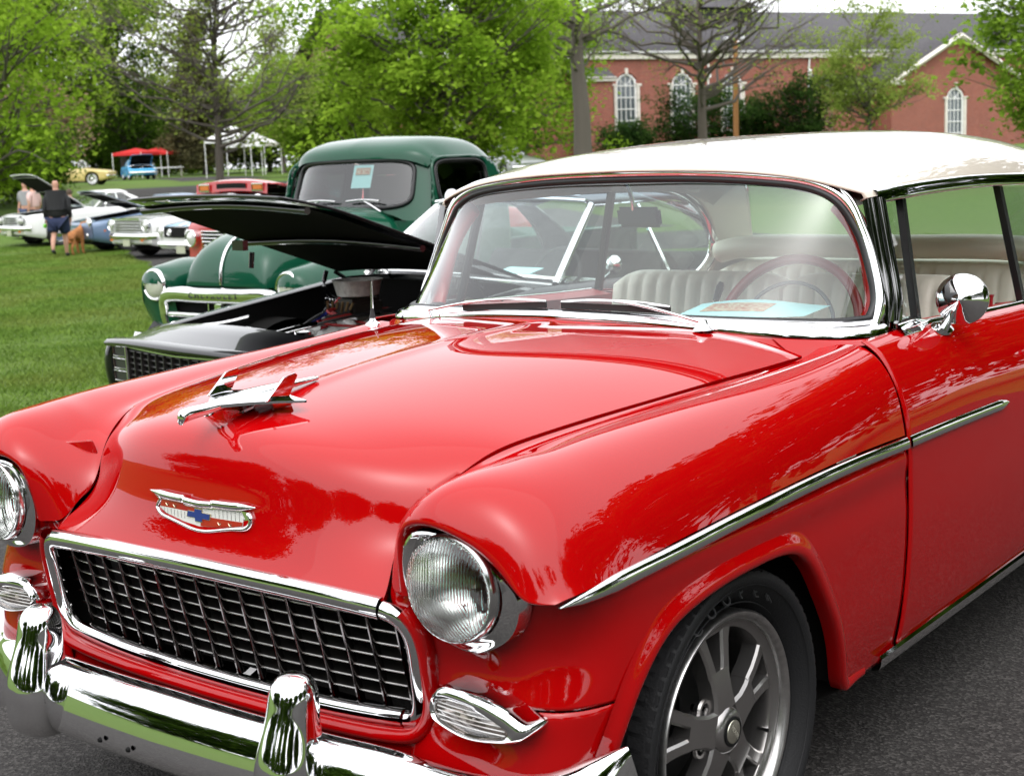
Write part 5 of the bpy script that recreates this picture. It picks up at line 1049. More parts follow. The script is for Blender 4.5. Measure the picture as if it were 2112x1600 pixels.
# ---- dark green pickup, second in the row
GRN = pmat('green_paint', (.003, .060, .030), rough=.4, spec=.05, coat=1.0, coat_rough=.012, coat_ior=1.4)
tk = empty('pickup_truck', (-5.35, 3.82, -.195), rad(2), label='dark green rounded fifties pickup with chrome grille bar, behind the black muscle car', cat='pickup')
HR = [(-.03, .905, .36), (-.025, .97, .385), (.0, 1.06, .40), (.06, 1.15, .42), (.18, 1.225, .445), (.45, 1.29, .49), (.9, 1.345, .55), (1.40, 1.385, .64)]
hrows = []
for y, zc, hw_ in HR:
    zb = .895+.10*max(0, y)/1.4; a = np.linspace(0, math.pi/2, 16); e_ = .62
    hrows.append(np.stack([hw_*np.cos(a)**e_, np.full(16, y)+.02*(np.cos(a)**2), zb+(zc-zb)*np.sin(a)**.75], 1))
hh_ = spl(A(hrows), 50); grid('hood', np.concatenate([hh_, mir(hh_)[:, ::-1][:, 1:]], 1), GRN, tk)
tube('hood_strip', A([(0, y-.006, z+.004) for y, z in ((-.03, .91), (-.025, .98), (.0, 1.065), (.06, 1.155), (.18, 1.23), (.34, 1.27))]), .013, CHROME, tk, n=24)
for sg in (1, -1):
    s3 = A([sg, 1, 1]); rows = []
    for y, zt, cx, hw_, zo, zi in ((-.06, .92, .675, .10, .90, .90), (-.03, 1.0, .68, .15, .80, .88), (.10, 1.05, .69, .20, .70, .90), (.30, 1.075, .70, .225, .66, .92), (.55, 1.06, .71, .235, .75, .94), (.85, .99, .72, .235, .70, .94), (1.10, .86, .73, .225, .55, .80), (1.30, .70, .74, .21, .45, .60), (1.42, .52, .745, .20, .40, .45)):
        a = np.linspace(0, math.pi, 22); x = cx+hw_*np.cos(a); z = np.where(a < math.pi/2, zo+(zt-zo)*np.sin(a)**.8, zi+(zt-zi)*np.sin(a)**.8); rows.append(np.stack([x, np.full(22, y)-.05*np.sin(a)*(y < 0), z], 1))
    grid('front_fender', spl(A(rows), 46)*s3, GRN, tk, flip=sg > 0)
    grid('fender_front', surf([[(.52, -.02, .92), (.68, -.07, .98), (.80, -.05, .90)], [(.50, -.02, .80), (.66, -.05, .80), (.84, -.02, .80)], [(.48, .0, .64), (.66, -.02, .62), (.85, .06, .64)], [(.48, .05, .50), (.66, .05, .48), (.82, .12, .52)]], 16, 14)*s3, GRN, tk)
    hd2 = empty('headlight'); hd2.parent = tk; c3 = (sg*.66, 0, .905)
    lathe('lamp_bezel', [(.112, .06), (.116, -.05), (.113, -.072), (.103, -.082), (.094, -.076), (.09, -.06)], CHROME, hd2, c=c3, axis='y', seg=36)
    lathe('lamp_lens', [(.091, -.072), (.075, -.088), (.045, -.098), (.001, -.102)], pmat('frosted_lens', (.66, .65, .60), rough=.14, coat=1, metal=.3), hd2, c=c3, axis='y', seg=36)
    # cab side with window opening
    yy_, zz_ = np.linspace(1.36, 2.50, 58), np.linspace(.52, 1.74, 60)
    def cx_(z): return np.interp(z, [.52, .8, 1.15, 1.35, 1.74], [.74, .775, .785, .775, .685])
    W0, W1, Z0, Z1 = 1.66, 2.28, 1.375, 1.70
    def inwin(c_, m=0.):
        u = (c_[1]-(W0+W1)/2-.06*(c_[2]-1.5))/((W1-W0)/2-m); v = (c_[2]-(Z0+Z1)/2)/((Z1-Z0)/2-m); return abs(u)**5+abs(v)**5 < 1
    P = A([[(cx_(z), y, z) for z in zz_] for y in yy_])
    grid('cab_side', P*s3, GRN, tk, drop=lambda c_: inwin(c_) or (c_[2] > 1.26 and c_[1] < 1.53+.17*(c_[2]-1.24)/.52) or (c_[1] > 2.30 and c_[2] > 1.52 and ((c_[1]-2.30)/.2)**2+((c_[2]-1.52)/.2)**2 > 1), solid=.015, flip=sg > 0)
    a = np.linspace(0, 2*math.pi, 60, endpoint=False); sgnp = lambda v, e: np.sign(v)*np.abs(v)**e
    zq = (Z0+Z1)/2+(Z1-Z0)/2*sgnp(np.sin(a), .42); yq = (W0+W1)/2+.06*(zq-1.5)+(W1-W0)/2*sgnp(np.cos(a), .42)
    lp = np.stack([cx_(zq)+.006, yq, zq], 1); tube('window_frame', lp*s3, .017, BLK, tk, closed=True, seg=8, up=(1, 0, 0))
    tube('door_groove', (A([(0, (W0+W1)/2+.02, 1.52)])+(lp-A([0, (W0+W1)/2+.02, 1.52]))*A([1, 1.10, 1.16]))*s3*1.0, .012, GRN, tk, closed=True, seg=6, up=(1, 0, 0))
    fan('side_window', (lp-A([.02, 0, 0]))*s3, DGLASS, tk)
    # running board, rear fender, bed side
    box('running_board', (sg*.80, 1.95, .40), (.24, 1.2, .05), GRN, tk, bev=.02)
    rows = []
    for y, zt, hw_ in ((2.75, .45, .10), (2.9, .70, .16), (3.1, .88, .19), (3.4, .93, .20), (3.7, .86, .19), (3.95, .65, .15), (4.1, .45, .10)):
        a = np.linspace(0, math.pi, 16); rows.append(np.stack([.78+hw_*np.cos(a), np.full(16, y), .42+(zt-.42)*np.sin(a)**.8], 1))
    grid('rear_fender', spl(A(rows), 30)*s3, GRN, tk, flip=sg > 0)
    grid('bed_side', A([[(.70, 2.56, .55), (.70, 4.55, .55)], [(.72, 2.56, 1.05), (.72, 4.55, 1.05)], [(.76, 2.56, 1.07), (.76, 4.55, 1.07)]])*s3, GRN, tk, solid=.02)
    for y in (.42, 3.42): car_wheel(tk, sg*.70, y, .355, 'steel', False)
    tube('mirror_arm', A([(.78, 1.52, 1.32), (.84, 1.50, 1.36), (.97, 1.50, 1.41)])*s3, .009, CHROME, tk, n=10)
    mm = lathe('door_mirror', [(.001, -.03), (.04, -.024), (.066, -.004), (.068, .006), (.06, .012), (.001, .012)], CHROME, tk, axis='y', seg=22); mm.location = (sg*.98, 1.52, 1.43)
    mm = tube('hinge', A([(.79, 1.40, 1.22), (.80, 1.40, 1.28)])*s3, .014, CHROME, tk)
# cab roof, front with one-piece windshield, back panel
RFt = [[(0, 1.535, 1.735), (.35, 1.55, 1.728), (.56, 1.60, 1.705), (.66, 1.66, 1.66)], [(0, 1.555, 1.80), (.35, 1.57, 1.79), (.58, 1.63, 1.765), (.69, 1.70, 1.70)], [(0, 1.66, 1.865), (.35, 1.68, 1.855), (.56, 1.72, 1.82), (.69, 1.76, 1.715)],
       [(0, 1.90, 1.905), (.35, 1.90, 1.893), (.56, 1.90, 1.85), (.695, 1.90, 1.73)], [(0, 2.2, 1.90), (.35, 2.2, 1.888), (.56, 2.2, 1.845), (.695, 2.2, 1.73)], [(0, 2.40, 1.86), (.35, 2.40, 1.848), (.56, 2.39, 1.805), (.69, 2.37, 1.71)], [(0, 2.50, 1.76), (.35, 2.50, 1.75), (.56, 2.49, 1.72), (.68, 2.47, 1.66)], [(0, 2.52, 1.60), (.35, 2.52, 1.60), (.58, 2.51, 1.60), (.72, 2.49, 1.58)]]
rt_ = surf(RFt, 40, 24); grid('roof', np.concatenate([mir(rt_)[:, :0:-1], rt_], 1), GRN, tk, flip=True)
ux, uz = np.linspace(-1, 1, 60), np.linspace(0, 1, 34)
def cf(u, v): 
    z = 1.24+.52*v; return (u*(.745-.095*v), 1.40+.17*v+.16*abs(u)**3.2, z)
inw = lambda c_: abs(c_[0]/(.60-.10*(c_[2]-1.36)))**6 + abs((c_[2]-1.545)/.178)**6 < 1
grid('cab_front', A([[cf(u, v) for u in ux] for v in uz]), GRN, tk, drop=inw)
a = np.linspace(0, 2*math.pi, 70, endpoint=False); zq = 1.545+.176*sgnp(np.sin(a), .36); xq = (.60-.10*(zq-1.36))*sgnp(np.cos(a), .36)
def cfx(x, z): v = (z-1.24)/.52; u = x/(.745-.095*v); return cf(u, v)[1]
wl = A([(x, cfx(x, z)-.006, z) for x, z in zip(xq, zq)]); tube('windshield_gasket', wl, .017, GASKET, tk, closed=True, seg=8, up=(0, 1, 0))
wg = A([[(u*(.60-.10*(z-1.36)), cfx(u*(.60-.10*(z-1.36)), z), z) for u in np.linspace(-1, 1, 20)] for z in np.linspace(1.37, 1.72, 8)]); grid('windshield', wg, glass('truck_glass', (.62, .70, .68), 1.3), tk)
cw = [[(u*.64, 1.38, 1.385-.10*abs(u)**2.5) for u in np.linspace(-1, 1, 15)], [(u*.70, 1.36+.10*abs(u)**3, 1.34-.08*abs(u)**2.5) for u in np.linspace(-1, 1, 15)], [(u*.755, 1.42+.16*abs(u)**3.2, 1.27) for u in np.linspace(-1, 1, 15)]]
grid('cowl', A(cw[::-1]), GRN, tk); grid('cowl_side', A([[(-.72, 1.40, 1.28), (.72, 1.40, 1.28)], [(-.72, 1.38, .5), (.72, 1.38, .5)]]), GRN, tk)
grid('cab_back', A([[(-.72, 2.50, 1.6), (.72, 2.50, 1.6)], [(-.74, 2.50, .5), (.74, 2.50, .5)]]), GRN, tk)
grid('seat', surf([[(-.6, 1.75, .95), (.6, 1.75, .95)], [(-.6, 2.2, .93), (.6, 2.2, .93)], [(-.6, 2.32, 1.40), (.6, 2.32, 1.40)], [(-.6, 2.42, 1.38), (.6, 2.42, 1.38)]], 20, 6), INTER, tk)
grid('bed_floor', A([[(-.7, 2.56, .65), (.7, 2.56, .65)], [(-.7, 4.55, .65), (.7, 4.55, .65)]]), pmat('bed_wood', (.10, .06, .03), rough=.6), tk)
grid('tailgate', A([[(-.7, 4.55, .55), (.7, 4.55, .55)], [(-.7, 4.55, 1.05), (.7, 4.55, 1.05)]]), GRN, tk, solid=.03)
# grille: lettered top bar curving down at the ends, lower bars, bumper
tbp = spl(A([(-.60, .0, .60), (-.60, -.03, .72), (-.575, -.055, .80), (-.50, -.08, .838), (-.25, -.095, .842), (0, -.10, .842), (.25, -.095, .842), (.50, -.08, .838), (.575, -.055, .80), (.60, -.03, .72), (.60, .0, .60)]), 70)
scx = np.interp(np.abs(np.linspace(-1, 1, 70)), [0, .5, .75, 1], [1, 1, .75, .7]); grid('grille_bar', sweep(tbp, spl(A([(-.03, .05), (.015, .052), (.034, .025), (.036, -.015), (.02, -.045), (-.03, -.05)]), 16), up=(0, -.4, .9), scale=np.stack([scx, scx], 1)), CHROME, tk, sharp=70)
for z in (.70, .60): tube('grille_bar', A([(-.56, -.02, z), (0, -.06, z), (.56, -.02, z)]), .022, CHROME, tk, n=20)
box('grille_post', (0, -.07, .68), (.09, .04, .24), CHROME, tk, bev=.015)
for x in (-.12, .12): box('grille_post', (x, -.05, .68), (.012, .02, .24), DULLCHROME, tk)
grid('grille_back', A([[(-.58, .02, .84), (.58, .02, .84)], [(-.56, .02, .50), (.56, .02, .50)]]), DARK, tk)
grid('apron', A([[(-.60, -.03, .89), (0, -.06, .89), (.60, -.03, .89)], [(-.60, -.02, .80), (0, -.05, .80), (.60, -.02, .80)]]), GRN, tk)
text_mesh('grille_lettering', 'C H E V R O L E T', .062, pmat('letter_black', (.01, .01, .01), rough=.5), tk, Matrix.Translation((0, -.138, .846)) @ Matrix.Rotation(rad(82), 4, 'X'), depth=.002)
bp2 = A([(u*.90, -.16+.10*abs(u)**3, .50) for u in np.linspace(-1, 1, 30)]); grid('front_bumper', sweep(bp2, [(-.03, .06), (.012, .062), (.026, .03), (.026, -.03), (.012, -.062), (-.03, -.06)]), CHROME, tk, sharp=40)
for sg in (1, -1): 
    b_ = A([(sg*.34, cfx(.34, 1.37)-.02, 1.35)]); tube('wiper', A([(sg*.42, 1.39, 1.345), (sg*.30, 1.41, 1.40), (sg*.22, 1.425, 1.43)]), .008, DULLCHROME, tk, n=8)
    tube('wiper_blade', A([(sg*.22-.16, 1.42, 1.425), (sg*.22, 1.418, 1.435), (sg*.22+.16, 1.425, 1.425)]), .008, DULLCHROME, tk, n=8)
fl_ = A([[(-.02, 1.54, 1.53), (.17, 1.545, 1.53)], [(-.02, 1.60, 1.70), (.17, 1.605, 1.70)]]); fl_[..., 1] = [[cfx(x, z)+.012 for x, z in ((.05, 1.50), (.22, 1.50))], [cfx(x, z)+.012 for x, z in ((.05, 1.68), (.22, 1.68))]]
fl_[..., 0] += .06; fl_[..., 2] -= .01
fy = empty('window_flyer'); fy.parent = tk; grid('sheet', fl_, pmat('pale_blue_paper', (.50, .78, .82)), fy)
m0, m1 = fl_[0].mean(0), fl_[1].mean(0); pr_ = np.stack([fl_[0]*.42+fl_[1]*.58, fl_[0]*.12+fl_[1]*.88], 0); pr_[..., 1] -= .006; pr_[:, 0, 0] += .03; pr_[:, 1, 0] -= .02
grid('printed_block', pr_, pmat('printed_block', (.45, .14, .09)), fy)

for ch in list(tk.children_recursive):          # shorten the nose ahead of the cowl
    if ch.type == 'MESH' and min(v.co.y for v in ch.data.vertices) < 1.0 and ch.name.split('.')[0] in ('hood', 'hood_strip', 'front_fender', 'fender_front', 'lamp_bezel', 'lamp_lens', 'grille_bar', 'grille_post', 'grille_back', 'apron', 'grille_lettering', 'front_bumper'):
        for v in ch.data.vertices: v.co.y = 1.4-(1.4-v.co.y)*.86 if v.co.y < 1.4 else v.co.y
# ---- the rest of the row
ROW = 'show cars parked in a row along the grass'
REDP = pmat('bright_red_paint', (.42, .008, .010), rough=.35, coat=1); LBLUE = pmat('light_blue_paint', (.10, .36, .62), rough=.35, coat=1); SLATE = pmat('slate_blue_paint', (.13, .20, .32), rough=.35, coat=1, metal=.25)
MAROON = pmat('maroon_paint', (.14, .010, .016), rough=.35, coat=1); YEL = pmat('cream_yellow_paint', (.66, .52, .20), rough=.4, coat=.8); SKYB = pmat('sky_blue_paint', (.06, .42, .78), rough=.35, coat=1)
def place(px, d): return tuple(at(px, d))
AMBER = pmat('amber_lens', (.55, .13, .01), rough=.2, coat=1); PLATE = pmat('licence_plate', (.40, .42, .30), rough=.5)
def plate(root, y, z, x=0.): box('licence_plate', (x, y, z), (.30, .015, .15), PLATE, root, bev=.006)
# red pickup with its hood raised; the hood front edge carries two amber lamps either side of a dark slot
o, c_ = make_car('pickup_truck', place(470, 17.8), rad(-2), REDP, 'red pickup with raised hood and two amber hood lamps beside the green truck', ROW, 'pickup', L=4.9, W=1.86, nz=1.22, cowl_y=1.35, cowl_z=1.34, belt=1.28, roof=1.80, wst=1.62, rt=2.3, rb=2.5, tail=1.1, yf=.85, wb=2.95, R=.36, zr=.40, crown=.09, hood_open=rad(17), hy0=.10, glass=glass('pickup_glass', (.75, .85, .82), 1.0), bump_z=.62, chrome=False)
for sg in (1, -1): round_lamp(o, sg*.70, -.07, .95, .09)
bar_grille(o, .50, .82, 1.04, -.10, 3, 6, CHROME); plate(o, -.12, .60)
hb = [ch for ch in o.children if ch.name.split('.')[0] == 'hood'][0]; e0 = A([v.co for v in hb.data.vertices]).reshape(26, 25, 3)[0]
grid('hood_lip', np.stack([e0+A([0, .02, .03]), e0+A([0, -.05, .015]), e0+A([0, -.06, -.11]), e0+A([0, .02, -.14])], 0), REDP, o, sharp=60)
grid('hood_slot', np.stack([e0[7:18]+A([0, -.066, -.015]), e0[7:18]+A([0, -.066, -.075])], 0), DARK, o)
for k_ in (3, 21):
    cL = e0[k_]+A([0, -.066, -.048]); tube('lamp_frame', A([cL+A([a, -.004, b]) for a, b in ((-.10, -.038), (.10, -.038), (.10, .038), (-.10, .038))]), .011, CHROME, o, closed=True, seg=6, up=(0, 1, 0)); box('hood_lamp', cL, (.17, .02, .06), AMBER, o, bev=.004)
tube('visor', A([(u*.60, 1.56+.05*u*u, 1.735-.02*abs(u)) for u in np.linspace(-1, 1, 13)]), .035, MATS['dark_interior'], o)
grid('dash_flyer', A([[(-.05, 1.72, 1.36), (.30, 1.72, 1.36)], [(-.05, 1.80, 1.48), (.30, 1.80, 1.48)]]), MATS['pale_blue_paper'], o)
# white and blue fastback
o, c_ = make_car('fastback_car', place(372, 28.6), rad(-4), WHITE, 'white fastback with blue stripes and black twin-lamp grille, right of the grey-hooded sedan', ROW, L=4.7, W=1.8, nz=.82, cowl_y=1.62, cowl_z=.95, belt=.92, roof=1.31, hood_mat=LBLUE, stripe=WHITE, bump_z=.44, bow=.09, bump_h=.7)
for sg in (1, -1): round_lamp(o, sg*.70, -.06, .68, .088); round_lamp(o, sg*.30, -.12, .67, .055, name='driving_lamp')
grid('grille_opening', A([[(x, -.115+.05*(x/.56)**2, z) for x in np.linspace(-.56, .56, 9)] for z in (.57, .78)]), DARK, o); plate(o, -.16, .33, .1)
# white sedan with dark hood and wide bright grille
o, c_ = make_car('sedan_car', place(262, 31.8), rad(-8), WHITE, 'white sixties sedan with grey hood and full-width chrome grille', ROW, L=5.2, W=1.92, nz=.90, cowl_y=1.7, cowl_z=1.0, belt=.97, roof=1.40, hood_mat=pmat('graphite_paint', (.045, .043, .045), rough=.35, coat=1), bump_z=.50, bow=.04)
for sg in (1, -1): round_lamp(o, sg*.74, -.05, .74, .10); box('turn_lamp', (sg*.66, -.10, .42), (.12, .02, .05), AMBER, o, bev=.006)
bar_grille(o, .58, .60, .86, -.085, 26, 5, DULLCHROME, pmat('grille_grey', (.22, .22, .22), rough=.4, metal=.7)); grid('nose_trim', A([[(x, -.10, z) for x in np.linspace(-.6, .6, 8)] for z in (.865, .90)]), CHROME, o)
plate(o, -.11, .36)
# slate blue coupe with hood open
o, c_ = make_car('coupe_car', place(158, 35.0), rad(-16), SLATE, 'slate blue rounded coupe with hood open and spoked alloy wheels, behind the walking man', ROW, L=4.75, W=1.84, nz=.80, cowl_y=1.55, cowl_z=.98, belt=.95, roof=1.34, wst=2.15, rt=2.9, rb=3.6, R=.37, hood_open=rad(27), hy0=.18, rimstyle='spoke', bump=False, chrome=False, pil_body=True, engine=False, bow=.14)
for sg in (1, -1):
    round_lamp(o, sg*.66, -.02, .73, .11); round_lamp(o, sg*.62, -.05, .44, .05, name='fog_lamp'); box('side_marker', (sg*.90, .34, .55), (.02, .14, .045), AMBER, o, bev=.005)
    for k_ in range(9): pass
grid('grille_opening', A([[(x, -.135+.10*(x/.5)**2, z) for x in np.linspace(-.48, .48, 9)] for z in (.40, .62)]), DARK, o); bar_grille(o, .46, .42, .60, -.145, 9, 6, DULLCHROME, bowx=.10)
# white sedan, twin lamps, hood open
o, c_ = make_car('sedan_car', place(18, 38.0), rad(-12), WHITE, 'white sedan with raised black-lined hood and paired round headlights at the left edge', ROW, L=5.3, W=1.98, nz=.86, cowl_y=1.75, cowl_z=.98, belt=.95, roof=1.40, wst=2.35, hood_open=rad(37), hy0=.12, bump_z=.50, bow=.02, nose_mat=None)
for sg in (1, -1):
    for x in (.62, .80): round_lamp(o, sg*x, -.03, .70, .075, ring=False)
    lathe('lamp_pod', [(.14, -.02), (.13, -.035), (.10, -.03)], DARK, o, c=(sg*.71, 0, .70), axis='y', seg=24); o.children[-1].name = 'lamp_pod'
    box('turn_lamp', (sg*.70, -.08, .42), (.14, .02, .05), AMBER, o, bev=.006)
bar_grille(o, .52, .60, .80, -.055, 18, 4, DULLCHROME); plate(o, -.09, .38)
FAR = 'show cars on the far rise'
o, c_ = make_car('sedan_car', place(150, 90), rad(48), MAROON, 'maroon car with white roof on the far rise, left of the pale yellow coupe', FAR, L=4.9, W=1.85, roof_mat=WHITE, roof=1.42, nz=.86)
o, c_ = make_car('coupe_car', place(236, 80), rad(128), YEL, 'pale yellow coupe with white roof on the far rise', FAR, L=4.7, W=1.85, roof_mat=pmat('ivory_paint', (.72, .68, .58), rough=.4), roof=1.40, white=True)
o, c_ = make_car('coupe_car', place(300, 96), rad(60), SKYB, 'sky blue coupe with its hood raised on the far rise', FAR, L=4.7, W=1.85, roof=1.36, hood_open=rad(34))
o, c_ = make_car('sedan_car', place(1098, 62), rad(70), pmat('silver_paint', (.45, .46, .47), rough=.3, coat=1, metal=.5), 'silver modern car half hidden behind the cream roof of the red hardtop', None, L=4.6, W=1.8, roof=1.46, chrome=False, belt=.98, cowl_z=1.02)
# ================================================================== ground
def noise_mat(name, c1, c2, scale, rough=.9, c3=None, bump=None, sc3=.15):
    m = bpy.data.materials.new(name); m.use_nodes = True; n = m.node_tree; b = n.nodes['Principled BSDF']; b.inputs['Roughness'].default_value = rough; b.inputs['Specular IOR Level'].default_value = .2
    tc = n.nodes.new('ShaderNodeTexCoord'); nz = n.nodes.new('ShaderNodeTexNoise'); nz.inputs['Scale'].default_value = scale; nz.inputs['Detail'].default_value = 8; nz.inputs['Roughness'].default_value = .65
    n.links.new(tc.outputs['Object'], nz.inputs['Vector']); rp = n.nodes.new('ShaderNodeValToRGB'); rp.color_ramp.elements[0].position = .35; rp.color_ramp.elements[1].position = .65
    rp.color_ramp.elements[0].color = (*c1, 1); rp.color_ramp.elements[1].color = (*c2, 1); n.links.new(nz.outputs['Fac'], rp.inputs[0]); last = rp.outputs[0]
    if c3:
        n2 = n.nodes.new('ShaderNodeTexNoise'); n2.inputs['Scale'].default_value = sc3; n2.inputs['Detail'].default_value = 4; n.links.new(tc.outputs['Object'], n2.inputs['Vector'])
        mr = n.nodes.new('ShaderNodeMapRange'); mr.inputs[1].default_value = .45; mr.inputs[2].default_value = .62; n.links.new(n2.outputs['Fac'], mr.inputs[0])
        mx = n.nodes.new('ShaderNodeMix'); mx.data_type = 'RGBA'; n.links.new(mr.outputs[0], mx.inputs[0]); n.links.new(last, mx.inputs[6]); mx.inputs[7].default_value = (*c3, 1); last = mx.outputs[2]
    n.links.new(last, b.inputs['Base Color'])
    if bump:
        nb = n.nodes.new('ShaderNodeTexNoise'); nb.inputs['Scale'].default_value = bump[0]; nb.inputs['Detail'].default_value = 6; n.links.new(tc.outputs['Object'], nb.inputs['Vector'])
        bp = n.nodes.new('ShaderNodeBump'); bp.inputs['Strength'].default_value = bump[1]; bp.inputs['Distance'].default_value = bump[2]; n.links.new(nb.outputs['Fac'], bp.inputs['Height']); n.links.new(bp.outputs[0], b.inputs['Normal'])
    MATS[name] = m; return m
LAWN = noise_mat('lawn', (.060, .115, .015), (.106, .175, .029), 6.0, c3=(.09, .137, .025), bump=(40, .8, .03))
def asphalt_mat():
    m = noise_mat('asphalt', (.022, .020, .019), (.048, .044, .042), 60, rough=.85, c3=(.036, .034, .032), bump=(130, .9, .008), sc3=.6); n = m.node_tree; b = n.nodes['Principled BSDF']
    tc = n.nodes.new('ShaderNodeTexCoord'); v = n.nodes.new('ShaderNodeTexVoronoi'); v.inputs['Scale'].default_value = 130; n.links.new(tc.outputs['Object'], v.inputs['Vector'])
    sp = n.nodes.new('ShaderNodeSeparateColor'); n.links.new(v.outputs['Color'], sp.inputs[0]); mr = n.nodes.new('ShaderNodeMapRange'); mr.inputs[1].default_value = .55; mr.inputs[2].default_value = 1.0; n.links.new(sp.outputs[0], mr.inputs[0])
    old = b.inputs['Base Color'].links[0].from_socket; mx = n.nodes.new('ShaderNodeMix'); mx.data_type = 'RGBA'; mx.inputs[7].default_value = (.16, .15, .14, 1)
    ml = n.nodes.new('ShaderNodeMath'); ml.operation = 'MULTIPLY'; ml.inputs[1].default_value = .42; n.links.new(mr.outputs[0], ml.inputs[0]); n.links.new(ml.outputs[0], mx.inputs[0]); n.links.new(old, mx.inputs[6]); n.links.new(mx.outputs[2], b.inputs['Base Color'])
    bp = b.inputs['Normal'].links[0].from_node; b2 = n.nodes.new('ShaderNodeBump'); b2.inputs['Strength'].default_value = .6; b2.inputs['Distance'].default_value = .006; n.links.new(v.outputs['Distance'], b2.inputs['Height']); n.links.new(bp.outputs[0], b2.inputs['Normal']); n.links.new(b2.outputs[0], b.inputs['Normal'])
    return m
ASPH = asphalt_mat()
gxs = np.r_[-420, -300, -220, -160, np.arange(-130, 60, 4.), 80, 120, 200, 300]; gys = np.r_[-200, -120, -80, np.arange(-60, 150, 4.), 180, 230, 300, 420]
G = A([[(x, y, hz(x, y)) for y in gys] for x in gxs]); grid('lawn', G, LAWN, flip=True, kind='structure')
P0 = A([-4.35, 1.42]); UD = A([-.784, .62])/np.hypot(.784, .62); ND = A([UD[1], -UD[0]])     # ND points to the parked side
def lot(s, t): p = P0+UD*s+ND*t; return (p[0], p[1], hz(p[0], p[1])+.004)
ss = np.linspace(-60, 62, 160); t0 = .10*np.sin(ss*.9)+.05*np.sin(ss*2.7)+.04*RNG.normal(size=160); tl_ = np.interp(ss, [-60, -8, -4, -1.2, 1, 5, 12, 24, 32, 62], [-5.0, -4.2, -2.6, .45, .95, 1.45, 1.3, .6, 0, -1.0])
LT = [[lot(s, t0[i]+tl_[i]+(13.5-t0[i])*k) for k in np.linspace(0, 1, 24)] for i, s in enumerate(ss)]
grid('parking_lot', A(LT), ASPH, flip=True, kind='structure')
# second drive seen beyond the far lawn
def drive(pts, w, name):
    p = spl(A([(x, y, 0) for x, y in pts]), 40); T = np.gradient(p, axis=0); T /= np.linalg.norm(T, axis=1)[:, None]; S_ = np.stack([-T[:, 1], T[:, 0], T[:, 2]*0], 1)
    P = A([p+S_*k for k in np.linspace(-w/2, w/2, 5)]); P[..., 2] = hz(P[..., 0], P[..., 1])+.012; grid(name, P, ASPH, kind='structure')
drive([tuple(at(px, d)[:2]) for px, d in ((-60, 95), (120, 96), (300, 100), (440, 88), (470, 80))], 5, 'far_drive')
# grass blades near enough to read
def blades(n, dmin, dmax, p0, p1, h, w, name):
    d = np.sqrt(RNG.uniform(dmin**2, dmax**2, n)); px = RNG.uniform(p0, p1, n); k = (px-1056)/FPX
    r_ = _rr[None, :2]*k[:, None]+_f[None, :2]; f2 = _f[:2]/np.linalg.norm(_f[:2]); hN = r_/np.linalg.norm(r_, axis=1)[:, None]; P = CAM[None, :2]+hN*(d/(hN@f2))[:, None]
    s = (P-P0)@UD; t = (P-P0)@ND; edge = np.interp(s, ss, t0+tl_); ok = (t < edge+RNG.uniform(-.02, .10, n)); P = P[ok]; n = len(P); d = d[ok]
    z = hz(P[:, 0], P[:, 1]); a = RNG.uniform(0, 2*math.pi, n); hh = h*RNG.uniform(.5, 1.25, n)*(1+.4*np.sin(P[:, 0]*2.1)*np.sin(P[:, 1]*1.7)); ww_ = w*RNG.uniform(.7, 1.4, n)*np.sqrt(np.maximum(1, d/9)); ln = RNG.normal(0, .5, (n, 2))*hh[:, None]
    dx, dy = np.cos(a)*ww_/2, np.sin(a)*ww_/2; V = np.zeros((n, 4, 3)); b = np.stack([P[:, 0], P[:, 1], z-.005], 1)
    V[:, 0] = b+np.stack([-dx, -dy, 0*dx], 1); V[:, 1] = b+np.stack([dx, dy, 0*dx], 1); m = b+np.stack([ln[:, 0]*.4, ln[:, 1]*.4, hh*.65], 1)
    V[:, 2] = m+np.stack([dx*.7, dy*.7, 0*dx], 1); V[:, 3] = b+np.stack([ln[:, 0], ln[:, 1], hh], 1)
    i = np.arange(n)[:, None]*4; F = np.concatenate([i+A([[0, 1, 2]]), i+A([[0, 2, 3]])])
    return nobj(name, V.reshape(-1, 3), F, noise_mat(name+'_green', (.066, .135, .014), (.165, .265, .038), 2.2, rough=.7, c3=(.145, .20, .034), sc3=.5), smooth=False, label='short mown green grass of the lawn beside the parked cars', cat='grass', kind='stuff')
blades(230000, 6.5, 38, -220, 440, .048, .0048, 'grass')
blades(60000, .3, 7.5, -1600, 3600, .045, .004, 'grass')

# ================================================================== trees
def leaf_mat(name, c1, c2):
    m = bpy.data.materials.new(name); m.use_nodes = True; n = m.node_tree; n.nodes.clear(); o = n.nodes.new('ShaderNodeOutputMaterial')
    tc = n.nodes.new('ShaderNodeTexCoord'); nz = n.nodes.new('ShaderNodeTexNoise'); nz.inputs['Scale'].default_value = .9; nz.inputs['Detail'].default_value = 6; n.links.new(tc.outputs['Object'], nz.inputs['Vector'])
    rp = n.nodes.new('ShaderNodeValToRGB'); rp.color_ramp.elements[0].position = .36; rp.color_ramp.elements[1].position = .64; rp.color_ramp.elements[0].color = (*c1, 1); rp.color_ramp.elements[1].color = (*c2, 1); n.links.new(nz.outputs['Fac'], rp.inputs[0])
    d = n.nodes.new('ShaderNodeBsdfDiffuse'); t = n.nodes.new('ShaderNodeBsdfTranslucent'); mx = n.nodes.new('ShaderNodeMixShader'); mx.inputs[0].default_value = .48
    for q_ in (d, t): n.links.new(rp.outputs[0], q_.inputs[0])
    n.links.new(d.outputs[0], mx.inputs[1]); n.links.new(t.outputs[0], mx.inputs[2]); n.links.new(mx.outputs[0], o.inputs[0]); MATS[name] = m; return m
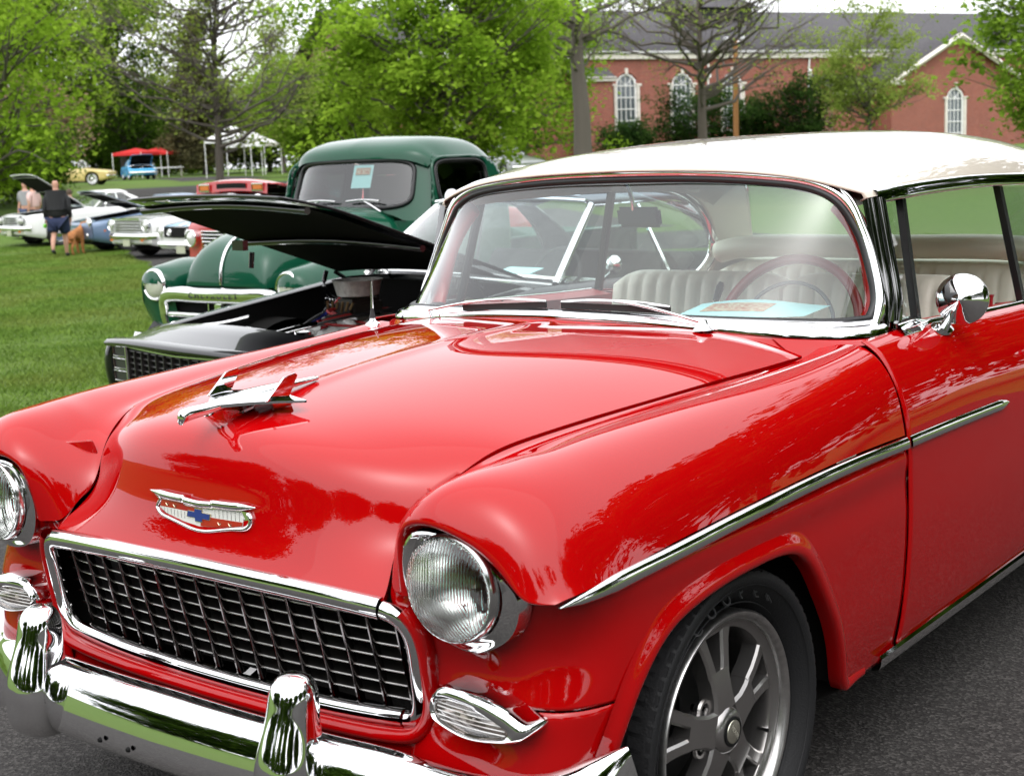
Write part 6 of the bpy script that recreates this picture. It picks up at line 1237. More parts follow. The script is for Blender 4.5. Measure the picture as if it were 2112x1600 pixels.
LF1 = leaf_mat('maple_leaves', (.15, .27, .018), (.36, .53, .055)); LF2 = leaf_mat('spring_leaves', (.17, .23, .04), (.33, .42, .09)); LF3 = leaf_mat('dark_leaves', (.045, .095, .012), (.12, .21, .026)); LF4 = leaf_mat('mid_leaves', (.11, .20, .018), (.28, .42, .05))
LF8 = leaf_mat('deep_green_leaves', (.030, .065, .010), (.085, .15, .02)); LF5 = leaf_mat('evergreen_needles', (.016, .040, .010), (.055, .105, .022)); LF6 = leaf_mat('russet_needles', (.085, .085, .04), (.17, .155, .075)); LF7 = leaf_mat('blossom_leaves', (.12, .16, .05), (.42, .24, .20))  # LF8: deeper leaf green for the trees behind the camera
BARK = pmat('bark', (.105, .090, .076), rough=.95, bump=(9, .9)); BARKD = pmat('dark_bark', (.085, .070, .058), rough=.95, bump=(9, .9))
def tubes_np(paths, radii, seg=6):
    V = []; F = []; o = 0
    for p, r in zip(paths, radii):
        p = np.asarray(p); T, S_, N = frames(p, (.13, .21, .97) if abs((p[-1]-p[0])[2]) < .9*np.linalg.norm(p[-1]-p[0]) else (1, .2, .1)); c = circ(seg); P = p[:, None]+(S_[:, None]*c[None, :, :1]+N[:, None]*c[None, :, 1:])*np.asarray(r)[:, None, None]
        V.append(P.reshape(-1, 3)); m = len(p); i, j = np.meshgrid(np.arange(m-1), np.arange(seg), indexing='ij'); a = i*seg+j; b = i*seg+(j+1) % seg; F.append(np.stack([a, b, b+seg, a+seg], -1).reshape(-1, 4)+o); o += m*seg
    return np.vstack(V), np.vstack(F)
def tree(name, loc, H, Rx, base, label, leafm, nl, ls, nb=70, tr=.22, bark=None, group=None, seed=1, shape='round', cl=.75, fork=0, bare=False, sub=3, cat='tree', zsq=1.0, lean=0.):
    """trunk with limbs reaching leaf clusters that fill an ellipsoid (or cone) between height base and H"""
    g = np.random.default_rng(seed); root = empty(name, loc, g.uniform(0, 6.28), label=label, cat=cat, group=group); paths = []; rads = []
    th = H*(.80 if shape != 'cone' else .98); k = 12; zt = np.linspace(-.2, th, k); wob = np.cumsum(g.normal(0, .012*H, (k, 2)), 0)*np.linspace(0, .6, k)[:, None]; wob[:, 0] += lean*np.linspace(0, 1, k)**1.5
    tp = np.column_stack([wob, zt]); paths.append(spl(tp, 20)); rads.append(np.interp(np.linspace(0, 1, 20), [0, .04, .4, 1], [tr*1.35, tr, tr*.65, tr*.10]))
    cen = []; hh = (H-base)/2; zc = base+hh
    for i in range(nb):
        while 1:
            v = g.normal(size=3); v /= np.linalg.norm(v); r = g.uniform(.25, 1)**.42
            if shape == 'cone':
                z = base+(H-base)*g.uniform(0, 1)**1.3; rr = Rx*(1-(z-base)/(H-base))**.8*g.uniform(.45, 1); a = g.uniform(0, 6.28); c = A([rr*math.cos(a), rr*math.sin(a), z]); break
            c = A([v[0]*Rx*r, v[1]*Rx*r, zc+v[2]*hh*r*zsq]); c[:2] *= 1+.25*math.sin(3*math.atan2(v[1], v[0])+seed); break
        cen.append(c); f = max(.12, min(.93, (c[2]-g.uniform(.15, .45)*np.hypot(c[0], c[1])-.0)/th*g.uniform(.75, .98))); s = A([np.interp(f*th, zt, tp[:, 0]), np.interp(f*th, zt, tp[:, 1]), f*th]); c[:2] += tp[-1, :2]*.5
        mid = (s+c)/2+A([g.normal(0, .05), g.normal(0, .05), .0])*np.linalg.norm(c-s)+A([0, 0, (-.04 if shape == 'cone' else -.06)*np.linalg.norm(c-s)]); L_ = np.linalg.norm(c-s); r0 = min(tr*.5*(1-f*.6), .02+.022*L_)
        p_ = spl(A([s, mid, c]), 7); p_[1:-1] += g.normal(0, .02*L_, (5, 3)); paths.append(p_); rads.append(np.linspace(r0, .012, 7))
        for q_ in range(sub):
            e = c+g.normal(0, cl*.8, 3); b0 = p_[g.integers(3, 6)]; m_ = (b0+e)/2+g.normal(0, .12, 3); paths.append(spl(A([b0, m_, e]), 4)); rads.append(np.linspace(max(.012, r0*.4), .006, 4)); 
            if bare:
                for q2 in range(3): e2 = e+g.normal(0, cl*.55, 3); paths.append(A([m_, (m_+e2)/2+g.normal(0, .08, 3), e2])); rads.append(A([.014, .009, .005]))
            cen.append(e)
    V, F = tubes_np(paths, rads); nobj('trunk', V, F, bark or BARK, root)
    cen = A(cen); n = nl; idx = g.integers(0, len(cen), n); wgt = g.uniform(.55, 1.25, len(cen)); C = cen[idx]+g.normal(0, 1, (n, 3))*(cl*wgt[idx])[:, None]*A([.62, .62, .45])
    C = C[C[:, 2] > base*.55]; n = len(C)
    sz = ls*g.uniform(.6, 1.4, n); nn = g.normal(0, .55, (n, 3))+A([0, 0, 1.]); nn /= np.linalg.norm(nn, axis=1)[:, None]; w_ = g.normal(size=(n, 3)); u = np.cross(nn, w_); u /= np.linalg.norm(u, axis=1)[:, None]; v = np.cross(nn, u)
    P = np.stack([C-u*sz[:, None]*.5, C+v*sz[:, None]*.38-u*sz[:, None]*.05, C+u*sz[:, None]*.55+np.cross(u, v)*sz[:, None]*.12, C-v*sz[:, None]*.38-u*sz[:, None]*.02], 1)
    Fq = np.arange(n*4).reshape(n, 4); nobj('crown', P.reshape(-1, 3), Fq, leafm, root, smooth=False); return root
def gat(px, d): return tuple(at(px, d))
WD = 'trees at the edge of the show field'
tree('maple_tree', gat(918, 46), 9.0, 4.4, 1.3, 'broad bright green maple behind the dark green pickup', LF1, 36000, .17, nb=120, tr=.20, group=WD, seed=3, cl=.60)
tree('spreading_tree', gat(455, 62), 13.0, 5.4, 1.9, 'thinly leaved spreading tree standing alone on the lawn rise', LF2, 7500, .17, nb=80, tr=.185, group=WD, seed=8, cl=.70, bark=BARK, sub=4, bare=True)
tree('maple_tree', gat(-25, 50), 12.5, 4.4, 1.0, 'leafy light green tree cut by the left edge of the view', LF1, 17000, .19, nb=85, tr=.25, group=WD, seed=11, cl=.75)
tree('broadleaf_tree', gat(140, 120), 22, 7.0, 2.0, 'tall dark green tree behind the far show cars', LF4, 22000, .30, nb=90, tr=.35, bark=BARKD, group=WD, seed=14, cl=1.2)
tree('broadleaf_tree', gat(262, 128), 20, 5.6, 1.0, 'dense deep green tree behind the red canopy', LF3, 20000, .32, nb=90, tr=.35, bark=BARKD, group=WD, seed=15, cl=1.2)
tree('broadleaf_tree', gat(0, 118), 22.0, 7.5, 2.0, 'very tall tree rising above all others at the left', LF4, 22000, .36, nb=90, tr=.4, bark=BARKD, group=WD, seed=16, cl=1.5)
tree('conifer_tree', gat(428, 116), 12.6, 3.2, 1.0, 'brownish green conical evergreen behind the spreading lawn tree', LF6, 20000, .26, nb=150, tr=.25, bark=BARKD, group=WD, seed=17, shape='cone', cl=.62, sub=2)
tree('broadleaf_tree', gat(590, 108), 11.6, 3.2, 1.5, 'slender pale green tree between the brown evergreen and the maple', LF2, 6500, .24, nb=55, tr=.2, group=WD, seed=18, cl=.95)
tree('broadleaf_tree', gat(560, 122), 7.5, 6.5, .4, 'low dense thicket tree behind the white canopies', LF3, 15000, .32, nb=70, tr=.25, group=WD, seed=19, cl=1.2)
tree('broadleaf_tree', gat(690, 82), 6.8, 3.6, .5, 'bushy mid green tree filling the gap left of the maple', LF4, 15000, .26, nb=70, tr=.2, group=WD, seed=20, cl=.95)
tree('broadleaf_tree', gat(345, 138), 8.0, 7.0, .3, 'dark green tree beyond the blue coupe', LF3, 15000, .34, nb=70, tr=.25, group=WD, seed=31, cl=1.3)  # dark green comes from the leaf colour
tree('broadleaf_tree', gat(1085, 74), 9.2, 4.0, .6, 'yellow green tree behind the right side of the maple', LF1, 15000, .22, nb=70, tr=.2, group=WD, seed=32, cl=.85)
tree('flowering_shrub', gat(95, 72), 5.6, 2.2, .4, 'pinkish blossoming small tree at the left', LF7, 6000, .16, nb=50, tr=.1, group=WD, seed=21, cl=.5)
for px, d, R_, H_, sd, lab in ((15, 58, 1.9, 3.5, 22, 'dark rounded shrub at the left edge of the lawn'), (75, 60, 1.5, 3.0, 23, 'dark green shrub beside the maroon car'), (-40, 55, 1.8, 3.6, 24, 'dark shrub just outside the left edge of the view')):
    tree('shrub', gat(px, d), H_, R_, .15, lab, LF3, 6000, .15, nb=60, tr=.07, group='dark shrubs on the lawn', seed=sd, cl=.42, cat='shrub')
for k_, (px, d, lab) in enumerate(((-60, 135, 'low far tree closing the view at the left edge'), (60, 140, 'low far tree behind the maroon car'), (180, 142, 'low far tree behind the pale yellow coupe'), (300, 145, 'low far tree behind the red canopy'), (440, 140, 'low far tree behind the white canopies'), (760, 120, 'low far tree behind the maple at its left'))):
    tree('broadleaf_tree', gat(px, d), 8.5, 6.5, .2, lab, LF3 if k_ % 2 else LF4, 9000, .42, nb=60, tr=.25, group=WD, seed=60+k_, cl=1.3)
BR = 'trees in front of the brick building'
tree('shade_tree', gat(1205, 62), 17.5, 6.0, 5.0, 'thick trunked tall tree with few leaves left of the brick building window', LF2, 3200, .16, nb=46, tr=.42, group=BR, seed=41, cl=.9, bare=True, sub=3)
tree('shade_tree', gat(1452, 78), 14.5, 7.2, 3.6, 'nearly bare dark branched tree in front of the brick building', LF2, 3000, .17, nb=52, tr=.30, bark=BARKD, group=BR, seed=46, cl=1.0, bare=True, sub=3)
tree('birch_tree', gat(1795, 84), 9.2, 2.9, 1.0, 'airy light green young tree in front of the brick wall', LF2, 10000, .18, nb=70, tr=.12, group=BR, seed=43, cl=.55)
tree('maple_tree', gat(2168, 52), 9.0, 2.2, .6, 'leafy green tree at the right edge above the cream roof', LF4, 15000, .19, nb=70, tr=.18, group=BR, seed=44, cl=.6)
for px, d, R_, H_, sd, lab in ((1445, 92, 2.4, 4.7, 51, 'dark evergreen shrub behind the bare tree, left of the wooden pole'), (1650, 92, 2.1, 5.1, 52, 'tall dark evergreen shrub right of the wooden pole'), (1298, 90, 1.7, 2.2, 53, 'low evergreen shrub under the left arched window'), (1560, 93, 1.9, 3.6, 54, 'dark shrub just behind the wooden pole')):
    tree('evergreen_shrub', gat(px, d), H_, R_, .2, lab, LF5, 9000, .18, nb=80, tr=.1, bark=BARKD, group='evergreen shrubs along the brick wall', seed=sd, cl=.5, cat='shrub')
# trees and lawn behind the photographer, mirrored in chrome and paint
BT = [(15, -34, 12, 6, 'round green tree across the road behind the photographer'), (2, -40, 13, 7, 'wide green tree straight behind the photographer'), (-13, -38, 10, 6, 'low green tree behind the photographer on the left'), (-27, -30, 12, 6, 'green tree behind the photographer, far left'),
      (24, -19, 13, 5.5, 'tall green tree behind the photographer to the right'), (28, -6, 13, 5.5, 'first tall tree along the right side of the lot'), (27, 6, 14, 5.5, 'second tall tree along the right side of the lot'), (23, 16, 17, 6, 'third tall tree along the right side of the lot'), (15.5, 23, 18, 5.5, 'tallest tree beyond the rear of the red hardtop'), (7, 28, 17, 5.0, 'broad tree behind the rear bumper of the red hardtop')]
for i, (x, y, H_, R_, lab) in enumerate(BT):
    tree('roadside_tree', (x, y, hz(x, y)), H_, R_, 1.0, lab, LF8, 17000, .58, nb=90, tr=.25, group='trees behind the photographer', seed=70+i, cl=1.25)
tree('broadleaf_tree', gat(2300, 60), 11, 5, 1.2, 'green tree beyond the right edge behind the lot', LF4, 8000, .30, nb=60, tr=.25, group='trees behind the photographer', seed=81, cl=1.0)

for i, x in enumerate((-34, -22, -11, -2, 8, 18, 27)):  # unseen hedge, added to close the sky gaps between the mirrored trees
    tree('added_hedge', (x, -33+.12*abs(x)*(x > 0), hz(x, -33)), 5.0, 4.6, .1, ['far left', 'left', 'centre left', 'middle', 'centre right', 'right', 'far right'][i]+' clump of the added unseen hedge behind the photographer', LF8, 4500, .5, nb=50, tr=.1, group='added unseen hedge behind the photographer', seed=90+i, cl=1.0, cat='shrub')
# ================================================================== brick building
def brick_mat():
    m = bpy.data.materials.new('red_brick'); m.use_nodes = True; n = m.node_tree; b = n.nodes['Principled BSDF']; b.inputs['Roughness'].default_value = .9
    tc = n.nodes.new('ShaderNodeTexCoord'); mp = n.nodes.new('ShaderNodeMapping'); mp.inputs['Rotation'].default_value = (rad(90), 0, 0); n.links.new(tc.outputs['Object'], mp.inputs[0])
    br = n.nodes.new('ShaderNodeTexBrick'); br.inputs['Color1'].default_value = (.29, .086, .058, 1); br.inputs['Color2'].default_value = (.22, .066, .046, 1); br.inputs['Mortar'].default_value = (.33, .24, .20, 1); br.inputs['Scale'].default_value = 3.0; br.inputs['Mortar Size'].default_value = .012
    nz = n.nodes.new('ShaderNodeTexNoise'); nz.inputs['Scale'].default_value = .7; nz.inputs['Detail'].default_value = 6; n.links.new(tc.outputs['Object'], nz.inputs['Vector'])
    mx = n.nodes.new('ShaderNodeMix'); mx.data_type = 'RGBA'; mx.blend_type = 'MULTIPLY'; mx.inputs[0].default_value = .5; rp = n.nodes.new('ShaderNodeValToRGB'); rp.color_ramp.elements[0].color = (.55, .55, .55, 1); rp.color_ramp.elements[1].color = (1.2, 1.15, 1.1, 1)
    n.links.new(nz.outputs['Fac'], rp.inputs[0]); n.links.new(mp.outputs[0], br.inputs['Vector']); n.links.new(br.outputs['Color'], mx.inputs[6]); n.links.new(rp.outputs[0], mx.inputs[7]); n.links.new(mx.outputs[2], b.inputs['Base Color']); MATS['red_brick'] = m; return m
BRICK = brick_mat(); TRIM = pmat('cream_trim', (.62, .58, .52), rough=.7, noise=(3, .12)); SHING = pmat('slate_shingles', (.060, .056, .061), rough=.9, noise=(5, .25), bump=(30, .5)); WGLASS = pmat('window_glass', (.10, .12, .13), rough=.08, spec=.8, metal=.2)
BO = at(1297, 100); bld = empty('brick_building', tuple(BO), rad(62), label='long red brick building with grey roof, arched windows and projecting gable', cat='building')
WINS = [(-13.2, 0), (-8.8, 0), (0, 0), (4.45, 0), (8.6, 0)]; WZ0, WZ1, WH = 1.9, 5.05, .75
def inwin_b(c): return any(abs(c[0]-s) < WH and WZ0 < c[2] < WZ1 or (c[0]-s)**2+(c[2]-WZ1)**2 < WH**2 and c[2] >= WZ1 for s, _ in WINS)
xs_, zs_ = np.arange(-18, 40.01, .25), np.arange(-1, 7.01, .25)
grid('wall', A([[(x, 0, z) for z in zs_] for x in xs_]), BRICK, bld, drop=inwin_b)
def arched(s, y, z0, z1, hw):
    w = empty('window'); w.parent = bld; a = np.linspace(0, math.pi, 15)
    lp = A([(s-hw, y+.14, z0), (s+hw, y+.14, z0)] + [(s+hw*math.cos(t), y+.14, z1+hw*math.sin(t)) for t in a]); fan('pane', lp, WGLASS, w)
    for k in (-.5, 0, .5): tube('muntin', A([(s+hw*k, y+.10, z0), (s+hw*k, y+.10, z1+hw*math.sqrt(1-k*k)*.98)]), .035, WHITE, w, seg=4, up=(0, 1, 0))
    for z in np.linspace(z0, z1, 5): tube('muntin', A([(s-hw, y+.10, z), (s+hw, y+.10, z)]), .035, WHITE, w, seg=4)
    for t in (.25, .5, .75): tube('muntin', A([(s, y+.10, z1), (s+hw*math.cos(t*math.pi), y+.10, z1+hw*math.sin(t*math.pi))]), .025, WHITE, w, seg=4)
    tube('frame', A([(s-hw, y+.06, z0)] + [(s+hw*math.cos(t), y+.06, z1+hw*math.sin(t)) for t in a[::-1]] + [(s+hw, y+.06, z0)]), .085, WHITE, w, seg=6, up=(0, 1, 0))
    for sg in (1, -1): box('jamb', (s+sg*(hw+.16), y-.03, (z0+z1)/2), (.20, .16, z1-z0), TRIM, w, bev=.01); box('impost', (s+sg*(hw+.20), y-.05, z1+.06), (.42, .18, .16), TRIM, w, bev=.01)
    tube('brick_arch', A([(s+(hw+.17)*math.cos(t), y-.02, z1+(hw+.17)*math.sin(t)) for t in a[2:-2]]), .10, BRICK, w, seg=4, up=(0, 1, 0))
    box('keystone', (s, y-.05, z1+hw+.22), (.22, .18, .42), TRIM, w, bev=.01); box('sill', (s, y-.06, z0-.08), (2*hw+.5, .24, .16), TRIM, w, bev=.01)
for s, y in WINS: arched(s, y, WZ0, WZ1, WH)
box('cornice', (11, -.12, 7.0), (58, .30, .36), TRIM, bld, bev=.03); box('gutter', (11, -.34, 7.27), (58.4, .20, .16), WHITE, bld, bev=.04)
grid('roof', A([[(-19, -.45, 7.3), (42, -.45, 7.3)], [(-19, 8.5, 11.0), (42, 8.5, 11.0)], [(-19, 17.5, 7.3), (42, 17.5, 7.3)]]), SHING, bld, solid=.12, sharp=20)
for x in (-18, 40): fan('gable_wall', A([(x, 0, -1), (x, 17, -1), (x, 17, 7.2), (x, 8.5, 10.9), (x, 0, 7.2)]), BRICK, bld)
cupola = grid('roof_monitor', A([[(8.6, 6.0, 10.2), (14.4, 6.0, 10.2), (14.4, 11, 10.2), (8.6, 11, 10.2)], [(8.6, 6.0, 10.95), (14.4, 6.0, 10.95), (14.4, 11, 10.95), (8.6, 11, 10.95)]]), pmat('monitor_louvre', (.02, .02, .022), rough=.8), bld, cv=True, sharp=20)
grid('monitor_roof', A([[(8.1, 5.5, 11.0), (14.9, 5.5, 11.0), (14.9, 11.5, 11.0), (8.1, 11.5, 11.0)], [(9.2, 8.2, 12.3), (13.8, 8.2, 12.3), (13.8, 8.8, 12.3), (9.2, 8.8, 12.3)]]), SHING, bld, cv=True, caps=True, sharp=20)
for s in (6.6, 15.2): tube('downspout', A([(s, -.22, 7.2), (s, -.12, 6.7), (s, -.10, -.5)]), .07, WHITE, bld, seg=6, n=12); box('rain_head', (s, -.16, 5.75), (.26, .22, .5), WHITE, bld, bev=.04)
# lower block left of the first window
grid('side_block', A([[(-4.6, -1.2, -1), (-1.7, -1.2, -1), (-1.7, 0, -1)], [(-4.6, -1.2, 5.5), (-1.7, -1.2, 5.5), (-1.7, 0, 5.5)]]), BRICK, bld, sharp=20); grid('side_block_roof', A([[(-4.8, -1.5, 5.5), (-1.5, -1.5, 5.5)], [(-4.8, 0, 6.3), (-1.5, 0, 6.3)]]), SHING, bld); box('side_block_cornice', (-3.15, -1.32, 5.45), (3.4, .2, .3), TRIM, bld, bev=.02)
# gabled wing
GX, GW, GY = 24.9, 5.8, -4.5
def inwing(c): return abs(c[0]-GX) < .72 and c[2] < 3.5 and c[2] > .2 or (c[0]-GX)**2+(c[2]-3.5)**2 < .72**2 and c[2] > 3.4
xs2 = np.arange(GX-GW, GX+GW+.01, .2); gt = lambda x: 5.0+(1-abs(x-GX)/GW)*3.0
grid('wing_wall', A([[(x, GY, -1+(gt(x)+1)*t) for t in np.linspace(0, 1, 34)] for x in xs2]), BRICK, bld, drop=inwing); arched(GX, GY, .2, 3.5, .72)
for sg in (1, -1):
    grid('wing_side', A([[(GX+sg*GW, GY, -1), (GX+sg*GW, 0, -1)], [(GX+sg*GW, GY, 5), (GX+sg*GW, 0, 5)]]), BRICK, bld)
    grid('wing_roof', A([[(GX+sg*(GW+.5), GY-.5, 4.8), (GX+sg*(GW+.5), 2, 4.8)], [(GX, GY-.5, 8.15), (GX, 6, 8.15)]]), SHING, bld, solid=.1)
    p = A([(GX+sg*(GW+.5), GY-.55, 4.65), (GX, GY-.55, 7.98)]); tube('rake_board', p, .20, TRIM, bld, seg=4, up=(0, 1, 0)); box('cornice_return', (GX+sg*(GW-.2), GY-.25, 4.7), (1.3, .5, .35), TRIM, bld, bev=.02)
grid('link_wall', A([[(15.5, -2.5, -1), (GX-GW, -2.5, -1)], [(15.5, -2.5, 4.1), (GX-GW, -2.5, 4.1)]]), BRICK, bld); box('link_cornice', ((15.5+GX-GW)/2, -2.65, 4.2), (GX-GW-15.5, .35, .4), TRIM, bld, bev=.02)
grid('link_roof', A([[(15.2, -2.9, 4.4), (GX-GW, -2.9, 4.4)], [(15.2, 0, 5.6), (GX-GW, 0, 5.6)]]), SHING, bld); grid('link_side', A([[(15.5, -2.5, -1), (15.5, 0, -1)], [(15.5, -2.5, 4.3), (15.5, 0, 5.4)]]), BRICK, bld)
# wooden light pole
pp_ = at(1520, 86); pole = empty('light_pole', tuple(pp_), rad(35), label='orange brown wooden pole with floodlights in front of the brick building', cat='light pole')
tube('pole', A([(0, 0, -.3), (0, 0, 3), (.03, 0, 7.0)]), [.17, .155, .13], pmat('treated_wood', (.30, .135, .045), rough=.85, bump=(12, .5)), pole, seg=10, up=(0, 1, 0))
tube('crossarm', A([(-.55, 0, 6.75), (.55, 0, 6.75)]), .05, DULLCHROME, pole, seg=6)
for x in (-.5, .5):
    lathe('floodlight', [(.001, -.12), (.10, -.10), (.17, .06), (.19, .12), (.16, .10), (.001, .04)], pmat('grey_housing', (.55, .56, .58), rough=.4, metal=.4), pole, axis='y', seg=16).location = (x, -.05, 6.92)

# ================================================================== canopies, table, people, dog
def canopy(name, px, d, w, top, eave, mat, label, rz=.3, group=None):
    r = empty(name, gat(px, d), rz, label=label, cat='canopy', group=group); h = w/2; e = A([(-h, -h, eave), (h, -h, eave), (h, h, eave), (-h, h, eave)])
    V = []; F = []; k = 6
    for i in range(4):
        a, b = e[i], e[(i+1) % 4]; o = len(V)
        for t in np.linspace(0, 1, 5):
            for u in np.linspace(0, 1, k): p = (a*(1-u)+b*u)*(1-t)+A([0, 0, 0])*t; p[2] = eave+(top-eave)*t**1.15-.06*math.sin(u*math.pi)*(1-t); V.append(p)
        F += [(o+i2*k+j, o+i2*k+j+1, o+(i2+1)*k+j+1, o+(i2+1)*k+j) for i2 in range(4) for j in range(k-1)]
    obj('roof', V, F, mat, r); lo = np.vstack([e, e[:1]])
    grid('valance', np.stack([np.vstack([spl(A([lo[i], lo[i+1]]), 6) for i in range(4)]), np.vstack([spl(A([lo[i], lo[i+1]]), 6) for i in range(4)])-A([0, 0, .22])], 0), mat, r, sharp=20)
    for i in range(4): tube('leg', A([e[i], e[i]*A([1, 1, 0])]), .028, WHITE, r, seg=6, up=(0, 1, 0))
    return r
REDC = pmat('red_canvas', (.50, .015, .015), rough=.8); CN = 'pop-up canopies on the far rise'
canopy('canopy_tent', 288, 112, 2.6, 2.3, 1.95, REDC, 'left red pop-up canopy behind the blue coupe', group=CN); canopy('canopy_tent', 332, 114, 2.6, 2.3, 1.95, REDC, 'right red pop-up canopy behind the blue coupe', .5, CN)
canopy('canopy_tent', 488, 92, 2.9, 3.4, 2.35, CLOUDW, 'white peaked pop-up canopy behind the spreading tree trunk', .6, CN); canopy('canopy_tent', 530, 97, 2.7, 2.9, 2.1, CLOUDW, 'lower white pop-up canopy right of the peaked one', .4, CN)
tb2 = empty('folding_table', gat(352, 92), .7, label='white topped folding table in front of the red canopies', cat='table'); box('tabletop', (0, 0, .74), (1.8, .75, .05), CLOUDW, tb2, bev=.01)
for sx in (-.8, .8):
    for sy in (-.3, .3): tube('leg', A([(sx, sy, .74), (sx, sy, 0)]), .02, DULLCHROME, tb2, seg=6, up=(0, 1, 0))
def skin_mesh(name, verts, edges, radii, mat, parent, root=0, sub=2):
    me = bpy.data.meshes.new(name); me.from_pydata([tuple(v) for v in verts], edges, []); me.materials.append(mat); o = bpy.data.objects.new(name, me); COL.objects.link(o); o.parent = parent
    md = o.modifiers.new('skin', 'SKIN'); md.use_smooth_shade = True
    for i, r in enumerate(radii): sv = me.skin_vertices[0].data[i]; sv.radius = (r, r) if np.ndim(r) == 0 else r; sv.use_root = i == root
    sd = o.modifiers.new('subd', 'SUBSURF'); sd.levels = sd.render_levels = sub; return o
SKINC = pmat('skin', (.50, .27, .19), rough=.6)
def chain(V, E, R_, pts, rad_, parent=None):
    idx = []
    for p, r in zip(pts, rad_):
        V.append(p); R_.append(r); idx.append(len(V)-1)
        if parent is not None: E.append((parent, len(V)-1))
        parent = len(V)-1
    return idx
def person(loc, rz, H, label, top, legs, shoe, hair=None, shorts=False, walk=True, jacket=True, cap=None, fat=1.0, group=None, skin=SKINC):
    """figure facing local +y"""
    r = empty('person', loc, rz, label=label, cat='person', group=group); s = H/1.78; V, E, R_ = [], [], []; S = lambda *p: A(p)*s
    sp = chain(V, E, R_, [S(0, 0, .96), S(0, -.01, 1.12), S(0, -.01, 1.30), S(0, 0, 1.44), S(0, .01, 1.53)], [.145*s*fat, .14*s*fat, .155*s*fat, .12*s, .058*s])
    chain(V, E, R_, [S(0, .015, 1.60), S(0, .02, 1.67), S(0, .015, 1.735), S(0, .012, 1.76)], [.068*s, (.078*s, .092*s), (.072*s, .082*s), .045*s], sp[-1])
    J = {}
    for sg in (1, -1):
        fw = .16 if (walk and sg > 0) else (-.20 if walk else 0)
        kn = S(sg*.105, fw*.55+.03, .52); an_ = S(sg*.11, fw-(.10 if fw < 0 else 0), .10 + (.10 if fw < 0 else 0)); toe = an_+S(0, .14, -.055 - (.03 if fw < 0 else 0)); J[sg] = (kn, an_, toe)
        chain(V, E, R_, [S(sg*.10, 0, .88), S(sg*.105, fw*.3+.01, .70), kn, S(sg*.108, (kn[1]+an_[1])/2/s-.02, .34+(.06 if fw < 0 else 0)), an_, toe], [.105*s*fat, .088*s*fat, .062*s, .060*s, .040*s, .035*s], sp[0])
        el = S(sg*.27, -.04, 1.12); wr = S(sg*.27, .06 if sg > 0 else .02, .88); J['a%d' % sg] = (el, wr)
        ar = chain(V, E, R_, [S(sg*.17, 0, 1.42), S(sg*.235, -.01, 1.35), el, wr], [.075*s, .062*s, .048*s, .030*s], sp[3])
        pm = chain(V, E, R_, [wr+S(0, .01, -.06)], [(.022*s, .038*s)], ar[-1])[0]
        for k, (dy, ln) in enumerate(((-.026, .062), (-.009, .075), (.009, .078), (.026, .070))): chain(V, E, R_, [wr+S(-sg*.004, .012+dy, -.10), wr+S(-sg*.014, .018+dy, -.10-ln)], [.009*s, .008*s], pm)
        chain(V, E, R_, [wr+S(-sg*.03, .035, -.065), wr+S(-sg*.035, .045, -.105)], [.011*s, .009*s], pm)
    skin_mesh('body', V, E, R_, skin, r, sub=1)
    for sg in (1, -1): lathe('ear', [(.001, -.008*s), (.02*s, -.004*s), (.022*s, .004*s), (.001, .008*s)], skin, r, c=S(sg*.082, .005, 1.665), axis='x', seg=10)
    lathe('nose', [(.001, .028*s), (.010*s, .015*s), (.018*s, -.01*s)], skin, r, c=S(0, .095, 1.655), axis='y', seg=8)
    V, E, R_ = [], [], []; k = 1.0
    sp = chain(V, E, R_, [S(0, -.01, .86 if jacket else .98), S(0, -.012, 1.10), S(0, -.012, 1.30), S(0, 0, 1.43), S(0, 0, 1.50)], [(.21*s*fat, .165*s*fat), (.19*s*fat, .155*s*fat), (.20*s*fat, .16*s*fat), .145*s, .085*s])
    for sg in (1, -1):
        el, wr = J['a%d' % sg]; chain(V, E, R_, [S(sg*.175, 0, 1.41), S(sg*.24, -.01, 1.34), el, wr+S(0, 0, .02) if jacket else (el*.7+S(sg*.24, -.01, 1.34)*.3)], [.095*s, .082*s, .068*s, .052*s if jacket else .062*s], sp[3])
    if jacket: chain(V, E, R_, [S(0, -.12, 1.42)], [(.11*s, .05*s)], sp[3])
    skin_mesh('jacket' if jacket else 'shirt', V, E, R_, top, r, root=2)
    V, E, R_ = [], [], []; pv = chain(V, E, R_, [S(0, 0, .94)], [(.175*s*fat, .15*s*fat)])[0]
    for sg in (1, -1):
        kn, an_, toe = J[sg]; pts = [S(sg*.11, 0, .84), kn*.55+S(sg*.11, 0, .84)*.45+S(sg*.01, 0, 0), kn+S(sg*.012, 0, .03)]; rr = [.118*s*fat, .115*s*fat, .105*s*fat]
        if not shorts: pts += [(kn+an_)/2, an_+S(0, 0, .03)]; rr = [.115*s, .095*s, .075*s, .068*s, .06*s]
        chain(V, E, R_, pts, rr, pv)
    skin_mesh('shorts' if shorts else 'trousers', V, E, R_, legs, r)
    for sg in (1, -1):
        kn, an_, toe = J[sg]; V, E, R_ = [], [], []; chain(V, E, R_, [an_+S(0, -.05, -.03), an_+S(0, .03, -.045), toe+S(0, .0, .0), toe+S(0, .05, -.005)], [.042*s, .048*s, (.046*s, .034*s), (.036*s, .025*s)]); skin_mesh('shoe', V, E, R_, shoe, r)
    if hair: lathe('hair', [(.001, .112*s), (.05*s, .10*s), (.082*s, .055*s), (.09*s, .0), (.08*s, -.05*s)], hair, r, c=S(0, -.008, 1.69), axis='z', seg=16)
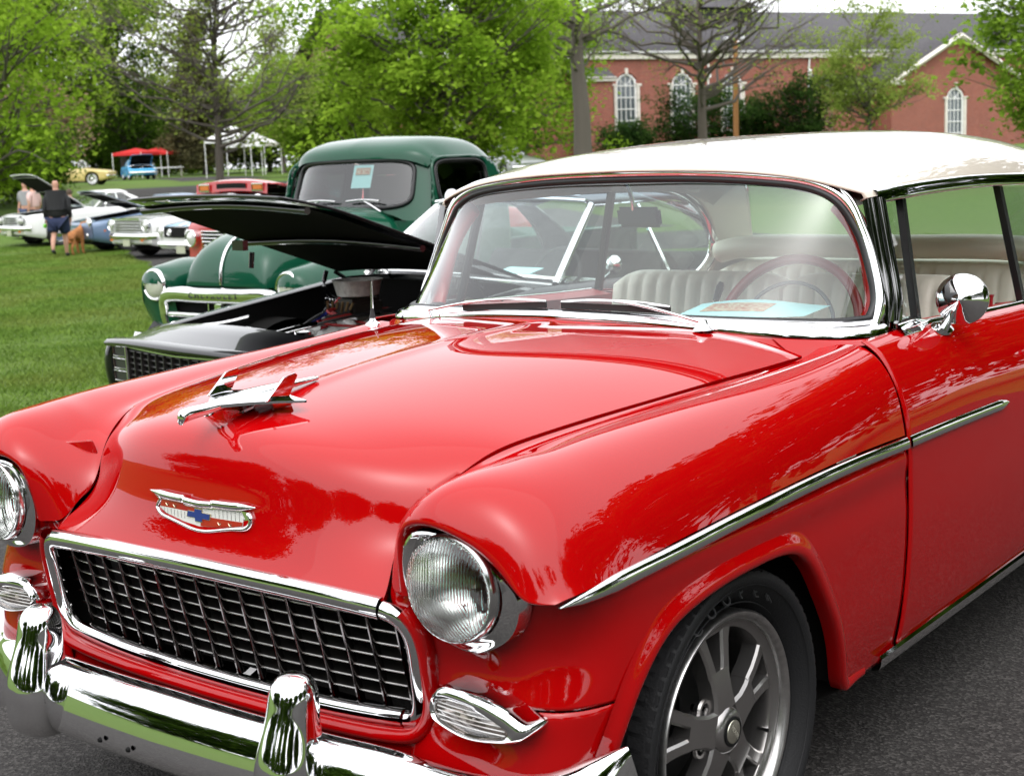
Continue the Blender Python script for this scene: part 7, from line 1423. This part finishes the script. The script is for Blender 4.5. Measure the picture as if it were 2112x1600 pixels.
    if cap:
        lathe('cap', [(.001, .105*s), (.05*s, .095*s), (.085*s, .05*s), (.092*s, .0)], cap, r, c=S(0, 0, 1.70), axis='z', seg=16); prism('cap_visor', [(-.06*s, .07*s), (.06*s, .07*s), (.05*s, .17*s), (-.05*s, .17*s)], .012*s, cap, r, frame=((0, 0, 1.70*s), (1, 0, 0), (0, 1, 0)))
    return r
BJ = pmat('black_jacket', (.012, .012, .014), rough=.8); NAVY = pmat('navy_shorts', (.012, .020, .060), rough=.85); BSH = pmat('black_shoes', (.012, .012, .012), rough=.6); HAIRB = pmat('brown_hair', (.06, .035, .02), rough=.7); JEAN = pmat('blue_jeans', (.04, .06, .12), rough=.85)
fdir = math.atan2(_f[1], _f[0])-math.pi/2
man = person(gat(115, 33.6), fdir+.10, 1.80, 'bald man in black jacket and navy shorts walking away with a dog', BJ, NAVY, BSH, shorts=True, fat=1.3)
bag = empty('leash_bag', gat(115, 33.6), fdir, label='bright green leash bag held in the walking man\'s hand', cat='bag')
V, E, R_ = [], [], []; chain(V, E, R_, [A([-.34, .05, .80]), A([-.33, .06, .74]), A([-.35, .05, .69])], [.03, .055, .04]); skin_mesh('pouch', V, E, R_, pmat('neon_green', (.18, .62, .05), rough=.6), bag); tube('strap', A([(-.30, .04, .86), (-.33, .05, .80)]), .012, BJ, bag)
person((*gat(68, 44)[:2], -.34), fdir+1.2, 1.70, 'person in white cap and pink shirt standing behind the white sedan', pmat('pink_shirt', (.62, .42, .40), rough=.8), JEAN, BSH, jacket=False, walk=False, cap=CLOUDW)
person((*gat(52, 45)[:2], -.34), fdir+2.8, 1.74, 'person behind the raised hood of the white sedan, only the head showing', pmat('grey_shirt', (.30, .30, .32), rough=.8), JEAN, BSH, jacket=False, walk=False)
person((*gat(143, 41.0)[:2], -.52), fdir+.2, 1.66, 'dark haired person in blue top standing behind the slate blue coupe', pmat('blue_top', (.05, .12, .22), rough=.8), JEAN, BSH, jacket=False, walk=False, hair=HAIRB)
person(gat(113, 99), fdir+2.5, 1.75, 'far person in white shirt beside the maroon car', CLOUDW, JEAN, BSH, jacket=False, walk=False, hair=HAIRB)
person(gat(131, 99), fdir-2.2, 1.68, 'far person with reddish hair in tan top near the maroon car', pmat('tan_top', (.40, .30, .22), rough=.8), JEAN, BSH, jacket=False, walk=False, hair=pmat('auburn_hair', (.20, .07, .03), rough=.7))
person(gat(158, 100), fdir+3.0, 1.80, 'far person in dark jacket standing behind the maroon and yellow cars', BJ, JEAN, BSH, walk=False, hair=HAIRB)
# golden dog beside the man, seen from behind, head turned to the right
dg = empty('dog', gat(146, 34.3), fdir-.25, label='golden brown dog walking beside the man with its head turned right', cat='dog')
FUR = pmat('golden_fur', (.42, .17, .055), rough=.9, noise=(14, .3), bump=(60, .6)); V, E, R_ = [], [], []
sp = chain(V, E, R_, [A([0, -.30, .60]), A([0, -.10, .60]), A([0, .12, .59]), A([0, .30, .62]), A([0, .40, .74]), A([.03, .46, .86])], [(.13, .14), (.125, .135), (.14, .17), (.13, .16), .10, .085])
hd3 = chain(V, E, R_, [A([.08, .48, .92]), A([.17, .47, .90]), A([.24, .46, .87])], [.088, .062, .038], sp[-1])
for sg in (1, -1):
    chain(V, E, R_, [A([sg*.09, -.30, .50]), A([sg*.10, -.22, .38]), A([sg*.10, -.36, .24]), A([sg*.10, -.33, .06]), A([sg*.10, -.27, .03])], [.095, .065, .036, .032, .034], sp[0]); chain(V, E, R_, [A([sg*.085, .27, .44]), A([sg*.085, .25, .25]), A([sg*.085, .28, .06]), A([sg*.085, .33, .03])], [.07, .045, .034, .036], sp[3])
    chain(V, E, R_, [A([.06+sg*.0, .48-sg*.075, .93]), A([.07, .47-sg*.10, .85])], [.03, .026], hd3[0])
skin_mesh('body', V, E, R_, FUR, dg); V, E, R_ = [], [], []
dg.scale = (.82, .82, .82)
chain(V, E, R_, [A([0, -.40, .62]), A([.03, -.52, .52]), A([.12, -.60, .42]), A([.24, -.62, .40])], [.05, .065, .06, .03]); skin_mesh('tail', V, E, R_, FUR, dg)
